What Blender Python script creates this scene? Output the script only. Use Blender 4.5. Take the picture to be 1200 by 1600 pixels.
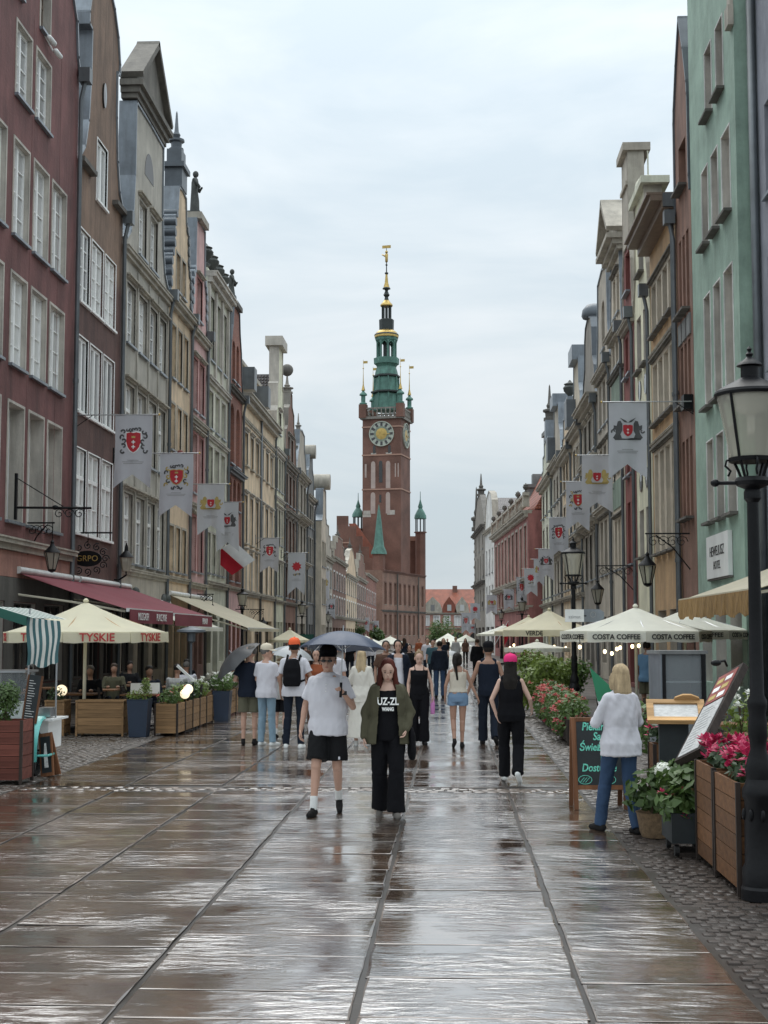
import bpy, bmesh, math, random
from mathutils import Vector, Matrix, noise
from mathutils.geometry import tessellate_polygon
random.seed(7)
PI = math.pi; R = math.radians
for o in list(bpy.data.objects): bpy.data.objects.remove(o)
SC = bpy.context.scene; COL = SC.collection
# ---------------------------------------------------------------- camera, sky, sun, exposure
F = 2219.0                      # focal length in photo pixels (1200 x 1600)
PITCH = math.atan(192/F); YAW = math.atan(102*math.cos(PITCH)/F); CH = 1.95
cd = bpy.data.cameras.new('camera'); cam = bpy.data.objects.new('camera', cd); COL.objects.link(cam)
cd.sensor_fit = 'VERTICAL'; cd.sensor_height = 36; cd.lens = 36*F/1600; cd.clip_start = .1; cd.clip_end = 6000
cam.location = (0, 0, CH); cam.rotation_euler = (PI/2+PITCH, 0, YAW); SC.camera = cam
SUN_EL, SUN_AZ = R(58), R(-12)  # azimuth from +Y (down the street), clockwise positive
w = bpy.data.worlds.new('World'); SC.world = w; w.use_nodes = True
nt = w.node_tree; nd = nt.nodes; lk = nt.links; nd.clear()
def N(t, **k):
    n = nd.new(t)
    for a, b in k.items(): setattr(n, a, b)
    return n
sky = N('ShaderNodeTexSky', sky_type='NISHITA', sun_disc=False, sun_elevation=SUN_EL, sun_rotation=SUN_AZ, air_density=1.0, dust_density=3.0)
tc = N('ShaderNodeTexCoord'); mp = N('ShaderNodeMapping'); mp.inputs['Scale'].default_value = (1.6, 1.6, 5.0)
n1 = N('ShaderNodeTexNoise'); n1.inputs['Scale'].default_value = 1.7; n1.inputs['Detail'].default_value = 7; n1.inputs['Roughness'].default_value = .55; n1.inputs['Distortion'].default_value = .5
n2 = N('ShaderNodeTexNoise'); n2.inputs['Scale'].default_value = 4.2; n2.inputs['Detail'].default_value = 6
lk.new(tc.outputs['Generated'], mp.inputs['Vector']); lk.new(mp.outputs[0], n1.inputs['Vector']); lk.new(mp.outputs[0], n2.inputs['Vector'])
cr = N('ShaderNodeValToRGB'); e = cr.color_ramp.elements
e[0].position = .37; e[0].color = (4.75, 5.5, 6.0, 1); e[1].position = .66; e[1].color = (6.6, 6.95, 7.15, 1)
m_ = e.new(.5); m_.color = (5.55, 6.15, 6.5, 1)
ad = N('ShaderNodeMath', operation='MULTIPLY_ADD'); ad.inputs[1].default_value = .25
lk.new(n2.outputs['Fac'], ad.inputs[0]); lk.new(n1.outputs['Fac'], ad.inputs[2])
sb = N('ShaderNodeMath', operation='SUBTRACT'); sb.inputs[1].default_value = .125; lk.new(ad.outputs[0], sb.inputs[0]); lk.new(sb.outputs[0], cr.inputs[0])
# overcast sky brightens towards the zenith
sep = N('ShaderNodeSeparateXYZ'); lk.new(tc.outputs['Generated'], sep.inputs[0])
mr = N('ShaderNodeMapRange'); mr.inputs['From Min'].default_value = 0.0; mr.inputs['From Max'].default_value = 1.0; mr.inputs['To Min'].default_value = .96; mr.inputs['To Max'].default_value = 2.9
sq = N('ShaderNodeMath', operation='POWER'); sq.inputs[1].default_value = 1.7; lk.new(sep.outputs['Z'], sq.inputs[0]); lk.new(sq.outputs[0], mr.inputs['Value'])
vm = N('ShaderNodeVectorMath', operation='SCALE'); lk.new(cr.outputs[0], vm.inputs[0]); lk.new(mr.outputs[0], vm.inputs['Scale'])
mx = N('ShaderNodeMixRGB'); mx.inputs[0].default_value = .9; lk.new(sky.outputs[0], mx.inputs[1]); lk.new(vm.outputs[0], mx.inputs[2])
bg = N('ShaderNodeBackground'); bg.inputs['Strength'].default_value = .1; lk.new(mx.outputs[0], bg.inputs['Color'])
wo = N('ShaderNodeOutputWorld'); lk.new(bg.outputs[0], wo.inputs['Surface'])
sd = bpy.data.lights.new('sun', 'SUN'); sd.energy = 1.4; sd.angle = R(50); sd.color = (1, .97, .93)
so = bpy.data.objects.new('sun', sd); COL.objects.link(so)
sdir = Vector((math.sin(SUN_AZ)*math.cos(SUN_EL), math.cos(SUN_AZ)*math.cos(SUN_EL), math.sin(SUN_EL)))
so.rotation_euler = (-sdir).to_track_quat('-Z', 'Y').to_euler(); so.location = (0, 0, 60)
vs = SC.view_settings; vs.view_transform = 'Standard'; vs.look = 'None'; vs.gamma = 1; vs.exposure = 0.32; vs.use_curve_mapping = False
# ---------------------------------------------------------------- photo pixel -> place
_f = Vector((-math.sin(YAW)*math.cos(PITCH), math.cos(YAW)*math.cos(PITCH), math.sin(PITCH)))
_r = Vector((math.cos(YAW), math.sin(YAW), 0)); _u = _r.cross(_f)
def ray(x, y): return _f*F+_r*(x-600)+_u*(800-y)
def gnd(x, y): d = ray(x, y); t = -CH/d.z; return Vector((d.x*t, d.y*t, 0))
def atY(x, y, Y): d = ray(x, y); t = Y/d.y; return Vector((d.x*t, Y, CH+d.z*t))
# ---------------------------------------------------------------- materials
M = {}
def newmat(name):
    m = bpy.data.materials.new(name); m.use_nodes = True; M[name] = m
    t = m.node_tree; return m, t, t.nodes['Principled BSDF']
def node(t, ty, **k):
    n = t.nodes.new(ty)
    for a, b in k.items(): setattr(n, a, b)
    return n
def setin(n, **k):
    for a, b in k.items(): n.inputs[a.replace('_', ' ')].default_value = b
    return n
def pm(name, col, rough=.6, var=.15, scale=3.0, bump=.0, bscale=None, metal=0.0, stretch=(1, 1, 1), spec=.5, obj=False, dirt=0.0, dcol=(.04, .035, .03), rnd=0.0, trans=0.0, coat=0.0):
    m, t, b = newmat(name)
    src = node(t, 'ShaderNodeTexCoord').outputs['Object'] if obj else node(t, 'ShaderNodeNewGeometry').outputs['Position']
    mp = node(t, 'ShaderNodeMapping'); mp.inputs['Scale'].default_value = stretch; t.links.new(src, mp.inputs[0])
    n = setin(node(t, 'ShaderNodeTexNoise'), Scale=scale, Detail=8.0, Roughness=.62); t.links.new(mp.outputs[0], n.inputs['Vector'])
    r = node(t, 'ShaderNodeMapRange'); setin(r, From_Min=.3, From_Max=.7, To_Min=1-var, To_Max=1+var); t.links.new(n.outputs['Fac'], r.inputs['Value'])
    vm = node(t, 'ShaderNodeVectorMath', operation='SCALE'); vm.inputs[0].default_value = col; t.links.new(r.outputs[0], vm.inputs['Scale'])
    out = vm.outputs[0]
    if rnd:
        oi = node(t, 'ShaderNodeObjectInfo'); r2 = node(t, 'ShaderNodeMapRange'); setin(r2, To_Min=1-rnd, To_Max=1+rnd); t.links.new(oi.outputs['Random'], r2.inputs['Value'])
        v2 = node(t, 'ShaderNodeVectorMath', operation='SCALE'); t.links.new(out, v2.inputs[0]); t.links.new(r2.outputs[0], v2.inputs['Scale']); out = v2.outputs[0]
    if dirt:
        mp2 = node(t, 'ShaderNodeMapping'); mp2.inputs['Scale'].default_value = (1, 1, .16); t.links.new(src, mp2.inputs[0])
        nn = setin(node(t, 'ShaderNodeTexNoise'), Scale=2.1, Detail=9.0, Roughness=.7); t.links.new(mp2.outputs[0], nn.inputs['Vector'])
        rr = node(t, 'ShaderNodeMapRange'); setin(rr, From_Min=.42, From_Max=.7, To_Min=0.0, To_Max=dirt); t.links.new(nn.outputs['Fac'], rr.inputs['Value'])
        mm = node(t, 'ShaderNodeMixRGB'); mm.inputs[2].default_value = (*dcol, 1); t.links.new(rr.outputs[0], mm.inputs[0]); t.links.new(out, mm.inputs[1]); out = mm.outputs[0]
    t.links.new(out, b.inputs['Base Color'])
    b.inputs['Roughness'].default_value = rough; b.inputs['Metallic'].default_value = metal; b.inputs['Specular IOR Level'].default_value = spec
    if coat: b.inputs['Coat Weight'].default_value = coat; b.inputs['Coat Roughness'].default_value = .1
    if trans:
        tr = node(t, 'ShaderNodeBsdfTranslucent'); t.links.new(out, tr.inputs['Color']); ms = node(t, 'ShaderNodeMixShader'); ms.inputs[0].default_value = trans
        t.links.new(b.outputs[0], ms.inputs[1]); t.links.new(tr.outputs[0], ms.inputs[2]); t.links.new(ms.outputs[0], t.nodes['Material Output'].inputs['Surface'])
    if bump:
        nb = setin(node(t, 'ShaderNodeTexNoise'), Scale=bscale or scale*4, Detail=6.0); t.links.new(mp.outputs[0], nb.inputs['Vector'])
        bp = node(t, 'ShaderNodeBump'); bp.inputs['Strength'].default_value = bump; bp.inputs['Distance'].default_value = .03
        t.links.new(nb.outputs['Fac'], bp.inputs['Height']); t.links.new(bp.outputs[0], b.inputs['Normal'])
    return m
def emit(name, col, s):
    m, t, b = newmat(name); b.inputs['Base Color'].default_value = (*col, 1); b.inputs['Emission Color'].default_value = (*col, 1); b.inputs['Emission Strength'].default_value = s; return m
def plaster(name, col, dirt=.6):
    l = sum(col)/3; col = tuple(lerp(c, l, .12) for c in col)
    return pm(name, col, rough=.75, var=.24, scale=.9, bump=.35, bscale=12, dirt=dirt, dcol=tuple(lerp(c, l, .4)*.3 for c in col), spec=.3)
def lerp(a, b, t): return a+(b-a)*t
def wetstone(name, col, var, rough, streak, bstr, rnd=.22, coat=.9):
    m, t, b = newmat(name)
    g = node(t, 'ShaderNodeNewGeometry').outputs['Position']
    n = setin(node(t, 'ShaderNodeTexNoise'), Scale=1.3, Detail=9.0, Roughness=.66); t.links.new(g, n.inputs['Vector'])
    cr = node(t, 'ShaderNodeValToRGB'); e = cr.color_ramp.elements
    e[0].position = .3; e[0].color = (*[c*(1-var) for c in col], 1); e[1].position = .66; e[1].color = (col[0]*(1+var), col[1]*(1+var*.9), col[2]*(1+var*.8), 1)
    t.links.new(n.outputs['Fac'], cr.inputs[0])
    oi = node(t, 'ShaderNodeObjectInfo'); r2 = node(t, 'ShaderNodeMapRange'); setin(r2, To_Min=1-rnd, To_Max=1+rnd); t.links.new(oi.outputs['Random'], r2.inputs['Value'])
    v2 = node(t, 'ShaderNodeVectorMath', operation='SCALE'); t.links.new(cr.outputs[0], v2.inputs[0]); t.links.new(r2.outputs[0], v2.inputs['Scale'])
    t.links.new(v2.outputs[0], b.inputs['Base Color'])
    # where the film of rain is thick the stone mirrors, elsewhere it is a little duller
    nr = setin(node(t, 'ShaderNodeTexNoise'), Scale=.9, Detail=5.0, Roughness=.6); t.links.new(g, nr.inputs['Vector'])
    rr = node(t, 'ShaderNodeMapRange'); setin(rr, From_Min=.36, From_Max=.64, To_Min=rough[0], To_Max=rough[1]); t.links.new(nr.outputs['Fac'], rr.inputs['Value']); t.links.new(rr.outputs[0], b.inputs['Roughness'])
    b.inputs['IOR'].default_value = 1.5+1.3*coat; b.inputs['Specular IOR Level'].default_value = .3+.5*coat; b.inputs['Coat Weight'].default_value = coat; b.inputs['Coat IOR'].default_value = 4.0; b.inputs['Coat Roughness'].default_value = .035
    mp = node(t, 'ShaderNodeMapping'); mp.inputs['Scale'].default_value = streak; t.links.new(g, mp.inputs[0])
    s1 = setin(node(t, 'ShaderNodeTexNoise'), Scale=1.0, Detail=7.0, Roughness=.62, Distortion=.7); t.links.new(mp.outputs[0], s1.inputs['Vector'])
    s2 = setin(node(t, 'ShaderNodeTexNoise'), Scale=26.0, Detail=3.0); t.links.new(g, s2.inputs['Vector'])
    mu = node(t, 'ShaderNodeMath', operation='MULTIPLY_ADD'); mu.inputs[1].default_value = .12; t.links.new(s2.outputs['Fac'], mu.inputs[0]); t.links.new(s1.outputs['Fac'], mu.inputs[2])
    bp = node(t, 'ShaderNodeBump'); bp.inputs['Strength'].default_value = bstr; bp.inputs['Distance'].default_value = .02
    t.links.new(mu.outputs[0], bp.inputs['Height'])
    mk = node(t, 'ShaderNodeMapRange'); setin(mk, From_Min=.42, From_Max=.6, To_Min=bstr*.14, To_Max=bstr); t.links.new(nr.outputs['Fac'], mk.inputs['Value']); t.links.new(mk.outputs[0], bp.inputs['Strength'])
    t.links.new(bp.outputs[0], b.inputs['Normal'])
    t.links.new(bp.outputs[0], b.inputs['Coat Normal'])
    return m
def brickmat(name, c1, c2, mortar, sc=1.0):
    m, t, b = newmat(name)
    g = node(t, 'ShaderNodeTexCoord').outputs['Object']
    sp = node(t, 'ShaderNodeSeparateXYZ'); t.links.new(g, sp.inputs[0]); ad = node(t, 'ShaderNodeMath', operation='ADD'); t.links.new(sp.outputs[0], ad.inputs[0]); t.links.new(sp.outputs[1], ad.inputs[1])
    cb = node(t, 'ShaderNodeCombineXYZ'); t.links.new(ad.outputs[0], cb.inputs[0]); t.links.new(sp.outputs[2], cb.inputs[1])
    br = node(t, 'ShaderNodeTexBrick'); setin(br, Color1=(*c1, 1), Color2=(*c2, 1), Mortar=(*mortar, 1), Scale=4.0*sc, Mortar_Size=.012); t.links.new(cb.outputs[0], br.inputs['Vector'])
    n = setin(node(t, 'ShaderNodeTexNoise'), Scale=.35, Detail=8.0); t.links.new(g, n.inputs['Vector']); r = node(t, 'ShaderNodeMapRange'); setin(r, From_Min=.3, From_Max=.7, To_Min=.7, To_Max=1.25); t.links.new(n.outputs['Fac'], r.inputs['Value'])
    vm = node(t, 'ShaderNodeVectorMath', operation='SCALE'); t.links.new(br.outputs['Color'], vm.inputs[0]); t.links.new(r.outputs[0], vm.inputs['Scale']); t.links.new(vm.outputs[0], b.inputs['Base Color']); b.inputs['Roughness'].default_value = .8
    return m
# ---------------------------------------------------------------- mesh builder
class MB:
    def __init__(s): s.v = []; s.f = []
    def add(s, vs, fs): k = len(s.v); s.v += [tuple(p) for p in vs]; s.f += [tuple(i+k for i in f) for f in fs]; return s
    def box(s, c, d, rz=0.0, rx=0.0, ry=0.0):
        hx, hy, hz = d[0]/2, d[1]/2, d[2]/2; m = Matrix.Rotation(rz, 3, 'Z') @ Matrix.Rotation(ry, 3, 'Y') @ Matrix.Rotation(rx, 3, 'X'); c = Vector(c)
        return s.add([c+m@Vector((x*hx, y*hy, z*hz)) for x, y, z in ((-1,-1,-1),(1,-1,-1),(1,1,-1),(-1,1,-1),(-1,-1,1),(1,-1,1),(1,1,1),(-1,1,1))], [(0,3,2,1),(4,5,6,7),(0,1,5,4),(1,2,6,5),(2,3,7,6),(3,0,4,7)])
    def bx(s, x0, x1, y0, y1, z0, z1): return s.box(((x0+x1)/2, (y0+y1)/2, (z0+z1)/2), (x1-x0, y1-y0, z1-z0))
    def tube(s, pts, rad, n=8, cap=True):
        pts = [Vector(p) for p in pts]; rad = rad if isinstance(rad, (list, tuple)) else [rad]*len(pts); k = len(s.v); a = None
        for i, p in enumerate(pts):
            t = (pts[min(i+1, len(pts)-1)]-pts[max(i-1, 0)]).normalized()
            if a is None: a = t.orthogonal().normalized()
            else: a = (a-t*a.dot(t)); a = a.normalized() if a.length > 1e-6 else t.orthogonal().normalized()
            b = t.cross(a)
            for j in range(n): q = 2*PI*j/n; s.v.append(tuple(p+(a*math.cos(q)+b*math.sin(q))*rad[i]))
        for i in range(len(pts)-1):
            for j in range(n): s.f.append((k+i*n+j, k+i*n+(j+1)%n, k+(i+1)*n+(j+1)%n, k+(i+1)*n+j))
        if cap: s.f.append(tuple(k+j for j in range(n-1, -1, -1))); s.f.append(tuple(k+(len(pts)-1)*n+j for j in range(n)))
        return s
    def lathe(s, prof, n=16, c=(0, 0, 0), a0=0.0, sx=1.0, sy=1.0):
        k = len(s.v); c = Vector(c)
        for r, z in prof:
            for j in range(n): q = a0+2*PI*j/n; s.v.append((c.x+r*sx*math.cos(q), c.y+r*sy*math.sin(q), c.z+z))
        for i in range(len(prof)-1):
            for j in range(n): s.f.append((k+i*n+j, k+i*n+(j+1)%n, k+(i+1)*n+(j+1)%n, k+(i+1)*n+j))
        s.f.append(tuple(k+j for j in range(n-1, -1, -1))); s.f.append(tuple(k+(len(prof)-1)*n+j for j in range(n))); return s
    def loft(s, secs, n=16):            # closed loft of (centre, rx, ry) ellipses lying flat
        k = len(s.v)
        for c, rx, ry in secs:
            for j in range(n): q = 2*PI*j/n; s.v.append((c[0]+rx*math.cos(q), c[1]+ry*math.sin(q), c[2]))
        for i in range(len(secs)-1):
            for j in range(n): s.f.append((k+i*n+j, k+i*n+(j+1)%n, k+(i+1)*n+(j+1)%n, k+(i+1)*n+j))
        s.f.append(tuple(k+j for j in range(n-1, -1, -1))); s.f.append(tuple(k+(len(secs)-1)*n+j for j in range(n))); return s
    def ell(s, c, r, n=12, m=8, rot=None):
        prof = [(math.sin(PI*i/m), -math.cos(PI*i/m)) for i in range(m+1)]; prof[0] = (.02, -1); prof[-1] = (.02, 1)
        k = len(s.v); s.lathe(prof, n)
        for i in range(k, len(s.v)):
            p = Vector((s.v[i][0]*r[0], s.v[i][1]*r[1], s.v[i][2]*r[2]))
            if rot is not None: p = rot@p
            s.v[i] = tuple(p+Vector(c))
        return s
    def cap(s, p0, p1, r0, r1, n=10):   # capsule with two radii
        p0, p1 = Vector(p0), Vector(p1); d = (p1-p0)
        t = d.normalized() if d.length > 1e-6 else Vector((0, 0, 1))
        pts = []; rad = []
        for a in (-85, -50, -20): pts.append(p0+t*r0*math.sin(R(a))); rad.append(r0*math.cos(R(a)))
        for a in (20, 50, 85): pts.append(p1+t*r1*math.sin(R(a))); rad.append(r1*math.cos(R(a)))
        return s.tube(pts, rad, n)
    def flat(s, p0, p1, r0, r1, n=14):  # straight cone with flat hems
        return s.tube([p0, vl(p0, p1, .5), p1], [r0, (r0+r1)/2, r1], n)
    def prism(s, poly, y0, y1):         # poly of (x, z), extruded along y
        n = len(poly); k = len(s.v)
        s.v += [(x, y0, z) for x, z in poly]+[(x, y1, z) for x, z in poly]
        tr = tessellate_polygon([[Vector((x, z, 0)) for x, z in poly]])
        for a, b, c in tr: s.f.append((k+a, k+b, k+c)); s.f.append((k+n+c, k+n+b, k+n+a))
        for i in range(n): j = (i+1)%n; s.f.append((k+i, k+n+i, k+n+j, k+j))
        return s
    def xf(s, m, k=0):
        for i in range(k, len(s.v)): s.v[i] = tuple(m@Vector(s.v[i]))
        return s
    def mesh(s, name, mat, smooth=False):
        me = bpy.data.meshes.new(name); me.from_pydata(s.v, [], s.f)
        bm = bmesh.new(); bm.from_mesh(me); bmesh.ops.recalc_face_normals(bm, faces=bm.faces); bm.to_mesh(me); bm.free()
        if smooth:
            me.polygons.foreach_set('use_smooth', [True]*len(me.polygons))
            if smooth != True: me.set_sharp_from_angle(angle=R(smooth))
        if mat is not None: me.materials.append(M[mat] if isinstance(mat, str) else mat)
        return me
    def build(s, name, mat, parent=None, smooth=False, loc=None):
        o = bpy.data.objects.new(name, s.mesh(name, mat, smooth)); COL.objects.link(o)
        if parent is not None: o.parent = parent
        if loc is not None: o.location = loc
        return o
def link(name, me, parent=None, loc=(0, 0, 0), rot=(0, 0, 0)):
    o = bpy.data.objects.new(name, me); COL.objects.link(o); o.parent = parent; o.location = loc; o.rotation_euler = rot; return o
def thing(name, label, cat, loc=(0, 0, 0), rz=0.0, group=None):
    o = bpy.data.objects.new(name, None); o.empty_display_size = .2; COL.objects.link(o); o.location = loc; o.rotation_euler = (0, 0, rz); return tag(o, label, cat, group)
def tag(o, label, cat, group=None):
    o['label'] = label; o['category'] = cat
    if group: o['group'] = group
    return o
def kind(o, k): o['kind'] = k; return o
def copy_tree(o, parent=None):
    c = o.copy(); COL.objects.link(c); c.parent = parent
    for ch in list(o.children): copy_tree(ch, c)
    return c
def text_mesh(s, size, mat, ext=.003, bold=0.0, shear=0.0, sx=1.0):
    cu = bpy.data.curves.new('lettering', 'FONT'); cu.body = s; cu.size = size; cu.extrude = ext; cu.align_x = 'CENTER'; cu.align_y = 'CENTER'; cu.offset = bold; cu.shear = shear; cu.resolution_u = 3
    ob = bpy.data.objects.new('lettering', cu); me = bpy.data.meshes.new_from_object(ob); bpy.data.objects.remove(ob)
    if sx != 1.0: me.transform(Matrix.Diagonal((sx, 1, 1, 1)))
    me.materials.clear(); me.materials.append(M[mat]); return me
def lerp(a, b, t): return a+(b-a)*t
def vl(a, b, t): return Vector(a).lerp(Vector(b), t)
# ---------------------------------------------------------------- palette
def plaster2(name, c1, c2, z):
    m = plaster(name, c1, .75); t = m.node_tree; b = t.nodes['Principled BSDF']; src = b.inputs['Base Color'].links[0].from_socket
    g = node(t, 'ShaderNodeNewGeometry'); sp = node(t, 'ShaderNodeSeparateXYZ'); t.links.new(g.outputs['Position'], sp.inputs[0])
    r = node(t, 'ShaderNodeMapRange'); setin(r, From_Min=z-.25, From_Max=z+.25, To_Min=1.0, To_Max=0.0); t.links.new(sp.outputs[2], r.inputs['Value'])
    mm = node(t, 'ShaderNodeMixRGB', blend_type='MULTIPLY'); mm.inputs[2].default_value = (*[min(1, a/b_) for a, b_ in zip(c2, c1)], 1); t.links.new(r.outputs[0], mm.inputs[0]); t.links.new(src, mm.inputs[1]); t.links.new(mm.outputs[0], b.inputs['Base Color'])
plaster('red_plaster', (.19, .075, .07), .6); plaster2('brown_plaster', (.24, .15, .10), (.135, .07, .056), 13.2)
plaster('grey_plaster', (0.432, 0.402, 0.342), .42); plaster('peach_plaster', (0.672, 0.504, 0.324), .42); plaster('pink_plaster', (0.600, 0.360, 0.336), .42); plaster('sage_plaster', (0.600, 0.600, 0.468), .42)
plaster('yellow_plaster', (0.720, 0.552, 0.360), .42); plaster('cream_plaster', (0.672, 0.660, 0.480), .42); plaster('stone_plaster', (.27, .245, .21), .5); plaster('slate_plaster', (.2, .205, .2), .5)
plaster('lead_plaster', (.27, .28, .32), .3); plaster('green_plaster', (.27, .39, .31), .25); plaster('rust_plaster', (.25, .13, .09)); plaster('ochre_plaster', (0.480, 0.300, 0.144), .42); plaster('ivory_plaster', (0.660, 0.636, 0.456), .42)
plaster('wine_plaster', (.23, .065, .055)); plaster('beige_plaster', (0.552, 0.480, 0.372), .42); plaster('taupe_plaster', (0.432, 0.384, 0.312), .42); plaster('white_plaster', (.7, .69, .66)); plaster('rose_plaster', (.37, .14, .125), .5)
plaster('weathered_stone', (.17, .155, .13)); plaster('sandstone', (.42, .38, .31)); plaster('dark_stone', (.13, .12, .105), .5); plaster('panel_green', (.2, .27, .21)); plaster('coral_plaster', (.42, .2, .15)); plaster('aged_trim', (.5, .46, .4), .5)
brickmat('gothic_brick', (.27, .095, .06), (.19, .07, .05), (.33, .26, .22)); brickmat('hall_brick', (.195, .092, .066), (.145, .068, .05), (.21, .15, .12), .8); brickmat('hall_brick_pale', (.27, .15, .105), (.21, .11, .08), (.32, .25, .2), .8)
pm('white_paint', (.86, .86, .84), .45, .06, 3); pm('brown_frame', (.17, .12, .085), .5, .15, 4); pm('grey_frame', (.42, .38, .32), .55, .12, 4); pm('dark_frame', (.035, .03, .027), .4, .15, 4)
pm('zinc', (.23, .26, .29), .38, .2, 1.5, .15, metal=.35, dirt=.4); pm('lead', (.10, .115, .13), .42, .2, 2, .1, metal=.2); pm('pipe_zinc', (.13, .145, .155), .4, .2, 2, metal=.3, dirt=.4)
pm('black_iron', (.006, .006, .007), .45, .2, 6, .1, spec=.2); pm('gold', (.5, .35, .12), .38, .25, 2, metal=.8); pm('copper_green', (.10, .225, .18), .6, .3, 1.2, .2, dirt=.55, dcol=(.03, .06, .055)); pm('copper_dark', (.025, .032, .03), .55, .25, 1.5)
pm('statue_stone', (.06, .065, .06), .7, .3, 4, .3)
# glass: pale tones per pane put sky reflection and curtains into the colour
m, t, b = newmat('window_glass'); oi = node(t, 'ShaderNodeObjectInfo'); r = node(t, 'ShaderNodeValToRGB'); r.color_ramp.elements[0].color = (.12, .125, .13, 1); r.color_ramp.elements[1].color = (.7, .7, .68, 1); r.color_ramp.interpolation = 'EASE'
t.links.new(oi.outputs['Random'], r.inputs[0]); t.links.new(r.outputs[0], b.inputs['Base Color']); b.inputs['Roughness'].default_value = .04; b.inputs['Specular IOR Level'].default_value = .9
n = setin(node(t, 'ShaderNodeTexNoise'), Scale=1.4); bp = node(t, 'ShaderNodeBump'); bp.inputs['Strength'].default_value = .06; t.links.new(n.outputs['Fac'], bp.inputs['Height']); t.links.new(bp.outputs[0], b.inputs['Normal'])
pm('dark_glass', (.018, .019, .02), .06, .2, 2, spec=.8)
m, t, b = newmat('lamp_glass'); b.inputs['Base Color'].default_value = (.55, .53, .45, 1); b.inputs['Roughness'].default_value = .25
gl = node(t, 'ShaderNodeBsdfTransparent'); gl.inputs[0].default_value = (.86, .85, .78, 1); mxs = node(t, 'ShaderNodeMixShader'); mxs.inputs[0].default_value = .45
t.links.new(gl.outputs[0], mxs.inputs[1]); t.links.new(b.outputs[0], mxs.inputs[2]); t.links.new(mxs.outputs[0], t.nodes['Material Output'].inputs['Surface'])
m, t, b = newmat('clear_glass'); b.inputs['Base Color'].default_value = (.5, .53, .55, 1); b.inputs['Roughness'].default_value = .05
gl = node(t, 'ShaderNodeBsdfTransparent'); gl.inputs[0].default_value = (.85, .88, .88, 1); mxs = node(t, 'ShaderNodeMixShader'); mxs.inputs[0].default_value = .22
t.links.new(gl.outputs[0], mxs.inputs[1]); t.links.new(b.outputs[0], mxs.inputs[2]); t.links.new(mxs.outputs[0], t.nodes['Material Output'].inputs['Surface'])
def tilemat(name, c1, c2):
    m, t, b = newmat(name); g = node(t, 'ShaderNodeTexCoord').outputs['Object']
    wv = setin(node(t, 'ShaderNodeTexWave', wave_type='BANDS', bands_direction='Z'), Scale=1.5, Distortion=.6, Detail=2.0); t.links.new(g, wv.inputs['Vector'])
    w2 = setin(node(t, 'ShaderNodeTexWave', wave_type='BANDS', bands_direction='Y'), Scale=1.6, Distortion=.2); t.links.new(g, w2.inputs['Vector'])
    mu = node(t, 'ShaderNodeMath', operation='MULTIPLY'); t.links.new(wv.outputs['Fac'], mu.inputs[0]); t.links.new(w2.outputs['Fac'], mu.inputs[1])
    mm = node(t, 'ShaderNodeMixRGB'); mm.inputs[1].default_value = (*c2, 1); mm.inputs[2].default_value = (*c1, 1); t.links.new(mu.outputs[0], mm.inputs[0])
    n = setin(node(t, 'ShaderNodeTexNoise'), Scale=.8, Detail=7.0); t.links.new(g, n.inputs['Vector']); r = node(t, 'ShaderNodeMapRange'); setin(r, From_Min=.3, From_Max=.7, To_Min=.7, To_Max=1.25); t.links.new(n.outputs['Fac'], r.inputs['Value'])
    vm = node(t, 'ShaderNodeVectorMath', operation='SCALE'); t.links.new(mm.outputs[0], vm.inputs[0]); t.links.new(r.outputs[0], vm.inputs['Scale']); t.links.new(vm.outputs[0], b.inputs['Base Color'])
    bp = node(t, 'ShaderNodeBump'); bp.inputs['Strength'].default_value = .8; bp.inputs['Distance'].default_value = .08; t.links.new(mu.outputs[0], bp.inputs['Height']); t.links.new(bp.outputs[0], b.inputs['Normal']); b.inputs['Roughness'].default_value = .5
tilemat('red_tiles', (.42, .12, .06), (.2, .055, .03)); tilemat('dark_tiles', (.1, .075, .07), (.035, .028, .028))
pm('cream_canvas', (.80, .76, .60), .8, .05, 2, .1, bscale=5, trans=.45); pm('ivory_canvas', (.82, .81, .72), .8, .05, 2, .1, bscale=5, trans=.4)
pm('wine_canvas', (.20, .03, .045), .75, .1, 2, .1, bscale=5, trans=.12); pm('beige_canvas', (.62, .57, .44), .8, .08, 2, trans=.35)
pm('cream_post', (.7, .66, .52), .5, .08, 4); pm('red_letter', (.42, .03, .03), .6, .05, 3); pm('black_letter', (.02, .02, .02), .6, .05, 3); pm('white_letter', (.75, .75, .72), .6, .05, 3); pm('chalk', (.15, .55, .42), .9, .35, 30); pm('chalk_white', (.6, .6, .58), .9, .35, 30); pm('grey_letter', (.3, .3, .3), .7, .1, 3)
def wood(name, col, ax, sc=1.0):
    st = [18.0*sc]*3; st[ax] = 1.2*sc; pm(name, col, .7, spec=.25, var=.38, scale=1.0, bump=.25, bscale=2.0, stretch=tuple(st), rnd=.22, obj=True)
    return
    pm(name, col, .55, .38, 1.0, .25, bscale=2.0, stretch=tuple(st), rnd=.22, obj=True)
wood('planter_wood', (.22, .13, .062), 0); wood('brown_wood', (.12, .056, .024), 0); wood('cherry_wood', (.14, .045, .032), 0); wood('pale_wood', (.42, .25, .11), 0); wood('dark_wood', (.03, .022, .018), 2); wood('board_wood', (.15, .066, .032), 2)
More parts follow.
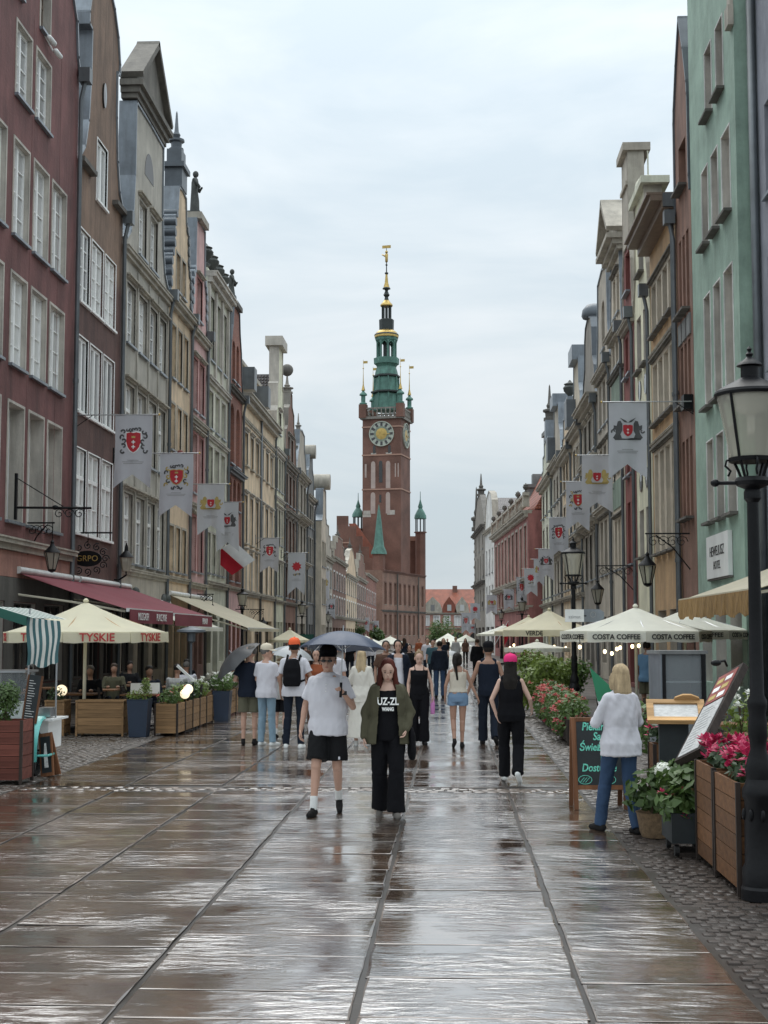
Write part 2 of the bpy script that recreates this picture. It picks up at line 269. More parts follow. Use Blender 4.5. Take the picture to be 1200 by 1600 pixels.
pm('navy_pot', (.02, .032, .055), .4, .15, 3); pm('soil', (.03, .022, .016), .9, .4, 9, .5); pm('slate_board', (.013, .018, .02), .6, .35, 5); pm('steel', (.4, .41, .42), .3, .12, 4, metal=.8); pm('cart_white', (.72, .73, .71), .4, .07, 2, dirt=.15); pm('turquoise', (.12, .46, .42), .35, .08, 3, coat=.4); pm('rubber', (.015, .015, .015), .7, .2, 5); pm('paper', (.75, .74, .7), .7, .06, 5); pm('menu_red', (.25, .06, .05), .6, .3, 14); pm('menu_print', (.42, .42, .41), .6, .25, 22, stretch=(1, 1, 3))
pm('leaf', (.075, .13, .032), .5, .35, 5, rnd=.2, trans=.3); pm('leaf_light', (.15, .21, .04), .5, .3, 5, trans=.3); pm('leaf_dark', (.032, .062, .022), .5, .35, 5, trans=.25); pm('stem', (.09, .06, .035), .8, .2, 4)
pm('flower_red', (.42, .022, .085), .55, .35, 12, trans=.25); pm('flower_white', (.78, .79, .72), .6, .08, 9, trans=.25); pm('flower_pink', (.5, .12, .11), .6, .4, 8, trans=.2); pm('wicker', (.2, .13, .07), .8, .4, 30, .6)
emit('warm_bulb', (1, .78, .42), 4.0); emit('globe_light', (1, .84, .58), .85)
pm('banner_cloth', (.58, .585, .61), .8, .05, 2, .12, bscale=6, trans=.3); pm('crest_red', (.42, .02, .03), .7, .1, 4); pm('crest_dark', (.07, .07, .072), .7, .2, 4); pm('crest_gold', (.42, .32, .11), .7, .2, 5); pm('crest_white', (.78, .78, .76), .7, .05, 4)
# ---------------------------------------------------------------- ground
wetstone('wet_slab', (.088, .06, .043), .5, (.025, .1), (4.2, 11.0, 4.0), .85); wetstone('wet_joint', (.03, .025, .021), .3, (.3, .5), (8, 8, 8), .25, .2, .0); wetstone('wet_sett', (.055, .045, .038), .4, (.3, .5), (7, 7, 7), .2, .22, .05)
wetstone('wet_edge', (.07, .052, .04), .6, (.1, .6), (6, 6, 6), .3, .5, .12)
wetstone('wet_clinker', (.04, .03, .025), .4, (.4, .6), (7, 7, 7), .2, .22, .0)
g = MB(); g.add([(-700, -40, -.011), (700, -40, -.011), (700, 1500, -.011), (-700, 1500, -.011)], [(0, 1, 2, 3)]); kind(g.build('ground', 'wet_joint'), 'structure')
pav = kind(thing('pavement', 'x', 'x'), 'structure'); del pav['label']; del pav['category']
def slab_geo(mb, x0, x1, y0, y1, z, tilt=(0, 0), fine=True):
    cx, cy = (x0+x1)/2, (y0+y1)/2; k = len(mb.v); nx, ny = (5, 3) if fine else (1, 1); per = []
    for i in range(nx): per.append((lerp(x0, x1, i/nx), y0, i/nx, 0))
    for i in range(ny): per.append((x1, lerp(y0, y1, i/ny), 1, i/ny))
    for i in range(nx): per.append((lerp(x1, x0, i/nx), y1, 1-i/nx, 1))
    for i in range(ny): per.append((x0, lerp(y1, y0, i/ny), 0, 1-i/ny))
    bs = [random.choice((.004, .006, .009, .014, .022)) for _ in per]; n = len(per)
    for q in range(3):
        for (x, y, u, v), b in zip(per, bs):
            o = (0, 0, b)[q]; dx = o if u == 0 else (-o if u == 1 else 0); dy = o if v == 0 else (-o if v == 1 else 0); jx = random.gauss(0, .003) if fine and q == 1 and 0 < v < 1 else 0
            mb.v.append((x+dx+jx, y+dy, z+(-.055, -.001-b*.17, 0)[q]+(x-cx)*tilt[0]+(y-cy)*tilt[1]))
    for q in range(2):
        for i in range(n): mb.f.append((k+q*n+i, k+q*n+(i+1) % n, k+(q+1)*n+(i+1) % n, k+(q+1)*n+i))
    mb.f.append(tuple(k+2*n+i for i in range(n)))
COLX = [-5.5, -4.2, -2.95, -1.75, -.5, .72, 1.62]
far = MB(); cnt = 0
for c in range(6):
    y = 5.6+random.uniform(-.35, .35)
    while y < 330:
        L_ = random.choice((.58, .66, .7, .74, .8, .86)); ya, yb = y+.004, y+L_-.004; y += L_
        if ya < 18.45 and yb > 17.95:
            if ya < 17.95-.25: yb = 17.95
            elif yb > 18.45+.25: ya = 18.45
            else: continue
        x0 = COLX[c]+.013+random.uniform(-.005, .012); x1 = COLX[c+1]-.013+random.uniform(-.012, .005); tl = (random.gauss(0, .003), random.gauss(0, .0035)); z = random.gauss(0, .001)
        if yb < 37 and cnt < 298:
            mb = MB(); cx, cy = (x0+x1)/2, (ya+yb)/2; slab_geo(mb, x0-cx, x1-cx, ya-cy, yb-cy, 0, tl); o = mb.build('slab', 'wet_slab', pav); o.location = (cx, cy, z); cnt += 1
            o.data.materials.append(M['wet_joint']); o.data.materials.append(M['wet_edge'])
            for p_ in o.data.polygons: p_.material_index = 0 if len(p_.vertices) > 4 else (2 if p_.normal.z > .5 else 1)
        else: slab_geo(far, x0, x1, ya, yb, z, tl, False)
fo_ = kind(far.build('distant_slabs', 'wet_slab', pav), 'stuff'); fo_.data.materials.append(M['wet_joint'])
for p_ in fo_.data.polygons: p_.material_index = 0 if p_.normal.z > .999 else 1
def sett_field(x0, x1, y0, y1, s, mb, skip=None):
    nx = max(1, round((x1-x0)/s)); dx = (x1-x0)/nx; y = y0; row = 0
    while y < y1-.02:
        L_ = s*random.uniform(.85, 1.15)
        for i in range(nx):
            xa = x0+i*dx+(.5*dx if row % 2 else 0); 
            if xa+dx > x1+.01: continue
            cx, cy = xa+dx/2+random.gauss(0, .006), y+L_/2; hx, hy = dx/2-.008, L_/2-.008; h = random.gauss(-.004, .005); k = len(mb.v); q = random.uniform(.75, .9)
            for sx, z in ((1, -.05), (1, h-.008), (.84, h)):
                for ax, ay in ((-1, -1), (0, -1.06), (1, -1), (1.05, 0), (1, 1), (0, 1.06), (-1, 1), (-1.05, 0)): mb.v.append((cx+ax*hx*sx, cy+ay*hy*sx, z))
            for a in range(2):
                for j in range(8): mb.f.append((k+a*8+j, k+a*8+(j+1)%8, k+a*8+8+(j+1)%8, k+a*8+8+j))
            mb.f.append(tuple(k+16+j for j in range(8)))
        y += L_; row += 1
for nm, args in (('cobbles', ((-8.2, -5.52, 14.5, 40, .125), (1.64, 3.2, 14.6, 44, .125))), ('cobble_row', ((-5.5, 1.62, 17.98, 18.42, .145),)), ('clinker_paving', ((1.64, 2.6, 6.5, 14.6, .10), (2.6, 6.8, 9.5, 30, .16)))):
    mb = MB()
    for a in args: sett_field(*a, mb)
    kind(mb.build(nm, {'clinker_paving': 'wet_clinker', 'cobble_row': 'wet_edge'}.get(nm, 'wet_sett'), pav, smooth=50), 'stuff')
mb = MB()
for i in range(34): y = 40+i*7; mb.bx(-10.6, -5.6, y, y+6.9, -.06, -.004); mb.bx(1.7, 6.8, y+4, y+10.9, -.06, -.004)
mb.bx(-10.6, -8.25, 14, 39.9, -.06, -.004)
kind(mb.build('side_paving', 'wet_sett', pav), 'stuff')
# ---------------------------------------------------------------- houses
WC = {}
def window_meshes(w, h, st):
    key = (round(w, 2), round(h, 2), st)
    if key in WC: return WC[key]
    fm, nx, tr, bars, fw = {'white': ('white_paint', 2, .0, 3, .1), 'whitet': ('white_paint', 2, .66, 2, .095), 'pair': ('white_paint', 2, .0, 0, .12), 'brown': ('brown_frame', 2, .62, 0, .07), 'grey': ('grey_frame', 2, .62, 2, .07), 'shop': ('dark_frame', 2, .72, 0, .07), 'plain': ('grey_frame', 2, 0, 0, .08)}[st]
    f = MB(); d = .07
    f.bx(0, fw, 0, d, 0, h); f.bx(w-fw, w, 0, d, 0, h); f.bx(fw, w-fw, 0, d, 0, fw); f.bx(fw, w-fw, 0, d, h-fw, h)
    for i in range(1, nx): f.bx(w*i/nx-fw*.55, w*i/nx+fw*.55, -.012, d, fw, h-fw)
    if tr: f.bx(fw, w-fw, -.02, d, h*tr-fw*.6, h*tr+fw*.6)
    for s in range(nx):
        xa = w*s/nx+fw*.6; xb = w*(s+1)/nx-fw*.6
        for k in range(1, bars+1):
            z = h*k/(bars+1)
            if not tr or abs(z-h*tr) > .15: f.bx(xa, xb, .012, d-.01, z-.016, z+.016)
    p = MB(); p.add([(.02, .045, .02), (w-.02, .045, .02), (w-.02, .045, h-.02), (.02, .045, h-.02)], [(0, 1, 2, 3)])
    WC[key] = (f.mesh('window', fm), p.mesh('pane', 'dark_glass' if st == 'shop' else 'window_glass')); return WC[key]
def sill_mesh(w, rec, proj, mat):
    key = ('s', round(w, 2), rec, proj, mat)
    if key not in WC: s = MB(); s.bx(-.06, w+.06, -proj, rec-.002, -.07, .0); WC[key] = s.mesh('sill', mat)
    return WC[key]
def surround_mesh(w, h, mat, bw):
    key = ('t', round(w, 2), round(h, 2), mat, bw)
    if key not in WC: s = MB(); y0 = -.022; s.bx(-bw, 0, y0, .05, 0, h+bw); s.bx(w, w+bw, y0, .05, 0, h+bw); s.bx(0, w, y0, .05, h, h+bw); WC[key] = s.mesh('surround', mat)
    return WC[key]
def lining_mesh(w, h, rc, mat):
    key = ('l', round(w, 2), round(h, 2), rc, mat)
    if key not in WC: s = MB(); e = .012; s.bx(0, e, .004, rc, 0, h); s.bx(w-e, w, .004, rc, 0, h); s.bx(e, w-e, .004, rc, h-e, h); WC[key] = s.mesh('reveal', mat)
    return WC[key]
def hood_mesh(w, h, mat):
    key = ('h', round(w, 2), round(h, 2), mat)
    if key not in WC: s = MB(); s.bx(-.12, w+.12, -.1, -.003, h+.12, h+.18); s.bx(-.18, w+.18, -.17, -.003, h+.18, h+.23); s.bx(-.16, w+.16, -.15, -.003, h+.23, h+.25); WC[key] = s.mesh('hood', mat)
    return WC[key]
def outline_gable(W, prof): return [(t*W/2, z) for t, z in prof]+[(W-t*W/2, z) for t, z in reversed(prof) if t < .999]
def house(name, label, P0, P1, wall, top, rows, ridge=None, roof='dark_tiles', sty='white', rec=.1, sillm='zinc', sproj=.1, trim=None, tw=.09, cornices=(), pipe=None, ground=3, gmat=None, deep=10.0, cop='zinc', eave=None, thick=.5, garch=False, group=None, lining=None, hood=None):
    P0, P1 = Vector((*P0, 0)), Vector((*P1, 0)); d = P1-P0; W = d.length; rz = math.atan2(d.y, d.x)
    h = thing(name, label, 'house', P0, rz, group)
    prof = top; out = outline_gable(W, prof) if isinstance(prof, list) else [(0, prof), (W, prof)]
    ev = eave or out[0][1]; poly = [(W, 0), (0, 0)][::-1]; poly = [(0, 0)]+out+[(W, 0)]
    holes = []; wins = []
    for rw in rows:
        z0, z1, cols = rw[:3]; s2 = rw[3] if len(rw) > 3 else sty; opt = rw[4] if len(rw) > 4 else {}
        if isinstance(cols, (int, tuple)):
            n, ww = cols if isinstance(cols, tuple) else (cols, None); mg = opt.get('m', .35); st = (W-2*mg)/n; ww = ww or min(1.25, st*.66)
            cols = [(mg+st*(i+.5)-ww/2, mg+st*(i+.5)+ww/2) for i in range(n)]
        else:
            flip = abs(rz+PI/2) < .3; cols = [((P0.y-b, P0.y-a) if flip else (a-P0.y, b-P0.y)) for a, b in cols]
        for a, b in cols: wins.append((a, b, z0, z1, s2, opt)); holes.append((a, b, z0, z1, opt.get('arch', False)))
    if ground:
        st = (W-.5)/ground
        for i in range(ground): a, b = .25+st*i+st*.14, .25+st*(i+1)-st*.14; z1 = 2.75; wins.append((a, b, .15 if i == ground//2 else .7, z1, 'shop', {'ns': 1})); holes.append((a, b, .15 if i == ground//2 else .7, z1, garch))
    mb = MB(); loops = [[Vector((x, z, 0)) for x, z in poly]]
    for a, b, z0, z1, ar in holes:
        if ar: r = (b-a)/2; hp = [(a, z0), (b, z0)]+[((a+b)/2+r*math.cos(R(q)), z1-r*.9+r*.9*math.sin(R(q))) for q in range(0, 181, 20)]
        else: hp = [(a, z0), (b, z0), (b, z1), (a, z1)]
        loops.append([Vector((x, z, 0)) for x, z in hp])
    allp = [p for l in loops for p in l]; k0 = len(mb.v); mb.v += [(p.x, 0, p.y) for p in allp]; tr = tessellate_polygon(loops); mb.f += [tuple(t_) for t_ in tr]
    n0 = len(loops[0]); k1 = len(mb.v); mb.v += [(p.x, thick, p.y) for p in loops[0]]
    for i in range(n0): j = (i+1) % n0; mb.f.append((i, j, k1+j, k1+i))
    tb = tessellate_polygon([loops[0]]); mb.f += [tuple(k1+q for q in t_)[::-1] for t_ in tb]
    off = n0
    for li, l in enumerate(loops[1:]):
        k2 = len(mb.v); mb.v += [(p.x, rec+.09, p.y) for p in l]; n_ = len(l)
        for i in range(n_): j = (i+1) % n_; mb.f.append((off+i, k2+i, k2+j, off+j))
        off += n_
    mb.build('wall', wall, h)
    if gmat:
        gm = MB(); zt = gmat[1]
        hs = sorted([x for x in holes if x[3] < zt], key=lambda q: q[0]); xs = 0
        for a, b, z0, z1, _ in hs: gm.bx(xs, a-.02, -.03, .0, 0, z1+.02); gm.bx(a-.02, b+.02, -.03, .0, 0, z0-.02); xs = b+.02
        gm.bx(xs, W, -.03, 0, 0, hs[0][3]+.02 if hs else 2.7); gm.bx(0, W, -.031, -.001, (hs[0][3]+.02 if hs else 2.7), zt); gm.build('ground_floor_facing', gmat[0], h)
    MB().bx(.006, W-.006, thick+.004, deep, 0, ev-.05).build('side_wall', wall, h)
    if ridge:
        rf = MB()
        if isinstance(prof, list): rf.prism([(-.05, ev-.3), (W+.05, ev-.3), (W/2, ridge)], thick+.02, deep+.2)
        else: rf.add([(-.03, .1, ev-.06), (W+.03, .1, ev-.06), (W+.03, deep*.5, ridge), (-.03, deep*.5, ridge), (-.03, deep, ev-.06), (W+.03, deep, ev-.06)], [(0, 1, 2, 3), (3, 2, 5, 4), (0, 3, 4), (1, 5, 2), (0, 4, 5, 1)])
        rf.build('roof', roof, h)
    if cop and isinstance(prof, list):
        cp = MB()
        for (xa, za), (xb, zb) in zip(out[:-1], out[1:]):
            if math.hypot(xb-xa, zb-za) < .02: continue
            L_ = math.hypot(xb-xa, zb-za); cp.box(((xa+xb)/2, thick/2, (za+zb)/2+.012), (L_+.07, thick+.12, .085), ry=-math.atan2(zb-za, xb-xa))
        cp.build('coping', cop, h)
    for i, (a, b, z0, z1, s2, opt) in enumerate(wins):
        w_, h_ = b-a, z1-z0; fm, pn = window_meshes(w_+.04, h_+.04, s2); rc = opt.get('rec', rec)
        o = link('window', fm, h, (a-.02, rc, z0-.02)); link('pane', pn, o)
        if s2 != 'shop' and not opt.get('ns'): link('sill', sill_mesh(w_, rc, sproj, sillm), o, (.02, -rc, .02))
        if lining and not opt.get('arch'): link('reveal', lining_mesh(w_, h_, rc, lining), o, (.02, -rc, .02))
        if hood and s2 != 'shop' and not opt.get('arch'): link('hood', hood_mesh(w_, h_, hood), o, (.02, -rc, .02))
        tm = opt.get('trim', trim)
        if tm and s2 != 'shop' and not opt.get('arch'): link('surround', surround_mesh(w_, h_, tm, tw), o, (.02, -rc, .02))
    for z, pj, hh, mt in cornices:
        c = MB(); c.bx(-.0, W, -pj*.55, -.001, z-hh*.5, z); c.bx(-.02, W+.02, -pj, thick*.6, z, z+hh*.35); c.bx(-.03, W+.03, -pj*1.15, thick*.7, z+hh*.35, z+hh*.5); c.build('cornice', mt, h)
    if pipe is not None:
        u = .1 if pipe == 0 else W-.1; pp = MB(); zt = ev-.3
        pp.tube([(u, -.1, .1), (u, -.1, zt-.5), (u, -.16, zt-.2), (u, -.2, zt)], .065, 8); pp.bx(u-.17, u+.17, -.38, -.06, zt, zt+.42); pp.tube([(u, -.1, 4.1), (u, -.1, 4.22)], .085, 8); pp.tube([(u, -.1, 9.1), (u, -.1, 9.22)], .085, 8); pp.build('drainpipe', 'pipe_zinc', h, smooth=40)
    return h, W
def finial(parent, x, z, hgt, r, mat='lead', y=.25):
    p = [(r, 0), (r, .08), (r*.7, .1), (r*.75, .22), (r*1.1, .25), (r*1.1, .3), (r*.4, .34), (r*.55, .42), (r*.3, .5), (r*.12, .95), (0.01, 1)]
    return MB().lathe([(a, b*hgt) for a, b in p], 10, (x, y, z)).build('finial', mat, parent, smooth=35)
def statue(parent, x, z, hgt, mat='statue_stone', y=.25):
    s = MB(); k = hgt/1.9; s.bx(x-.28*k, x+.28*k, y-.25*k, y+.25*k, z, z+.22*k); zz = z+.2*k
    s.loft([((x, y, zz), .22*k, .19*k), ((x, y, zz+.5*k), .2*k, .17*k), ((x, y+.02*k, zz+.9*k), .17*k, .13*k), ((x, y, zz+1.2*k), .23*k, .14*k), ((x, y, zz+1.36*k), .15*k, .11*k), ((x, y, zz+1.42*k), .06*k, .06*k)], 10)
    s.ell((x, y-.02*k, zz+1.55*k), (.1*k, .12*k, .14*k), 10, 6); s.cap((x+.2*k, y, zz+1.28*k), (x+.3*k, y-.12*k, zz+.95*k), .075*k, .06*k, 8); s.cap((x-.2*k, y, zz+1.28*k), (x-.16*k, y-.2*k, zz+1.0*k), .075*k, .055*k, 8); s.cap((x+.3*k, y-.12*k, zz+.95*k), (x+.16*k, y-.24*k, zz+1.05*k), .055*k, .045*k, 8)
    return s.build('statue', mat, parent, smooth=50)
def vase(parent, x, z, hgt, mat='statue_stone', y=.2):
    return MB().lathe([(a*hgt, b*hgt) for a, b in ((.2, 0), (.2, .1), (.09, .16), (.12, .25), (.3, .45), (.34, .62), (.24, .74), (.3, .8), (.12, .88), (.03, 1))], 10, (x, y, z)).build('vase', mat, parent, smooth=35)
def pediment(parent, x0, x1, z, peak, pj, mat, y1=.5):
    p = MB(); p.prism([(x0, z), (x1, z), (x1, z+.16), ((x0+x1)/2, peak), (x0, z+.16)], -pj*.3, y1)
    L_ = math.hypot((x1-x0)/2, peak-z-.16); a = math.atan2(peak-z-.16, (x1-x0)/2)
    for s in (-1, 1): p.box(((x0+x1)/2+s*(x1-x0)/4, (y1-pj)/2, (z+.16+peak)/2+.1), (L_+.25, y1+pj, .2), ry=s*a)
    p.bx(x0-.15, x1+.15, -pj, y1-.01, z-.2, z-.003); p.bx(x0-.05, x1+.05, -pj*.6, y1-.02, z-.42, z-.203); p.bx(x0+.02, x1-.02, -pj*.3, y1-.03, z-.6, z-.424)
    return p.build('pediment', mat, parent)
def dentils(parent, W, z, mat, n=14, pj=.16):
    d = MB()
    for i in range(n): x = (i+.5)*W/n; d.bx(x-W/n*.25, x+W/n*.25, -pj, -.002, z, z+.18)
    return d.build('dentil_row', mat, parent)
XL, XR = -10.7, 6.9
def Lh(y0, y1, X=XL): return (X, y0), (X, y1)
def Rh(y0, y1, X=XR): return (X, y1), (X, y0)
# ---- left row, walking down the street
c4 = [(32.05, 33.1), (33.75, 35.0), (35.45, 36.75), (37.15, 38.5)]
h, W = house('town_house', 'dark red plastered house with tall white windows above a wine red awning', *Lh(31.2, 39.65), 'red_plaster', [(0, 18.2), (.06, 18.6), (.1, 19.6), (.3, 20.6), (.34, 22.5), (.7, 23.2), (1, 23.5)],
    [(4.73, 7.61, c4, 'whitet', {'rec': .34}), (8.57, 10.82, c4), (11.8, 14.2, c4), (15.35, 17.2, c4[1:3]+[(36.0+.4, 37.55)][0:0]), (17.9, 19.3, [(33.3, 34.1), (35.7, 36.6)], 'brown', {'rec': .2})], ridge=22.5, sty='white', rec=.11, sillm='zinc', trim='aged_trim', tw=.07, cornices=((4.15, .22, .3, 'sandstone'),), pipe=1, gmat=('dark_stone', 3.35), lining='aged_trim')  # dark facing: dark shopfront, with the awning's shade put into its colour
MB().bx(0, W, -.035, -.001, 3.36, 3.99).build('coral_band', 'coral_plaster', h)
for x in (4.0, 6.6): MB().bx(x, x+.02, -.004, .0, 4.4, 18).build('plaster_joint', 'red_plaster', h)
g3 = [(39.85+.25, 41.2), (41.45, 42.85), (43.1, 44.5)]
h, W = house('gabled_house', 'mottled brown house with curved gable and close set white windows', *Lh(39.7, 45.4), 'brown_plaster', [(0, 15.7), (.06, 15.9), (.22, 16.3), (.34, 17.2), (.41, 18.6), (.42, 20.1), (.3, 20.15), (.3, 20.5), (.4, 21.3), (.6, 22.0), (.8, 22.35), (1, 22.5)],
    [(4.89, 7.34, g3, 'whitet'), (8.41, 10.62, g3, 'pair'), (11.65, 13.8, g3), (15.2, 17.1, [(41.85, 43.15)], 'pair')], ridge=20.5, rec=.05, sillm='white_paint', sproj=.08, trim='white_paint', tw=.035, pipe=1, gmat=('dark_stone', 3.3))  # ground floor facing kept dark; part of that tone is painted awning shade
for s in (-1, 1): MB().bx(W/2+s*2.1-.75, W/2+s*2.1+.75, -.2, .5, 15.66, 15.8).build('shoulder_cornice', 'dark_stone', h)
MB().lathe([(.32, 0), (.32, .06), (.02, .07)], 16).xf(Matrix.Translation((W/2, -.0, 18.7)) @ Matrix.Rotation(PI/2, 4, 'X') @ Matrix.Diagonal((.6, 1.25, 1, 1))).build('oval_window', 'dark_glass', h)
g4 = [(46.1, 47.45), (47.95, 49.3), (49.8, 51.05), (51.5, 52.7)]
h, W = house('pediment_house', 'tall grey beige house topped by a triangular stone pediment', *Lh(45.45, 53.2), 'grey_plaster', [(0, 15.0), (.1, 15.1), (.25, 15.5), (.34, 16.3), (.39, 17.6), (.4, 20.2), (1, 20.25)],
    [(4.35, 6.66, g4, 'whitet'), (7.92, 10.3, g4, 'whitet'), (11.68, 13.72, g4), (15.1, 17.05, [(47.75, 49.0), (49.65, 50.9)])], ridge=19.6, rec=.13, sillm='zinc', trim='grey_plaster', tw=.06, cornices=((14.65, .2, .3, 'sandstone'), (4.05, .16, .22, 'sandstone')), pipe=1, gmat=('taupe_plaster', 3.95), hood='sandstone')
pediment(h, 1.35, W-1.35, 20.9, 23.1, .32, 'weathered_stone')
MB().prism([(-.75, 0), (.75, 0)]+[(.75*math.cos(R(a)), .95*math.sin(R(a))) for a in range(15, 180, 15)], -.012, .01).xf(Matrix.Translation((W/2, 0, 18.2))).build('lunette_window', 'dark_frame', h)  # flat matte dark panel; the recess's shade is put into its colour
for i, u in enumerate((.35, 2.25, 4.1, 5.8, 7.45)): MB().bx(u-.06, u+.06, -.05, -.001, 4.3, 14.4).build('pilaster_strip', 'grey_plaster', h)
def ribs(parent, prof, W, mat='lead', y1=.75):
    for s in (0, 1):
        r = MB()
        for (ta, za), (tb, zb) in zip(prof[:-1], prof[1:]):
            n = max(1, int(math.hypot((tb-ta)*W/2, zb-za)/.34))
            for i in range(n):
                f_ = (i+.5)/n; t_, z = lerp(ta, tb, f_), lerp(za, zb, f_); x = t_*W/2 if s == 0 else W-t_*W/2; r.tube([(x, -.08, z), (x, y1, z)], .17, 10)
        r.build('ribbed_coping', mat, parent, smooth=40)
pf = [(0, 15.1), (.06, 15.3), (.1, 16.6), (.3, 17.0), (.36, 18.3), (.58, 18.7), (.66, 19.7), (1, 19.8)]
h, W = house('ribbed_gable_house', 'narrow peach house with dark ribbed scroll gable and pointed finial', *Lh(53.25, 57.8), 'peach_plaster', pf, [(4.4, 6.15, 3, 'whitet'), (9.1, 10.9, 3, 'whitet'), (11.9, 14.0, 3, 'grey'), (15.5, 17.0, 2, 'brown', {'m': 1.1})], ridge=18.5, rec=.16, cornices=((14.75, .32, .36, 'sandstone'), (4.1, .15, .2, 'sandstone')), pipe=1, trim='sandstone')
ribs(h, pf[1:6], W); MB().bx(W/2-.55, W/2+.55, -.1, .6, 19.8, 20.6).bx(W/2-.7, W/2+.7, -.2, .7, 20.6, 20.8).bx(W/2-.45, W/2+.45, -.05, .55, 20.8, 21.4).build('finial_base', 'lead', h); finial(h, W/2, 21.4, 1.7, .3)
for x in (1.5, 2.9): MB().cap((x, -.1, 8.3), (x+.1, -.22, 8.8), .16, .2, 8).cap((x-.1, -.15, 8.6), (x-.2, -.25, 9.0), .12, .14, 8).cap((x+.25, -.18, 8.4), (x+.3, -.2, 8.9), .1, .13, 8).build('red_relief', 'wine_plaster', h, smooth=50)
h, W = house('statue_gable_house', 'narrow pink house with a standing stone statue on its gable', *Lh(57.85, 61.7), 'pink_plaster', [(0, 15.2), (.1, 15.6), (.15, 17), (.4, 17.5), (.45, 19.6), (1, 19.7)], [(4.6, 6.9, 2, 'grey'), (7.9, 10.4, 2, 'grey'), (11.4, 13.6, 2, 'grey'), (15.4, 17.2, 1, 'grey')], ridge=18, rec=.2, cornices=((14.6, .25, .3, 'sandstone'), (10.9, .18, .24, 'sandstone'), (7.3, .18, .24, 'sandstone'), (4.0, .2, .24, 'sandstone')), trim='rose_plaster', pipe=1, hood='sandstone')
ribs(h, [(.12, 15.7), (.15, 17), (.4, 17.5)], W, 'zinc'); MB().bx(W/2-.95, W/2+.95, -.22, .6, 19.65, 19.95).build('gable_cap', 'sandstone', h); statue(h, W/2, 19.95, 2.1)
h, W = house('pilaster_house', 'pale sage house with white pilasters and stone vases along its cornice', *Lh(61.75, 67.8), 'sage_plaster', 18.3, [(4.7, 6.5, (4, .85), 'whitet'), (7.9, 10.4, (3, 1.1), 'grey'), (11.2, 12.9, (3, 1.1), 'grey'), (14.3, 17.2, (3, 1.2), 'grey')], ridge=20, rec=.22, cornices=((17.9, .4, .5, 'aged_trim'), (13.3, .2, .3, 'aged_trim'), (10.75, .15, .2, 'aged_trim'), (7.2, .2, .24, 'aged_trim'), (4.2, .22, .26, 'sandstone')), trim='aged_trim', pipe=1)
for i in range(4): vase(h, .6+i*(W-1.2)/3, 18.5, 1.05)
for i in range(4): MB().bx(.05+i*(W-.5)/3, .4+i*(W-.5)/3, -.1, -.001, 13.5, 17.6).build('pilaster', 'aged_trim', h)
h, W = house('brick_gable_house', 'red brick gothic house with arched windows and a bent statue on top', *Lh(67.85, 72.7), 'gothic_brick', [(0, 14.2), (.08, 14.6), (.16, 15.0), (.3, 16.4), (.5, 17.3), (.6, 18.3), (1, 18.4)], [(4.6, 6.4, 2, 'grey'), (8.2, 9.7, 3, 'brown', {'arch': 1}), (10.4, 13.4, 2, 'white', {'arch': 1, 'm': .5}), (14.6, 16.6, 2, 'brown', {'arch': 1, 'm': 1.1})], ridge=17, rec=.28, cornices=((14.0, .25, .25, 'dark_stone'), (9.95, .3, .25, 'lead'), (4.2, .2, .2, 'sandstone')), cop='lead', pipe=1, gmat=('pink_plaster', 4.1))
statue(h, W/2, 18.45, 2.0); MB().bx(W/2-.9, W/2+.9, -.2, .6, 18.36, 18.6).build('gable_cap', 'dark_stone', h)
for s in (-1, 1):
    for k, (t_, z) in enumerate(((.75, 15.2), (.5, 16.9), (.35, 18))): finial(h, W/2+s*t_*W/2, z, .7, .13, 'dark_stone')
h, W = house('broad_peach_house', 'broad peach house with six windows per floor and long roof cornice', *Lh(72.75, 86.4), 'yellow_plaster', 14.6, [(4.3, 6.3, (6, 1.0), 'grey'), (6.75, 9.3, (6, 1.15), 'whitet'), (10.85, 12.6, (6, 1.15), 'grey')], rec=.22, sillm='sandstone', sproj=.16, trim='aged_trim', cornices=((14.3, .45, .5, 'sandstone'), (13.2, .12, .2, 'sandstone'), (4.1, .2, .25, 'sandstone')), pipe=1, hood='aged_trim')
MB().add([(0, .4, 14.7), (W, .4, 14.7), (W, .9, 16.5), (0, .9, 16.5), (0, 8, 16.5), (W, 8, 16.5), (W, 8, 14.7), (0, 8, 14.7)], [(0, 1, 2, 3), (3, 2, 5, 4), (0, 3, 4, 7), (1, 6, 5, 2), (7, 4, 5, 6)]).build('attic_storey', 'yellow_plaster', h)
MB().bx(-.05, W+.05, .35, 1.5, 16.5, 16.72).build('attic_cornice', 'sandstone', h)
for i in range(8): link('window', window_meshes(.8, 1.1, 'brown')[0], h, (.8+i*1.6, .5, 15.0), (-.27, 0, 0)).parent = h
for x in (W*.12, W*.55): MB().bx(x-.5, x+.5, -.45, .5, 14.9, 16.1).build('hopper_box', 'pipe_zinc', h)
MB().tube([(W*.5, -.1, 1), (W*.5, -.1, 14.2)], .07, 8).build('drainpipe', 'pipe_zinc', h, smooth=True); finial(h, W*.75, 17.2, 2.8, .35, 'dark_tiles', 4.0)
MB().prism([(-.0, 16.5), (W, 16.5), (W*.98, 18.9), (W*.55, 18.9)], 2.2, 8).build('roof', 'dark_tiles', h)
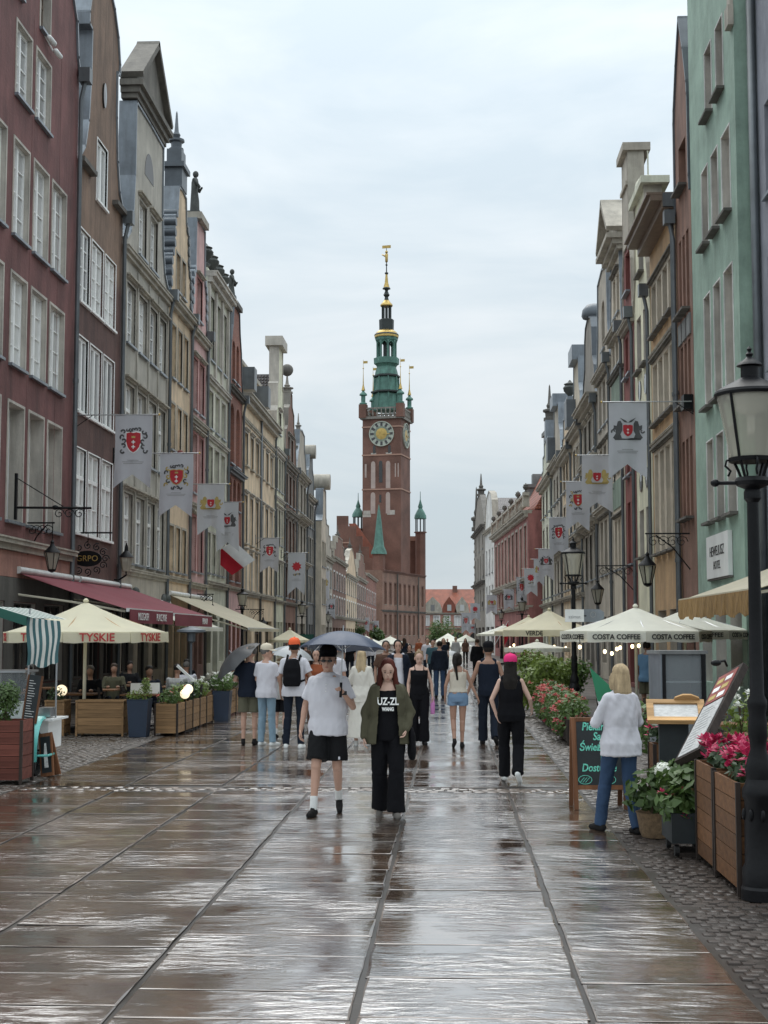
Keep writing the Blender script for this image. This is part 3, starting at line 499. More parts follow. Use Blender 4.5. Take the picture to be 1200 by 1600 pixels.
h, W = house('tall_gable_house', 'slim pale cream house with a tall square gable head', *Lh(86.45, 91.5), 'cream_plaster', [(0, 13.9), (.1, 14.3), (.2, 15.8), (.35, 16.2), (.4, 17.6), (.55, 17.8), (.56, 20.2), (1, 20.3)], [(4.4, 6.4, 3, 'whitet'), (7.6, 9.8, 3, 'grey'), (11, 13, 3, 'grey'), (14.6, 16, 1, 'grey')], ridge=18.5, rec=.18, cornices=((13.4, .2, .25, 'aged_trim'), (10.4, .15, .2, 'aged_trim'), (4, .2, .2, 'sandstone')), trim='aged_trim', cop='aged_trim', pipe=1, hood='aged_trim')
MB().bx(W/2-1.35, W/2+1.35, -.3, .8, 20.1, 20.7).build('gable_head', 'aged_trim', h)
h, W = house('carved_house', 'dark red brick house with carved grey window bays and ball finial', *Lh(91.55, 98.6), 'rust_plaster', [(0, 13.5), (.1, 14), (.2, 15.4), (.45, 15.8), (.5, 17), (.8, 17.4), (.85, 18.2), (1, 18.3)], [(4.4, 6.4, 3, 'grey'), (7.4, 9.6, 3, 'brown'), (10.6, 12.6, 3, 'brown'), (13.6, 15.2, 2, 'brown', {'m': 1.6})], ridge=16.5, rec=.25, cornices=((13.2, .3, .3, 'stone_plaster'), (10, .3, .3, 'stone_plaster'), (7, .25, .3, 'stone_plaster'), (4, .2, .2, 'stone_plaster')), trim='stone_plaster', tw=.2, cop='stone_plaster', pipe=1, hood='stone_plaster')
finial(h, W/2, 18.3, 1.3, .4, 'stone_plaster'); MB().ell((W/2, .25, 19.9), (.42, .42, .42), 12, 8).build('ball_finial', 'dark_stone', h, smooth=True)
h, W = house('ornate_stone_house', 'ornate pale stone house with balconies and stepped pinnacles', *Lh(98.65, 106), 'taupe_plaster', [(0, 13.5), (.15, 14.2), (.3, 14.9), (.5, 15.6), (.52, 16.6), (1, 16.8)], [(4.4, 6.6, 3, 'grey'), (7.6, 9.8, 3, 'grey'), (10.8, 12.8, 3, 'grey')], ridge=15.6, rec=.25, cornices=((13.3, .4, .3, 'sandstone'), (10.2, .5, .3, 'sandstone'), (7, .45, .3, 'sandstone'), (4, .25, .2, 'sandstone')), trim='sandstone', tw=.2, cop='zinc', pipe=1, hood='sandstone')
for x, z in ((.3, 13.5), (1.4, 15), (W/2, 16.8), (W-1.4, 15), (W-.3, 13.5)): finial(h, x, z, 1.3, .22, 'stone_plaster')
h, W = house('slate_house', 'tall slate grey house with a curled zinc gable head', *Lh(106.05, 112), 'slate_plaster', [(0, 12.5), (.2, 13), (.3, 14.4), (.55, 14.8), (.6, 15.7), (1, 15.8)], [(4.4, 6.4, 3, 'grey'), (7.4, 9.4, 3, 'grey'), (10.2, 12, 3, 'grey')], ridge=14, rec=.2, cornices=((12.4, .3, .3, 'sandstone'),), trim='sandstone', pipe=1)
MB().tube([(W/2, -.4, 16.1), (W/2, .9, 16.1)], .55, 12).build('gable_roll', 'sandstone', h, smooth=40)
h, W = house('corner_house', 'grey stone corner house with round pale gable cap', *Lh(112.05, 116.5, -10.1), 'beige_plaster', [(0, 11), (.3, 11.5), (.4, 13.6), (1, 13.8)], [(4.4, 6.4, 2, 'grey'), (7.4, 9.4, 2, 'grey')], ridge=12.5, rec=.2, trim='sandstone', cop='zinc')
MB().tube([(W/2, -.5, 14.3), (W/2, 1.0, 14.3)], .65, 12).build('gable_roll', 'sandstone', h, smooth=40)
XF = -12.5
FAR = [('white_gable_house', 'white house with scrolled gable beside a steep dark roof', 117, 136, 'white_plaster', 10.2, 13.6, 4, 'scroll'), ('sandstone_house', 'pale sandstone house with carved gable before the brick stepped gable', 136.1, 152, 'taupe_plaster', 10, 13.2, 4, 'step'),
  ('rust_house', 'rust red house with bay of pale windows near the town hall', 152.1, 172, 'rust_plaster', 10.5, 13, 5, 'step'), ('peach_gable_house', 'peach house with white gable between rust houses near the town hall', 172.1, 192, 'peach_plaster', 9.5, 13, 5, 'scroll'), ('striped_house', 'red house with pale window frames and thin pinnacles near the town hall', 192.1, 214, 'rust_plaster', 10, 13.4, 5, 'step'), ('cornice_house', 'red brick house with pale flat cornice next to the town hall', 214.1, 244, 'gothic_brick', 11.4, 0, 6, 'flat')]
for nm, lb, ya, yb, mt, ev, tp, n, gt in FAR:
    pr = {'scroll': [(0, ev), (.15, ev+.4), (.3, lerp(ev, tp, .45)), (.5, lerp(ev, tp, .6)), (.6, lerp(ev, tp, .85)), (1, tp)], 'step': [(0, ev), (.18, ev), (.18, lerp(ev, tp, .35)), (.4, lerp(ev, tp, .35)), (.4, lerp(ev, tp, .7)), (.65, lerp(ev, tp, .7)), (.65, tp), (1, tp)], 'flat': ev}[gt]
    h, W = house(nm, lb, *Lh(ya, yb, XF), mt, pr, [(z, z+1.9, (n, min(1.6, (yb-ya)/n*.6)), 'white') for z in (4.2, 6.9)[:2]], ridge=(tp or ev+3)-.6, rec=.2, trim='white_plaster', tw=.2, cornices=((ev-.3, .35, .4, 'sandstone'), (3.9, .3, .3, 'sandstone')), cop='sandstone', ground=n)
    if gt != 'flat':
        for x in (.3, W/2, W-.3): finial(h, x, (tp if x == W/2 else ev), 1.5, .3, 'dark_stone')
# ---- right row
h, W = house('purple_house', 'dark purple grey house at the edge beside the mint green house', *Rh(24, 33.2, 7.35), 'lead_plaster', 19.0, [(4.8, 7, 4, 'brown'), (8, 10.6, 4, 'brown'), (12, 14.2, 4, 'brown')], ridge=22, rec=.3)
MB().tube([(W-9.1, -.12, .1), (W-9.1, -.12, 18.8)], .1, 10).build('drainpipe', 'pipe_zinc', h, smooth=True)
gc = [(34.15, 35.2), (35.7, 36.6), (37.1, 38.0)]
h, W = house('mint_house', 'mint green house with deep bare window reveals and shop sign', *Rh(33.45, 39.75), 'green_plaster', 21.8, [(4.9, 7.05, gc, 'brown'), (7.95, 10.95, gc, 'brown'), (12.3, 14.4, gc, 'brown'), (15.6, 17.45, [(34.75, 35.7), (36.3, 37.25)], 'brown')], ridge=24, rec=.36, sillm='dark_stone', sproj=.2, trim='white_plaster', tw=.035, cornices=((21.6, .5, .6, 'sandstone'),), pipe=None, ground=3, lining='aged_trim')
MB().bx(W-.36, W+.05, -.14, -.002, 16.6, 17.1).bx(W-.3, W+.02, -.09, -.002, 17.1, 18.0).bx(W-.42, W+.12, -.24, -.002, 18.0, 18.3).build('pilaster_capital', 'sandstone', h)
h, W = house('russet_house', 'narrow russet brown house next to the mint green house', *Rh(39.8, 42.45), 'rust_plaster', [(0, 14.6), (.04, 15.0), (.06, 17.4), (.12, 17.8), (.5, 19.0), (1, 20.2)], [(5.3, 7.6, 3, 'brown'), (8.6, 10.4, 3, 'brown'), (11.3, 13.6, 3, 'brown'), (15, 16.4, 1, 'brown')], ridge=17, rec=.22, sillm='dark_stone', sproj=.24, pipe=0, cop='lead', trim=None, ground=1)
for i in range(3): MB().bx(.3+i*.75, .85+i*.75, -.05, -.002, 10.5, 11.1).build('slate_relief', 'slate_plaster', h)
h, W = house('ochre_house', 'ochre brown house with scratched plaster friezes and heavy brown eaves', *Rh(42.5, 48.05), 'ochre_plaster', 15.2, [(4.6, 7.9, (4, .85), 'brown'), (8.9, 10.9, (4, .95), 'grey'), (11.9, 13.6, (4, .95), 'grey')], ridge=18, roof='dark_tiles', rec=.34, sillm='dark_stone', sproj=.2, trim='beige_plaster', tw=.14, cornices=((15.1, .75, .5, 'brown_frame'), (8.3, .1, .12, 'sandstone'), (11.3, .1, .12, 'sandstone')), pipe=1, ground=2, lining='beige_plaster', hood='weathered_stone')
for z0 in (8.35, 11.2): pass
h, W = house('ivory_house', 'plain ivory house with round porthole windows and boxy gable', *Rh(48.1, 52.25), 'ivory_plaster', [(0, 13.8), (.1, 14.2), (.28, 15), (.33, 17.6), (1, 17.7)], [(4.7, 6.4, 2, 'brown'), (8.6, 10.0, 2, 'grey'), (11.4, 13.4, 2, 'grey'), (14.8, 16.0, 1, 'grey')], ridge=16.8, rec=.3, sproj=.2, sillm='dark_stone', pipe=1, cornices=(), cop='sandstone', ground=2, lining='aged_trim')
for x in (W*.32, W*.68):
    for z in (7.4, 10.7): MB().lathe([(.36, 0), (.36, .03), (.3, .04), (.02, .041)], 18).xf(Matrix.Translation((x, .0, z)) @ Matrix.Rotation(PI/2, 4, 'X')).build('porthole', 'dark_glass', h, smooth=30)
MB().bx(W/2-1.7, W/2+1.7, -.2, .8, 17.6, 17.85).ell((W/2, .3, 17.9), (.5, .5, .5), 14, 8).tube([(W/2, .3, 18.2), (W/2, .3, 19.3)], .03, 6).build('gable_cap', 'sage_plaster', h, smooth=40)
h, W = house('wine_house', 'narrow wine red house with a tall grey chimney like gable', *Rh(52.3, 55.55), 'wine_plaster', [(0, 14), (.12, 14.4), (.2, 16), (.4, 16.6), (.46, 20.4), (1, 20.5)], [(4.6, 7, 2, 'brown'), (8, 10.6, 2, 'brown'), (11.8, 13.4, 2, 'brown'), (15, 16.6, 1, 'brown')], ridge=16.5, rec=.2, sproj=.18, pipe=1, cop='sandstone', cornices=((13.7, .25, .25, 'sandstone'),), ground=1)
MB().bx(.86, W-.86, -.06, .56, 16.8, 20.35).build('gable_facing', 'taupe_plaster', h); MB().bx(.6, W-.6, -.25, .8, 20.3, 20.6).build('gable_head', 'taupe_plaster', h); MB().bx(.75, W-.75, -.15, .7, 19.0, 19.15).build('gable_band', 'taupe_plaster', h)
h, W = house('green_panel_house', 'cream house with grey green panels and a small pediment', *Rh(55.6, 59.85), 'beige_plaster', [(0, 14.2), (.1, 14.6), (.2, 16), (.3, 17.4), (1, 17.5)], [(4.6, 6.6, 3, 'grey'), (8.6, 10.9, 3, 'grey'), (12.9, 14.0, 3, 'grey'), (15, 16.6, 2, 'grey', {'m': .9})], ridge=16.4, rec=.28, pipe=1, cornices=((14.2, .3, .3, 'sandstone'), (12.5, .2, .2, 'dark_stone')), ground=2, hood='weathered_stone')
for z in (11.2, 7.1): MB().bx(.3, W-.3, -.04, -.002, z, z+1.15).build('panel', 'panel_green', h)
pediment(h, .2, W-.2, 17.9, 19.6, .6, 'sandstone')
h, W = house('arched_beige_house', 'beige house with arched attic window above paired windows', *Rh(59.9, 65.5), 'taupe_plaster', [(0, 13.8), (.1, 14.2), (.25, 15.4), (.35, 17.9), (1, 18.2)], [(4.6, 7, 3, 'grey'), (8, 10.3, 3, 'grey'), (11.2, 13.2, 3, 'grey'), (14.6, 16.8, 1, 'brown', {'arch': 1})], ridge=17, rec=.26, pipe=1, cornices=((13.5, .3, .3, 'sandstone'), (7.4, .3, .3, 'sandstone')), cop='zinc', ground=2, hood='weathered_stone')
h, W = house('carved_grey_house', 'grey stone house with domed zinc gable top and carved columns', *Rh(65.55, 72.7), 'stone_plaster', [(0, 13), (.15, 13.4), (.25, 14.6), (.45, 15.2), (.5, 16.6), (.62, 17.2), (1, 17.5)], [(4.6, 6.8, 3, 'grey'), (7.8, 9.8, 3, 'grey'), (10.8, 12.4, 3, 'grey')], ridge=15.5, rec=.26, pipe=1, cornices=((13, .5, .4, 'sandstone'), (10.2, .3, .3, 'sandstone'), (7.2, .4, .3, 'sandstone')), cop='lead', ground=3, trim='sandstone', hood='sandstone')
MB().lathe([(.6, 0), (.65, .1), (.6, .4), (.4, .65), (.02, .75)], 16, (W/2, .3, 17.45)).build('zinc_dome', 'lead', h, smooth=40)
RF = [('zinc_box_house', 'cream house with boxy zinc dormer high on its gable', 72.75, 79, 'beige_plaster', 13, 16.6, 'scroll'), ('mustard_house', 'mustard yellow house with carved window heads', 79.05, 86, 'yellow_plaster', 12.6, 15.6, 'step'), ('brown_stone_house', 'brown stone house with zinc capped gable head', 86.05, 94, 'taupe_plaster', 13, 16.4, 'scroll'), ('spire_house', 'pale carved house with slender stone spire on its gable', 94.05, 105.5, 'sage_plaster', 12.8, 15.6, 'step')]
for nm, lb, ya, yb, mt, ev, tp, gt in RF:
    pr = {'scroll': [(0, ev), (.15, ev+.4), (.3, lerp(ev, tp, .45)), (.5, lerp(ev, tp, .6)), (.55, tp), (1, tp)], 'step': [(0, ev), (.18, ev), (.18, lerp(ev, tp, .35)), (.4, lerp(ev, tp, .35)), (.4, lerp(ev, tp, .7)), (.65, lerp(ev, tp, .7)), (.65, tp), (1, tp)]}[gt]
    h, W = house(nm, lb, *Rh(ya, yb), mt, pr, [(4.5, 6.6, 3, 'grey'), (7.5, 9.5, 3, 'grey'), (10.3, 12, 3, 'grey')], ridge=tp-1, rec=.28, sproj=.2, trim='sandstone', tw=.14, cornices=((ev-.3, .4, .4, 'sandstone'), (7.0, .4, .3, 'sandstone'), (4, .25, .25, 'sandstone')), cop='zinc', pipe=1, ground=3)
    if nm == 'spire_house': MB().bx(W/2-.5, W/2+.5, -.1, .7, tp, tp+1.4).build('spire_base', 'zinc', h); finial(h, W/2, tp+1.4, 2.6, .45, 'dark_stone'); finial(h, .8, ev, 1.2, .25, 'dark_stone')
    elif nm != 'mustard_house': MB().bx(W/2-1.2, W/2+1.2, -.35, .9, tp-.1, tp+.7).build('gable_head', 'zinc', h); MB().bx(.9, 2.3, -.5, .6, ev+.2, ev+1.7).build('dormer_box', 'lead', h)
    else: vase(h, W/2, tp, 1.2); vase(h, .5, ev, 1.0)
h, W = house('rose_red_house', 'long rose red house with pilasters, stone balustrade and orange roof', (4.35, 136), (5.9, 106), 'rose_plaster', 11.3, [(4.4, 5.6, (9, 1.5), 'grey'), (6.4, 10.2, (9, 1.7), 'grey')], rec=.2, sillm='sandstone', trim='taupe_plaster', tw=.2, cornices=((11.0, .5, .5, 'sandstone'), (5.95, .4, .4, 'sandstone'), (4, .3, .3, 'sandstone')), ground=6)
MB().add([(0, .5, 11.3), (W, .5, 11.3), (W, 2.7, 15.4), (0, 2.7, 15.4), (W, 11, 15.8), (0, 11, 15.8), (W, 11, 11.3), (0, 11, 11.3)], [(0, 1, 2, 3), (3, 2, 4, 5), (1, 6, 4, 2), (0, 3, 5, 7), (5, 4, 6, 7), (0, 7, 6, 1)]).build('roof', 'red_tiles', h)
for i in range(26):
    x = .4+i*(W-.8)/25
    if i % 5 == 0: MB().bx(x-.22, x+.22, -.35, .15, 11.52, 12.6).build('balustrade_post', 'sandstone', h); vase(h, x, 12.6, .7, 'dark_stone', -.1)
    else: MB().lathe([(.1, 0), (.16, .25), (.08, .6), (.1, .8)], 8, (x, -.1, 11.52)).build('baluster', 'sandstone', h, smooth=True)
MB().bx(0, W, -.3, .1, 12.34, 12.5).build('balustrade_rail', 'sandstone', h)
for x, z in ((W-1.5, 18.2), (W*.5, 15.6)): MB().bx(x-.8, x+.8, 1.5, 3.4, 11.4, z-1.2).bx(x-.95, x+.95, 1.35, 3.55, z-1.2, z-.9).bx(x-.5, x+.5, 2, 3.2, z-.9, z).build('chimney_gable', 'slate_plaster', h)
h, W = house('narrow_white_house', 'narrow white house with rounded gable between red and dark houses', (3.7, 146), (4.33, 136.1), 'white_plaster', [(0, 12.5), (.2, 13.2), (.35, 15), (.6, 15.8), (1, 16.2)], [(4.6, 6.8, 3, 'grey'), (8, 10.4, 3, 'grey')], ridge=14.5, rec=.2, cornices=((12.2, .3, .3, 'sandstone'),), ground=2, cop='sandstone')
h, W = house('dark_pinnacle_house', 'dark grey stone house with crocketed pinnacle closing the right row', (2.95, 166), (3.68, 146.1), 'stone_plaster', [(0, 13.5), (.12, 14.2), (.3, 15.2), (.5, 16.2), (.7, 17.0), (1, 17.2)], [(4.6, 6.8, 4, 'grey'), (8, 10.4, 4, 'grey'), (11, 12.8, 3, 'grey')], ridge=17, rec=.25, cornices=((13.2, .4, .3, 'dark_stone'), (7.4, .4, .3, 'dark_stone')), ground=3, cop='dark_stone')
finial(h, .6, 14, 5.2, .6, 'dark_stone'); finial(h, W/2, 17.2, 2.5, .5, 'dark_stone')
for i in range(10): MB().ell((.6+(.5 if i % 2 else -.5), .2, 13.4-i*.9), (.35, .3, .3), 8, 6).build('crocket', 'dark_stone', h, smooth=True)
# ---------------------------------------------------------------- town hall and the far end
pm('pale_niche', (.45, .36, .32), .8, .12, 1); pm('pale_course', (.4, .24, .18), .8, .15, 1); pm('clock_pale', (.36, .36, .23), .5, .2, 1.5); pm('clock_sage', (.22, .26, .2), .5, .2, 1.5); pm('clock_rim', (.42, .45, .38), .5, .15, 1)
TY = 285.0
def zt(py, px=604, Y=TY): return atY(px, py, Y).z
K = TY/F
tp_ = atY(604, 900, TY); th = thing('town_hall_tower', 'tall red brick clock tower with green copper helm and gilded spire', 'tower', (tp_.x, TY, 0), R(-11.8))
HW = 3.95; zb = zt(658); MB().bx(-HW, HW, -HW, HW, 0, zb).build('shaft', 'hall_brick', th)
def U(px): return (px-597.5)*K*1.032
yf = -HW
def face_panel(nm, px0, px1, py0, py1, mat, arch=True, out=.05):
    a, b, z1, z0 = U(px0), U(px1), zt(py0), zt(py1); r = (b-a)/2
    pl = [(a, z0), (b, z0)]+([((a+b)/2+r*math.cos(R(q)), z1-r+r*1.3*math.sin(R(q))) for q in range(0, 181, 30)] if arch else [(b, z1), (a, z1)])
    return MB().prism(pl, yf-out, yf-.002).build(nm, mat, th)
for a, b, c, d in ((581, 587.7, 725, 766), (604, 611, 725, 766), (580.5, 587.7, 773, 805), (604, 610.7, 773, 805)): face_panel('blind_niche', a, b, c, d, 'pale_niche'); face_panel('niche_arch', a-1, b+1, c-1.5, c+4, 'hall_brick', True, .03)
for a, b, c, d in ((593.5, 598.7, 724, 757), (594, 597, 776, 788), (584, 588, 700, 712), (607.5, 611.5, 700, 712)): face_panel('slot_window', a, b, c, d, 'dark_glass')
for a, b in ((571.3, 574), (618, 619.6), (622.4, 624)): face_panel('pale_strip', a, b, 728, 749, 'pale_niche', False)
for a, b, c, d in ((569, 580, 800, 807), (606, 618, 800, 807), (568, 581, 806, 810), (581, 589, 711, 715), (604, 613, 711, 715)): face_panel('white_patch', a, b, c, d, 'aged_trim', False, .04)
for py in (714.5, 767.5, 671): MB().bx(-HW-.12, HW+.12, -HW-.12, HW+.12, zt(py)-.14, zt(py)+.14).build('string_course', 'pale_course', th)
def clock(rot):
    c = thing('clock', '', ''); del c['label']; del c['category']; c.parent = th; zc = zt(682); c.location = (0, 0, 0); c.rotation_euler = (0, 0, rot)
    f0 = Matrix.Translation((0, yf-.02, zc)) @ Matrix.Rotation(PI/2, 4, 'X')
    def dsk(nm, prof, mat): MB().lathe(prof, 40).xf(f0).build(nm, mat, c, smooth=30)
    dsk('dial', [(2.42, 0), (2.42, .12), (.02, .121)], 'clock_pale'); dsk('rim', [(2.55, 0), (2.55, .3), (2.38, .3), (2.36, .14)], 'clock_rim'); dsk('inner_dial', [(1.55, .12), (1.55, .15), (.02, .151)], 'clock_sage'); dsk('gilt_centre', [(1.15, .15), (.8, .19), (.02, .2)], 'gold')
    for i in range(12):
        a = 2*PI*i/12; MB().box((1.95*math.sin(a), yf-.17, zc+1.95*math.cos(a)), (.46, .04, .74), ry=a).build('numeral', 'crest_dark', c)
    MB().box((.85, yf-.26, zc-.05), (1.9, .04, .12), ry=R(3)).build('hand', 'gold', c); MB().box((.55, yf-.3, zc-.12), (1.2, .04, .16), ry=R(11)).build('hand', 'gold', c)
clock(0); clock(PI/2)
zg = zt(657); MB().bx(-HW-.45, HW+.45, -HW-.45, HW+.45, zg-.25, zg+.25).build('gallery_floor', 'stone_plaster', th)
zt2 = zt(641)
for s, ax in ((-1, 0), (1, 0), (-1, 1), (1, 1)):
    q = s*(HW+.2); r = MB(); (r.bx(-HW-.4, HW+.4, q-.16, q+.16, zt2-.3, zt2) if ax == 0 else r.bx(q-.16, q+.16, -HW+.0, HW-.0, zt2-.3, zt2)); r.build('gallery_rail', 'stone_plaster', th)
    for i in range(9):
        p = -HW+.4+i*(2*HW-.8)/8; c = (p, q) if ax == 0 else (q, p); MB().lathe([(.16, 0), (.2, .5), (.1, 1.1), (.16, zt2-.3-zg-.25)], 8, (*c, zg+.25)).build('baluster', 'stone_plaster', th, smooth=True)
for sx in (-1, 1):
    for sy in (-1, 1):
        x, y = sx*(HW-.1), sy*(HW-.1); p = MB().bx(x-.75, x+.75, y-.75, y+.75, zg, zt(636)).build('corner_pier', 'hall_brick', th)
        MB().lathe([(.75, 0), (.8, .3), (.45, .5), (.45, 1.8), (.8, 1.9), (.75, 2.2), (.3, 2.6), (.15, 3.0)], 10, (x, y, zt(636))).build('corner_turret', 'copper_green', th, smooth=30)
        MB().lathe([(.42, 0), (.3, .4), (.12, 1.2), (.05, 3.6), (.05, 4.4), (.18, 4.5), (.04, 4.7), (.03, 6.3)], 8, (x, y, zt(636)+2.9)).bx(x-.02, x+.9, y-.02, y+.02, zt(636)+8.4, zt(636)+8.9).build('gilded_pinnacle', 'gold', th, smooth=30)
def oct_(nm, pts, mat, n=8, sm=25): return MB().lathe([(hw*K/5.335*1.03, zt(380+zy/5.335)) for zy, hw in pts], n, (0, 0, 0), PI/8).build(nm, mat, th, smooth=sm)
oct_('helm_base', [(1400, 112), (1262, 104)], 'copper_green'); oct_('lower_gallery', [(1260, 104), (1252, 130), (1240, 130), (1236, 100)], 'copper_dark'); oct_('helm_drum', [(1238, 102), (1125, 94)], 'copper_green'); oct_('drum_cornice', [(1125, 95), (1118, 112), (1106, 112), (1100, 96)], 'copper_dark'); oct_('helm_bell', [(1102, 96), (1075, 92), (1055, 86), (1035, 80), (1020, 88), (1008, 104)], 'copper_green')
oct_('gallery_parapet', [(1010, 104), (962, 106), (960, 100), (1000, 96)], 'copper_green')
for i in range(8):
    a = PI/8+i*PI/4; r = 78*K/5.335; z0, z1 = zt(380+1000/5.335), zt(380+818/5.335); x, y = r*math.cos(a), r*math.sin(a); MB().lathe([(.28, 0), (.22, .3), (.22, z1-z0-.4), (.34, z1-z0)], 8, (x, y, z0)).build('lantern_column', 'copper_green', th, smooth=True)
    a2 = a+PI/8; MB().tube([(r*.95*math.cos(a+PI/4*q/6), r*.95*math.sin(a+PI/4*q/6), z1-.9+.8*math.sin(PI*q/6)) for q in range(7)], .16, 6).build('lantern_arch', 'copper_green', th, smooth=True)
    rr = 104*K/5.335; MB().tube([(rr*math.cos(a), rr*math.sin(a), zt(380+1240/5.335)), (rr*math.cos(a), rr*math.sin(a), zt(380+1120/5.335))], .16, 6).build('drum_column', 'copper_green', th); MB().tube([(rr*1.08*math.cos(a), rr*1.08*math.sin(a), zt(380+1400/5.335)), (rr*1.08*math.cos(a), rr*1.08*math.sin(a), zt(380+1255/5.335))], .18, 6).build('helm_column', 'copper_green', th)
MB().lathe([(.7, zt(380+1000/5.335)), (.7, zt(380+818/5.335))], 8).build('bell_frame', 'copper_dark', th)
oct_('lantern_cornice', [(822, 84), (812, 92), (790, 96)], 'copper_green'); oct_('gilded_crown', [(790, 98), (775, 101), (762, 94), (745, 84), (728, 62)], 'gold', 16, 40); oct_('crown_ribs', [(772, 102), (768, 102), (760, 97), (757, 90)], 'copper_dark', 16)
oct_('upper_gallery', [(728, 60), (640, 62), (636, 54), (640, 42)], 'copper_dark')
for i in range(8): a = PI/8+i*PI/4; r = 36*K/5.335; MB().tube([(r*math.cos(a), r*math.sin(a), zt(380+645/5.335)), (r*math.cos(a), r*math.sin(a), zt(380+528/5.335))], .17, 6).build('upper_column', 'copper_dark', th)
oct_('upper_crown', [(530, 46), (522, 52), (512, 50), (498, 36), (478, 22)], 'gold', 16, 40); oct_('spire_neck', [(480, 20), (450, 14), (432, 27), (424, 22), (400, 12), (388, 16), (382, 34), (375, 32), (368, 24)], 'copper_dark', 12, 30); oct_('spire_cone', [(370, 26), (330, 15), (260, 8)], 'gold', 12, 30); oct_('spire_rod', [(262, 8), (255, 15), (246, 15), (240, 5), (190, 4), (182, 11), (172, 4), (60, 3), (20, 1)], 'copper_dark', 8, 30)
zf = zt(380+110/5.335); MB().cap((0, 0, zf-1), (0, 0, zf+.3), .3, .35, 8).ell((0, 0, zf+.9), (.3, .3, .35), 8, 6).cap((-.2, 0, zf), (-.9, 0, zf+.4), .18, .12, 6).bx(-.9, .9, -.04, .04, zf+1.7, zf+2.3).build('gilded_figure', 'gold', th, smooth=50)
h, W = house('town_hall_wing', 'pale brick town hall wing with tall narrow windows', (-12.3, 262), (-4.9, 290), 'hall_brick_pale', 14.0, [(1.9, 5.7, (9, 1.2), 'grey'), (7.6, 11.6, (9, 1.2), 'grey')], rec=.4, trim='hall_brick', tw=.25, sillm='sandstone', cornices=((13.8, .3, .4, 'hall_brick'), (6.4, .3, .35, 'dark_stone')), ground=0, deep=12)
for x in (W*.3, W*.8): MB().tube([(x, -.3, .2), (x, -.3, 13.5)], .14, 6).build('drainpipe', 'dark_stone', h)
def P270(px, py, Y=272): v = atY(px, py, Y); return v.x, v.z
st = [P270(*p) for p in ((522, 1000), (522, 848), (526, 848), (526, 806), (544, 806), (544, 822), (556, 822), (556, 838), (566, 838), (566, 854), (576, 854), (576, 872), (596, 872), (596, 1000))]
gw = thing('brick_gable_wing', 'stepped red brick gable with orange roof left of the clock tower', 'building', (st[6][0], 272, 0)); MB().prism([(x-st[6][0], max(0, z)) for x, z in st], 0, 1.2).build('gable_wall', 'hall_brick', gw)
rp = [P270(*p, 276) for p in ((545, 818), (556, 818), (600, 880), (560, 880))]; MB().prism([(x-st[6][0], z) for x, z in rp], 4, 22).build('roof', 'red_tiles', gw)
for px in (530, 541): q = P270(px, 872); MB().prism([(q[0]-st[6][0]-.6, q[1]), (q[0]-st[6][0]+.6, q[1]), (q[0]-st[6][0]+.6, q[1]+1.4), (q[0]-st[6][0], q[1]+2.1), (q[0]-st[6][0]-.6, q[1]+1.4)], -.05, .01).build('arched_window', 'dark_glass', gw)
q = P270(534, 848); MB().bx(q[0]-st[6][0]-1.6, q[0]-st[6][0]+1.6, -.12, .01, q[1]-.12, q[1]+.12).build('pale_course', 'pale_course', gw)
v = atY(640, 1000, 293); sw = thing('brick_screen_wall', 'brick parapet wall between clock tower and stair turret', 'wall', (v.x, 293, 0)); MB().bx(0, 2.4, 0, .8, 0, zt(845, 604, 293)).build('wall', 'hall_brick', sw); MB().bx(-.05, 2.45, -.1, .9, zt(845, 604, 293), zt(838, 604, 293)).build('parapet', 'pale_course', sw)
def turret(px, Y, pyb, pyt, lab, shaft=True):
    v = atY(px, 900, Y); t_ = thing('stair_turret', lab, 'turret', (v.x, Y, 0)); zb_, zt_ = atY(px, pyb, Y).z, atY(px, pyt, Y).z; L_ = zt_-zb_
    MB().lathe([(1.05, 0 if shaft else zb_-6), (1.05, zb_-.3), (1.3, zb_-.2), (1.3, zb_)], 8).build('shaft', 'hall_brick', t_)
    for i in range(8): a = i*PI/4; MB().tube([(.95*math.cos(a), .95*math.sin(a), zb_), (.95*math.cos(a), .95*math.sin(a), zb_+L_*.32)], .11, 6).build('lantern_post', 'copper_dark', t_)
    MB().lathe([(1.25, zb_+L_*.32), (1.2, zb_+L_*.4), (.8, zb_+L_*.5), (.4, zb_+L_*.58), (.5, zb_+L_*.62), (.25, zb_+L_*.72), (.08, zb_+L_*.8), (.05, zt_)], 12).build('copper_cap', 'copper_green', t_, smooth=40)
turret(657, 291, 831, 768, 'slim brick stair turret with green cap right of the clock tower'); turret(559.5, 288, 826, 770, 'green capped lantern turret behind the orange roof')
v = atY(592, 866, 268); cs = thing('copper_spirelet', 'flared green copper spirelet in front of the brick tower', 'spire', (v.x, 268, 0)); zz = v.z; L_ = atY(592, 788, 268).z-zz
MB().lathe([(1.5, 0), (1.45, .05*L_), (1.0, .16*L_), (.8, .35*L_), (.5, .65*L_), (.2, .9*L_), (.03, L_)], 10, (0, 0, zz)).build('spire', 'copper_green', cs, smooth=30); MB().lathe([(1.2, 0), (1.2, zz)], 8).build('shaft', 'hall_brick', cs)
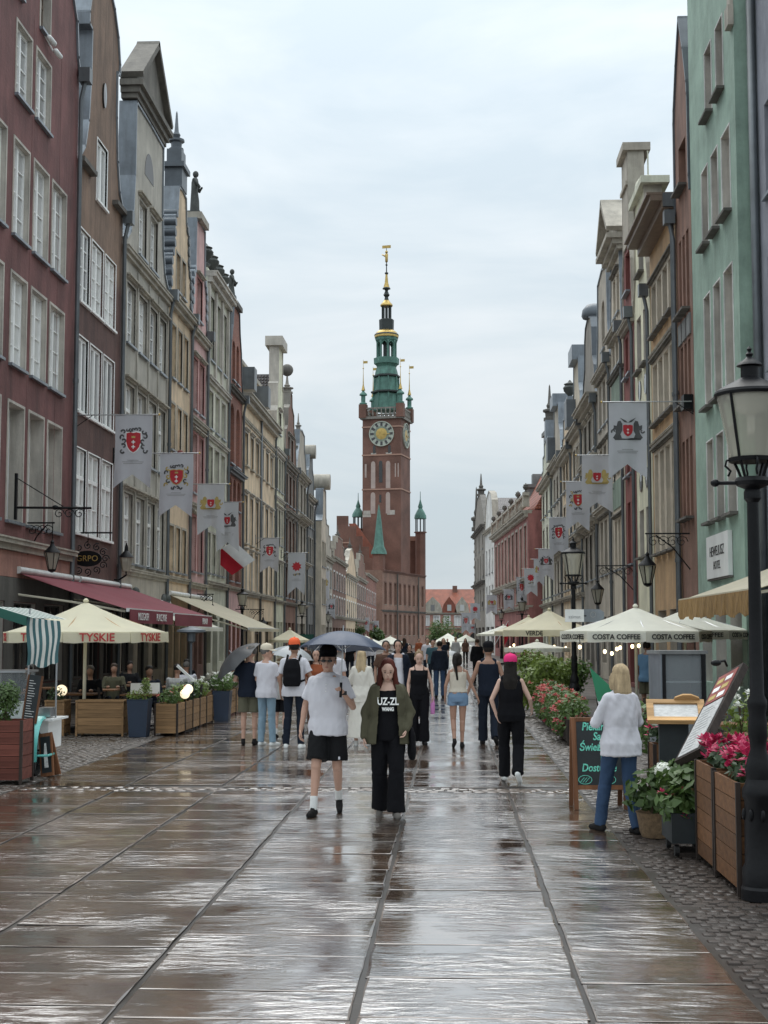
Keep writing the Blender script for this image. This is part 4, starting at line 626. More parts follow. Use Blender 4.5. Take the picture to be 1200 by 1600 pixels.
# gate closing the street
h, W = house('end_gate_building', 'pale building with long red tiled roof closing the street', (atY(640, 990, 420).x, 420), (atY(790, 990, 420).x, 420), 'coral_plaster', 8.4, [(4.6, 7.4, (9, 1.5), 'white')], ridge=15.6, roof='red_tiles', rec=.3, trim='white_plaster', tw=.3, cornices=((8.2, .5, .5, 'sandstone'), (3.9, .4, .4, 'sandstone')), ground=5, deep=14, garch=True)
for px, w_ in ((676, 3.0), (702, 2.2), (722, 2.2)):
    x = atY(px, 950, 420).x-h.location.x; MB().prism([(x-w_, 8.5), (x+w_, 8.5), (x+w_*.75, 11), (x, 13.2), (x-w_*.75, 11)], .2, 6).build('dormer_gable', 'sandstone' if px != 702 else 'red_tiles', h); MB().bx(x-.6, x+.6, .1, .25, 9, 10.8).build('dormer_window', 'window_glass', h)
MB().bx(W*.45, W*.45+1.4, 6, 7.4, 14, 16.6).build('chimney', 'hall_brick', h)
# ---------------------------------------------------------------- greenery helpers
def leaves(mb, c, r, n, s, flat=.4, shell=.55):
    for _ in range(n):
        while True:
            p = Vector((random.uniform(-1, 1), random.uniform(-1, 1), random.uniform(-1, 1)))
            if shell < p.length < 1: break
        q = Vector((c[0]+p.x*r[0], c[1]+p.y*r[1], c[2]+p.z*r[2])); nn = (p+Vector((random.gauss(0, .5), random.gauss(0, .5), random.gauss(flat, .5)))).normalized(); a = nn.orthogonal().normalized(); a.rotate(Matrix.Rotation(random.uniform(0, 6.28), 3, nn)); b = nn.cross(a); L_ = s*random.uniform(.6, 1.3); w_ = L_*.55
        mb.add([q-a*L_*.5, q+b*w_*.5, q+a*L_*.5, q-b*w_*.5], [(0, 1, 2, 3)])
def tree(lab, px, py0, py1, Y, wpx, seed, n=2600, ls=.5):
    random.seed(seed); c = atY(px, (py0+py1)/2, Y); rz_ = (py1-py0)/2*Y/F; rx = wpx/2*Y/F; t_ = thing('street_tree', lab, 'tree', (c.x, Y, 0)); tr = MB(); tr.tube([(0, 0, 0), (.1, 0, 1.2), (0, 0, c.z)], [.3, .24, .12], 8)
    for i in range(6): a = i*1.05; tr.tube([(0, 0, 1.2+i*.2), (rx*.35*math.cos(a), rx*.35*math.sin(a), c.z), (rx*.7*math.cos(a), rx*.7*math.sin(a), c.z+rz_*.4)], [.12, .08, .03], 6)
    tr.build('trunk', 'stem', t_, smooth=True); cr_ = MB()
    for i in range(26): p = Vector((random.gauss(0, .5), random.gauss(0, .5), random.gauss(0, .45))); p = p if p.length < .8 else p.normalized()*.8; q = random.uniform(.24, .42); leaves(cr_, (p.x*rx, p.y*rx, c.z+p.z*rz_), (rx*q, rx*q, rz_*q), n//26, ls, .5, .3)
    cr_.build('crown', 'leaf', t_)
tree('round green tree beside the town hall at the end of the street', 690, 962, 1024, 300, 58, 3); tree('low dark tree in front of the town hall houses', 553, 968, 1010, 190, 34, 4, 1400, .4); tree('small green tree among far awnings by the town hall wing', 590, 980, 1012, 205, 26, 5, 1200, .4)
random.seed(11)
# ---------------------------------------------------------------- street lamps
def lamp(lab, x, y, detail=True, src=None):
    if src: o = copy_tree(src); o.location = (x, y, 0); o['label'] = lab; return o
    t = thing('street_lamp', lab, 'street lamp', (x, y, 0), 0, 'street lamps along the pavement')
    MB().lathe([(.15, 0), (.15, .08), (.138, .1), (.138, .22), (.118, .26), (.112, .72), (.128, .75), (.128, .8), (.105, .84), (.09, .9)], 16).build('base', 'black_iron', t, smooth=30)
    for i in range(8): a = i*PI/4; MB().ell((.114*math.cos(a), .114*math.sin(a), .62), (.02, .02, .045), 8, 6).build('base_ornament', 'black_iron', t, smooth=True)
    MB().lathe([(.095, .88), (.102, .95), (.085, 1.02), (.06, 1.1), (.064, 1.16), (.073, 1.2), (.071, 1.3), (.062, 1.36), (.074, 1.42), (.074, 1.46), (.054, 1.5), (.048, 2.2), (.043, 2.95), (.065, 2.98), (.065, 3.03), (.05, 3.06)], 16).build('post', 'black_iron', t, smooth=30)
    MB().lathe([(.05, 3.05), (.12, 3.08), (.135, 3.11), (.12, 3.14), (.05, 3.15)], 12).build('collar', 'black_iron', t, smooth=30)
    MB().tube([(-.26, 0, 3.1), (.26, 0, 3.1)], .016, 8).ell((-.28, 0, 3.1), (.035, .03, .03), 8, 6).ell((.28, 0, 3.1), (.035, .03, .03), 8, 6).build('ladder_bar', 'black_iron', t, smooth=True)
    for i in range(4):
        a = PI/4+i*PI/2; c, s = math.cos(a), math.sin(a); MB().tube([(.09*c, .09*s, 3.13), (.12*c, .12*s, 3.2), (.155*c, .155*s, 3.27)], .011, 6).build('lantern_bracket', 'black_iron', t)
        a = i*PI/2; c, s = math.cos(a), math.sin(a); MB().tube([(.15*c, .15*s, 3.28), (.19*c, .19*s, 3.27), (.2*c, .2*s, 3.23), (.16*c, .16*s, 3.19), (.18*c, .18*s, 3.15)], .009, 6).build('scroll', 'black_iron', t, smooth=True)
        a = PI/4+i*PI/2; c, s = math.cos(a), math.sin(a); MB().tube([(.165*c, .165*s, 3.29), (.262*c, .262*s, 3.77)], .011, 6).build('glazing_bar', 'black_iron', t)
    MB().lathe([(.17, 3.26), (.175, 3.29), (.16, 3.295)], 20).build('lantern_floor', 'black_iron', t, smooth=30)
    g = MB(); k = len(g.v); n = 20
    for r, z in ((.158, 3.295), (.252, 3.765)):
        for j in range(n): g.v.append((r*math.cos(2*PI*j/n), r*math.sin(2*PI*j/n), z))
    g.f += [(j, (j+1) % n, n+(j+1) % n, n+j) for j in range(n)]; g.build('glass', 'lamp_glass', t, smooth=True)
    MB().lathe([(.04, 3.62), (.11, 3.66), (.15, 3.74), (.2, 3.77)], 16).build('reflector', 'cart_white', t, smooth=True); MB().lathe([(.025, 3.45), (.03, 3.5), (.03, 3.62)], 8).build('bulb', 'paper', t, smooth=True)
    MB().lathe([(.265, 3.76), (.275, 3.78), (.265, 3.8), (.2, 3.84), (.12, 3.88), (.075, 3.905)], 24).build('lantern_roof', 'black_iron', t, smooth=30)
    MB().lathe([(.07, 3.9), (.07, 3.99), (.1, 4.0), (.085, 4.02), (.04, 4.05), (.022, 4.07), (.03, 4.09), (.012, 4.11), (.02, 4.13), (.004, 4.15)], 14).build('vent', 'black_iron', t, smooth=30)
    return t
g_ = gnd(1190, 1405); L0 = lamp('black iron street lamp beside the flower filled wooden planters', g_.x, g_.y)
for px, Y, lb in ((895, 32, 'black iron street lamp with white signboard beside the chalkboard'), (815, 80, 'black iron street lamp by the far right cafe parasols'), (783, 118, 'black iron street lamp near the rose red house'), (764, 155, 'black iron street lamp near the white narrow house'), (378, 64, 'black iron street lamp above the folded grey umbrella'), (472, 88, 'black iron street lamp with green sign on left row'), (513, 128, 'black iron street lamp before the white gable house')):
    lamp(lb, (px-702)/F*Y, Y, src=L0)
def hanging(lab, px, py, Y, Xw, s=1.0):
    v = atY(px, py, Y); sg = 1 if Xw > v.x else -1; L_ = abs(Xw-v.x); t = thing('wall_lantern', lab, 'lantern', (v.x, Y, v.z), 0, 'lanterns on wall brackets')
    MB().lathe([(.1*s, 0), (.2*s, .42*s), (.21*s, .45*s)], 6).build('glass', 'lamp_glass', t); MB().lathe([(.23*s, .45*s), (.2*s, .5*s), (.08*s, .62*s), (.04*s, .7*s), (.06*s, .73*s), (.01, .8*s)], 12).build('lantern_roof', 'black_iron', t, smooth=30); MB().lathe([(.02, -.08*s), (.1*s, -.04*s), (.115*s, .01*s), (.1*s, .012*s)], 10).build('lantern_floor', 'black_iron', t)
    for i in range(6): a = i*PI/3; MB().tube([(.103*s*math.cos(a), .103*s*math.sin(a), 0), (.206*s*math.cos(a), .206*s*math.sin(a), .44*s)], .013*s, 5).build('glazing_bar', 'black_iron', t)
    MB().tube([(0, 0, .75*s), (0, 0, 1.25*s)], .012, 6).build('chain', 'black_iron', t); zb_ = 1.25*s
    MB().tube([(-.05*sg, 0, zb_), (sg*L_, 0, zb_)], .022, 6).build('arm', 'black_iron', t)
    MB().tube([(sg*L_, 0, zb_-.9*s), (sg*L_*.6, 0, zb_-.35*s), (sg*L_*.2, 0, zb_-.04)], .018, 6).build('stay', 'black_iron', t)
    for k in range(4):
        cx = sg*L_*(.15+.22*k); pts = [(cx+.16*s*(1-q/14)*math.cos(q*.75)*sg, 0, zb_-.2*s+.16*s*(1-q/14)*math.sin(q*.75)) for q in range(13)]; MB().tube(pts, .012, 5).build('scroll', 'black_iron', t)
hanging('black wall lantern hanging from scroll bracket on the russet house', 1012, 912, 41, 6.9, 1.15); hanging('black wall lantern hanging from bracket on the wine red house', 934, 942, 53, 6.9, 1.1); hanging('black wall lantern hanging over the wine red awning', 81, 890, 35.5, -10.7, .95); hanging('black wall lantern on long arm before the peach house', 332, 970, 60, -10.7, .9); hanging('black wall lantern on bracket below the broad peach house', 411, 985, 76, -10.7, .9)
v = atY(197, 893, 45.0); t = thing('upright_lantern', 'black lantern standing on a curved wall arm at the grey house', 'lantern', tuple(v)); MB().lathe([(.12, 0), (.22, .45)], 6).build('glass', 'lamp_glass', t); MB().lathe([(.25, .45), (.2, .52), (.07, .66), (.05, .8), (.01, .92)], 10).build('lantern_roof', 'black_iron', t, smooth=30); MB().tube([(0, 0, 0), (0, 0, -.12), (-.25, 0, -.28), (-.7, 0, -.22), (-10.7-v.x, 0, -.1)], .03, 6).build('arm', 'black_iron', t, smooth=True)
v = atY(137, 873, 40.5); t = thing('iron_shop_sign', 'black wrought iron oval shop sign with scrolls hanging from bracket', 'sign', tuple(v), 0)
MB().lathe([(.42, 0), (.42, .05), (.02, .051)], 24).xf(Matrix.Rotation(PI/2, 4, 'X') @ Matrix.Diagonal((1, .55, 1, 1))).build('plate', 'black_iron', t); link('lettering', text_mesh('GRPO', .24, 'gold'), t, (0, -.06, 0), (PI/2, 0, 0))
for k in range(12):
    a = k*PI/6; cx, cz = .52*math.cos(a), .38*math.sin(a); MB().tube([(cx+.12*(1-q/13)*math.cos(a+q*.8), 0, cz+.12*(1-q/13)*math.sin(a+q*.8)) for q in range(12)], .018, 5).build('scroll', 'black_iron', t)
MB().tube([(-10.7-v.x, 0, .75), (.7, 0, .75)], .025, 6).build('arm', 'black_iron', t); MB().tube([(0, 0, .75), (0, 0, .35)], .012, 5).build('hanger', 'black_iron', t)
# ---------------------------------------------------------------- banners
def curve_pts(n, fn): return [fn(i/n) for i in range(n)]
def banner(lab, x0, x1, py, pyb, Y, Xw, typ, seed):
    rnd = random.Random(seed); a = atY(x0, py, Y); b = atY(x1, py, Y); w_ = b.x-a.x; hh = a.z-atY(x0, pyb, Y).z
    t = thing('city_banner', lab, 'banner', (a.x, Y, a.z), 0, 'crest banners hung from the facades'); amp = .035*w_; ph = rnd.uniform(0, 6)
    def wv(u, v): return (amp*(.3+v)*math.sin(u*7+ph+v*1.5)+amp*.6*v*math.sin(u*13+ph*2))
    def P(u, v, off=0.0): return (w_*(u+.03*v*math.sin(ph+v*3)), wv(u, v)-off, -hh*v)
    m = MB(); nu, nv = 14, 18
    for s, off in ((0, 0), (1, -.006)):
        k = len(m.v)
        for j in range(nv+1):
            for i in range(nu+1): u = i/nu; vb = 1-.19*(1-abs(2*u-1)); m.v.append(P(u, j/nv*vb, off))
        for j in range(nv):
            for i in range(nu): q = k+j*(nu+1)+i; m.f.append((q, q+1, q+nu+2, q+nu+1))
    m.build('cloth', 'banner_cloth', t, smooth=True)
    def patch(nm, pts, mat, off, sub=3):
        pm_ = MB(); c = (sum(p[0] for p in pts)/len(pts), sum(p[1] for p in pts)/len(pts)); pm_.v.append(P(*c, off)); n = len(pts)
        for r in range(1, sub+1):
            for p in pts: q = (lerp(c[0], p[0], r/sub), lerp(c[1], p[1], r/sub)); pm_.v.append(P(*q, off))
        for j in range(n): pm_.f.append((0, 1+j, 1+(j+1) % n))
        for r in range(sub-1):
            for j in range(n): pm_.f.append((1+r*n+j, 1+r*n+(j+1) % n, 1+(r+1)*n+(j+1) % n, 1+(r+1)*n+j))
        return pm_.build(nm, mat, t)
    def shield(cx, cy, sx, sy, mat, off=.012): return patch('crest_shield', [(cx+sx*x, cy+sy*y) for x, y in ((-1, -.9), (-.4, -1.0), (0, -.92), (.4, -1.0), (1, -.9), (1.0, 0), (.8, .5), (.45, .85), (0, 1.05), (-.45, .85), (-.8, .5), (-1, 0))], mat, off)
    def cross(cx, cy, s_, off=.018):
        ar = w_/hh
        patch('crest_cross', [(cx-s_, cy-.28*s_*ar), (cx+s_, cy-.28*s_*ar), (cx+s_, cy+.28*s_*ar), (cx-s_, cy+.28*s_*ar)], 'crest_white', off, 1); patch('crest_cross', [(cx-.28*s_, cy-s_*ar), (cx+.28*s_, cy-s_*ar), (cx+.28*s_, cy+s_*ar), (cx-.28*s_, cy+s_*ar)], 'crest_white', off+.001, 1)
    def curl(cx, cy, r_, st_, mat, th=.018, off=.011, turns=5.0):
        th *= 1.35
        n = 14; pts = []; ar = w_/hh
        for q in range(n): rr = r_*(1-q/n*.8); aa = st_+q/n*turns; pts.append((cx+rr*math.cos(aa), cy+rr*ar*math.sin(aa)))
        k = MB()
        for i, p in enumerate(pts):
            a_, b_ = pts[max(0, i-1)], pts[min(n-1, i+1)]; dx, dy = b_[0]-a_[0], b_[1]-a_[1]; L_ = math.hypot(dx, dy)+1e-6; nx, ny = -dy/L_*th*(1-.5*i/n), dx/L_*th*ar*(1-.5*i/n); k.v += [P(p[0]+nx, p[1]+ny, off), P(p[0]-nx, p[1]-ny, off)]
        k.f += [(2*i, 2*i+1, 2*i+3, 2*i+2) for i in range(n-1)]; k.build('crest_scroll', mat, t)
    cy = .37
    if typ in ('shield', 'square'):
        shield(.5, cy, .215, .15 if typ == 'shield' else .125, 'crest_gold' if typ == 'square' else 'crest_white', .010); shield(.5, cy, .19, .135 if typ == 'shield' else .112, 'crest_red', .013)
        cross(.5, cy-.0, .05); cross(.5, cy+.065, .05); patch('crest_crown', [(.45, cy-.055), (.45, cy-.085), (.475, cy-.07), (.5, cy-.09), (.525, cy-.07), (.55, cy-.085), (.55, cy-.055)], 'crest_gold', .018, 1)
        for s_ in (-1, 1):
            for k in range(5): curl(.5+s_*(.27+.03*math.sin(k*2)), cy-.14+.065*k, .07, rnd.uniform(0, 6), 'crest_dark' if k % 2 or typ == 'shield' else 'crest_gold', .02)
        for k in range(5): curl(.34+.08*k, cy-.17, .05, k, 'crest_dark', .018)
        if typ == 'square':
            for k in range(4): curl(.38+.08*k, cy+.17, .05, k*2, 'crest_dark', .02)
    elif typ in ('lions', 'dark'):
        mt = 'crest_gold' if typ == 'lions' else 'crest_dark'; shield(.5, cy, .13, .075, 'crest_red', .014); cross(.5, cy-.01, .03); cross(.5, cy+.03, .03)
        for s_ in (-1, 1):
            patch('crest_lion', [(.5+s_*x, cy+y) for x, y in ((.15, -.09), (.2, -.13), (.27, -.12), (.3, -.06), (.38, -.07), (.37, -.02), (.31, .0), (.33, .05), (.4, .1), (.24, .1), (.16, .1), (.2, .05), (.15, .0))], mt, .011, 2)
            for k in range(4): curl(.5+s_*(.2+.06*k), cy-.02+.03*(k % 2), .06, rnd.uniform(0, 6), mt, .016)
        patch('crest_plinth', [(.12, cy+.1), (.88, cy+.1), (.84, cy+.125), (.16, cy+.125)], mt, .012, 2)
        if typ == 'dark':
            for s_ in (-1, 1): patch('crest_eagle', [(.5, cy-.1), (.5+s_*.06, cy-.13), (.5+s_*.22, cy-.17), (.5+s_*.1, cy-.11)], mt, .012, 1)
    elif typ == 'sun':
        patch('crest_star', [(.5+(.3 if i % 2 else .2)*math.cos(i*PI/9), cy-.05+(.3 if i % 2 else .2)*w_/hh*math.sin(i*PI/9)) for i in range(18)], 'crest_red', .012)
        for k in range(5): curl(.34+.08*k, cy+.14, .06, k, 'crest_gold' if k % 2 else 'crest_dark', .02)
    for k, wd in enumerate((.15, .28, .25)):
        patch('text_line', [(.5-wd, .615+.022*k), (.5, .615+.022*k), (.5+wd, .615+.022*k), (.5+wd, .622+.022*k), (.5, .622+.022*k), (.5-wd, .622+.022*k)], 'grey_letter', .011, 1)
    sg = -1 if Xw < a.x else 1; far_ = (w_+.2) if sg < 0 else -.2
    MB().tube([(Xw-a.x, 0, .015), (far_, 0, .015)], .018, 6).build('pole', 'steel', t); MB().box((Xw-a.x, 0, -.05), (.08, .12, .5)).tube([(Xw-a.x, 0, -.35), (Xw-a.x-sg*.5, 0, 0)], .012, 5).build('bracket', 'black_iron', t); MB().ell((far_, 0, .015), (.035, .035, .035), 8, 6).build('pole_knob', 'gold', t)
BN = [(180, 238, 649, 763, 39.9, XL, 'shield', 'crest banner with red shield and white crosses on the dark red house'), (250, 302, 709, 808, 44.6, XL, 'square', 'crest banner with square red shield beside the grey pediment house'), (309, 351, 757, 836, 55, XL, 'lions', 'crest banner with golden lions by the narrow peach house'), (338, 373, 785, 862, 64, XL, 'dark', 'crest banner with dark lions partly behind the golden lion banner'), (407, 436, 841, 895, 78, XL, 'shield', 'grey crest banner on the broad peach house'), (450, 477, 864, 930, 90, XL, 'sun', 'banner with ragged red sun emblem before the carved brick house'), (495, 515, 893, 938, 128, -12.5, 'lions', 'crest banner with orange lions on the white gable house'), (499, 513, 938, 968, 140, -12.5, 'shield', 'small red crest banner left of the far lamp'), (512, 524, 936, 968, 143, -12.5, 'dark', 'small dark crest banner right of the far lamp'), (527, 543, 955, 985, 175, -12.5, 'lions', 'far crest banner before the rust red house'), (553, 562, 960, 985, 205, -12.5, 'shield', 'far crest banner before the striped house'), (567, 577, 965, 988, 210, -12.5, 'shield', 'far crest banner beside the cornice house'), (582, 592, 970, 995, 232, -12.5, 'dark', 'farthest crest banner on the left row near the town hall wing'),
 (951, 1010, 629, 748, 40, XR, 'dark', 'crest banner with charcoal lions and eagle on the russet house'), (909, 957, 712, 802, 50, XR, 'lions', 'crest banner with golden lions on the ivory house'), (884, 921, 753, 830, 59, XR, 'square', 'crest banner with square red shield beside the green panel house'), (858, 888, 809, 872, 73, XR, 'shield', 'crest banner with red shield by the carved grey house'), (841, 865, 858, 908, 86, XR, 'dark', 'crest banner with dark lions above the right cafe parasols'), (834, 850, 874, 916, 97, XR, 'lions', 'narrow crest banner with golden lions before the spire house'), (819, 839, 889, 932, 101, XR, 'sun', 'banner with red sun emblem before the spire house'), (807, 823, 902, 944, 108, 5.9, 'shield', 'crest banner at the near corner of the rose red house'), (787, 803, 921, 954, 114, 5.4, 'dark', 'crest banner with dark lions on the rose red house'), (760, 777, 930, 960, 130, 4.7, 'lions', 'crest banner with golden lions at the end of the rose red house'), (735, 750, 943, 970, 150, 3.5, 'sun', 'crest banner with red emblem on the dark pinnacle house'), (721, 735, 958, 990, 160, 3.2, 'shield', 'far crest banner with red shield past the dark pinnacle house'), (733, 743, 976, 990, 164, 3.0, 'shield', 'tiny crest banner low on the dark pinnacle house')]
for i, (a, b, c, d, Y, Xw, ty, lb) in enumerate(BN): banner(lb, a, b, c, d, Y, Xw, ty, i+3)
def flag(name, lab, px, py, Y, cols, L_, H_, ang, droop, Xw):
    v = atY(px, py, Y); t = thing(name, lab, 'flag', tuple(v)); dx, dz = math.cos(ang), math.sin(ang); n = 12; Pn = Vector((dx, 0, dz))
    for ci, mt in enumerate(cols):
        m = MB(); f0, f1 = ci/len(cols), (ci+1)/len(cols)
        for off in (0, .006):
            k = len(m.v)
            for j in range(5):
                for i in range(n+1):
                    u = i/n; q = lerp(f0, f1, j/4)*H_; p = Pn*q+Vector((droop[0], 0, droop[1]))*u*L_; m.v.append((p.x, off+.07*math.sin(u*9+j*.5)*u+.05*math.sin(q*6), p.z))
            for j in range(4):
                for i in range(n): a = k+j*(n+1)+i; m.f.append((a, a+1, a+n+2, a+n+1))
        m.build('stripe', mt, t, smooth=True)
    MB().tube([tuple(Pn*-(abs(Xw-v.x)/abs(dx)+.05)), tuple(Pn*(H_+.05))], .02, 6).build('staff', 'cart_white', t)
pm('flag_white', (.72, .72, .72), .8, .05, 3, trans=.3); pm('flag_red', (.5, .02, .04), .8, .08, 3, trans=.3); pm('flag_pink', (.55, .15, .17), .8, .08, 3, trans=.3)
flag('national_flag', 'white and red flag drooping from a slanted staff on the brick gable house', 329, 869, 66, ['flag_red', 'flag_white'], 1.35, 1.3, R(33), (.75, -.66), XL); flag('pink_flag', 'small pink red flag on the white gable house', 497, 885, 124, ['flag_pink'], 1.7, .9, R(50), (-.1, -1), -12.5); flag('red_pennant', 'red pennant hanging near the right cafe parasols', 786, 985, 100, ['flag_red'], 1.2, .7, R(60), (.0, -1), 5.5)
# ---------------------------------------------------------------- awnings
def awning(lab, y0, y1, zw, zf, Xw, Xf, mat, val=.28, vmat=None, texts=(), bar='cart_white', fringe=False):
    s = 1 if Xf > Xw else -1; t = thing('awning', lab, 'awning', (Xw, y0, 0), 0, None); L_ = y1-y0; dx = Xf-Xw; c = MB(); n = 8
    for off in (0, -.012):
        k = len(c.v)
        for i in range(n+1):
            for j in range(7): f_ = j/6; c.v.append((dx*f_, L_*i/n, lerp(zw, zf, f_)-.05*math.sin(PI*f_)*(.6+.4*math.sin(i*2.1))+off))
        for i in range(n):
            for j in range(6): a = k+i*7+j; c.f.append((a, a+1, a+8, a+7))
    c.build('canvas', mat, t, smooth=True); MB().bx(dx-.04, dx+.04, 0, L_, zf-.06, zf+.03).build('front_bar', bar, t); MB().tube([(.06*s, -.06, zw+.05), (.06*s, L_+.06, zw+.05)], .09, 10).build('roller', bar, t, smooth=40)
    for yy in (.12, L_-.12): MB().tube([(0, yy, zw-.55), (dx*.5, yy, lerp(zw, zf, .5)-.28), (dx*.97, yy, zf-.05)], .03, 6).build('arm', 'cream_post', t)
    v = MB(); nn = 30 if fringe else 10
    for off in (0, .008*s):
        k = len(v.v)
        for i in range(nn+1):
            u = i/nn; v.v.append((dx+off+.045*s, L_*u, zf)); v.v.append((dx+off+.045*s+(.02*math.sin(i*2.3) if fringe else .01*math.sin(i)), L_*u, zf-val*(1+(.22*abs(math.sin(u*PI*7)) if fringe else 0)+(random.uniform(-.07, .07) if fringe else 0))))
        for i in range(nn): v.f.append((k+2*i, k+2*i+1, k+2*i+3, k+2*i+2))
    v.build('valance', vmat or mat, t)
    for s_, yy, sz in texts: link('lettering', text_mesh(s_, sz, 'white_letter'), t, (dx+.075*s, yy, zf-val*.52), (PI/2, 0, PI/2 if s > 0 else -PI/2))
awning('wine red awning over the restaurant in the dark red house', 34.7, 40.2, 3.5, 2.58, XL, -7.9, 'wine_canvas', .34, None, (('MUZGASH', 1.5, .27), ('PLACE KUE', 3.8, .27)))
awning('wine red awning below the brown gabled house', 40.5, 46.9, 3.5, 2.55, XL, -7.9, 'wine_canvas', .34, None, (('ERBAUR', 4.9, .27),))
awning('ivory awning past the wine red awnings', 47.3, 53.6, 3.1, 2.2, XL, -8.6, 'ivory_canvas', .12); awning('long beige awning with slanted arms before the peach houses', 53.8, 63.0, 3.5, 2.2, XL, -7.6, 'beige_canvas', .12)
pm('ochre_fringe', (.30, .18, .065), .85, .5, 9, .3, bscale=20, stretch=(1, 3, .6), trans=.2)
awning('beige awning with ragged ochre fringe beside the mint green house', 24.5, 32.3, 3.5, 2.72, 7.35, 5.2, 'beige_canvas', .36, 'ochre_fringe', (), 'beige_canvas', True)
# ---------------------------------------------------------------- parasols
def parasol(lab, x, y, r, zb_, zt_, mat, n=8, val=.18, text=None, a0=None, tmat='red_letter', tsz=.2, pole='cream_post', zbase=0.0, top2=False):
    t = thing('cafe_parasol', lab, 'parasol', (x, y, zbase), 0, 'cafe parasols'); a0 = -PI/2 if a0 is None else a0; c = MB()
    for off in (0, -.015):
        k = len(c.v); c.v.append((0, 0, zt_+off)); rings = 5; sub = 4
        for q in range(1, rings+1):
            f_ = q/rings
            for i in range(n*sub):
                ii, fr = divmod(i, sub); fr /= sub; A = Vector((math.cos(a0+2*PI*ii/n), math.sin(a0+2*PI*ii/n), 0)); B = Vector((math.cos(a0+2*PI*(ii+1)/n), math.sin(a0+2*PI*(ii+1)/n), 0)); p = A.lerp(B, fr)*r*f_; c.v.append((p.x, p.y, lerp(zt_, zb_, f_)-.03*r*math.sin(PI*f_)-.025*r*f_*math.sin(PI*fr)*(-.35)+off))
        m_ = n*sub
        for i in range(m_): c.f.append((k, k+1+i, k+1+(i+1) % m_))
        for q in range(rings-1):
            for i in range(m_): c.f.append((k+1+q*m_+i, k+1+q*m_+(i+1) % m_, k+1+(q+1)*m_+(i+1) % m_, k+1+(q+1)*m_+i))
    c.build('canopy', mat, t, smooth=40)
    for i in range(n):
        A = Vector((math.cos(a0+2*PI*i/n)*r, math.sin(a0+2*PI*i/n)*r, 0)); B = Vector((math.cos(a0+2*PI*(i+1)/n)*r, math.sin(a0+2*PI*(i+1)/n)*r, 0)); v = MB()
        nm = ((A+B)/2).normalized()
        for off in (0, .008):
            k = len(v.v)
            for q in range(7): p = A.lerp(B, q/6)+nm*(off+.006); v.v.append((p.x, p.y, zb_+.012)); v.v.append((p.x+nm.x*.015*math.sin(q*2+i), p.y+nm.y*.015*math.sin(q*2+i), zb_-val-.012*math.sin(q*1.7+i)))
            for q in range(6): v.f.append((k+2*q, k+2*q+1, k+2*q+3, k+2*q+2))
        v.build('valance', mat, t)
        MB().tube([(0, 0, zb_+.35*(zt_-zb_)), (A.x*.5, A.y*.5, lerp(zt_, zb_, .5)-.06)], .012, 5).tube([(0, 0, zt_-.08), (A.x*.98, A.y*.98, zb_-.02)], .012, 5).build('rib', 'pale_wood' if mat == 'cream_canvas' else 'steel', t)
        if text and nm.y < .35:
            me = text_mesh(text[i % len(text)], tsz, tmat, .002, .004); p = (A+B)/2+nm*.034; link('lettering', me, t, (p.x, p.y, zb_-val*.52), (PI/2, 0, math.atan2(nm.y, nm.x)+PI/2))
    MB().tube([(0, 0, 0), (0, 0, zt_+.02)], .035, 10).build('pole', pole, t, smooth=True); MB().lathe([(.05, zt_-.01), (.06, zt_+.03), (.02, zt_+.07)], 10).build('cap', mat, t, smooth=40)
    MB().bx(-.3, .3, -.3, .3, 0, .1).build('foot', 'black_iron', t)
    return t
parasol('cream beer parasol with red lettering above the wooden planters', (130-702)/F*28.6, 28.6, 1.68, 2.0, 2.62, 'cream_canvas', 8, .2, ['TYSKIE'], None, 'red_letter', .22)
parasol('ivory coffee parasol with black lettering beside the mint green house', (990-702)/F*31, 31, 1.62, 2.02, 2.55, 'ivory_canvas', 8, .22, ['COSTA COFFEE'], None, 'black_letter', .145)
parasol('ivory coffee parasol half hidden behind the lettered one', 5.6, 34.2, 1.6, 2.05, 2.55, 'ivory_canvas', 8, .2, ['COSTA COFFEE'], -.3, 'black_letter', .14)
parasol('large cream parasol behind the street lamp with dark valance lettering', (857-702)/F*46, 46, 1.55, 2.1, 2.75, 'cream_canvas', 4, .2, ['VERDE', 'VERDE'], -PI/4-.5, 'black_letter', .2); parasol('cream parasol farther down the right terrace', (825-702)/F*66, 66, 1.7, 2.1, 2.8, 'cream_canvas', 4, .15, None, -1.2)
parasol('low white pagoda parasol with scalloped edge on the right terrace', (838-702)/F*44, 44, 1.0, 1.55, 1.75, 'ivory_canvas', 8, .12); parasol('white parasol at the far right terrace before the rose red house', 3.6, 95, 1.8, 2.0, 2.6, 'ivory_canvas', 8, .12)
parasol('small cream parasol behind the man in the orange cap', (453-702)/F*62, 62, 1.0, 1.72, 2.2, 'cream_canvas', 4, .1, None, -1.0); parasol('white parasol far down the left terrace', (572-702)/F*120, 120, 2.0, 1.1, 1.9, 'ivory_canvas', 8, .1); parasol('white parasol far beside the town hall wing', (610-702)/F*170, 170, 2.2, .9, 1.8, 'ivory_canvas', 8, .1); parasol('white parasol beside the round tree at the street end', (700-702)/F*210, 210, 3.6, .3, 2.2, 'ivory_canvas', 8, .1); parasol('white parasol by the dark pinnacle house', (728-702)/F*165, 165, 1.6, 1.2, 2.0, 'ivory_canvas', 8, .1)
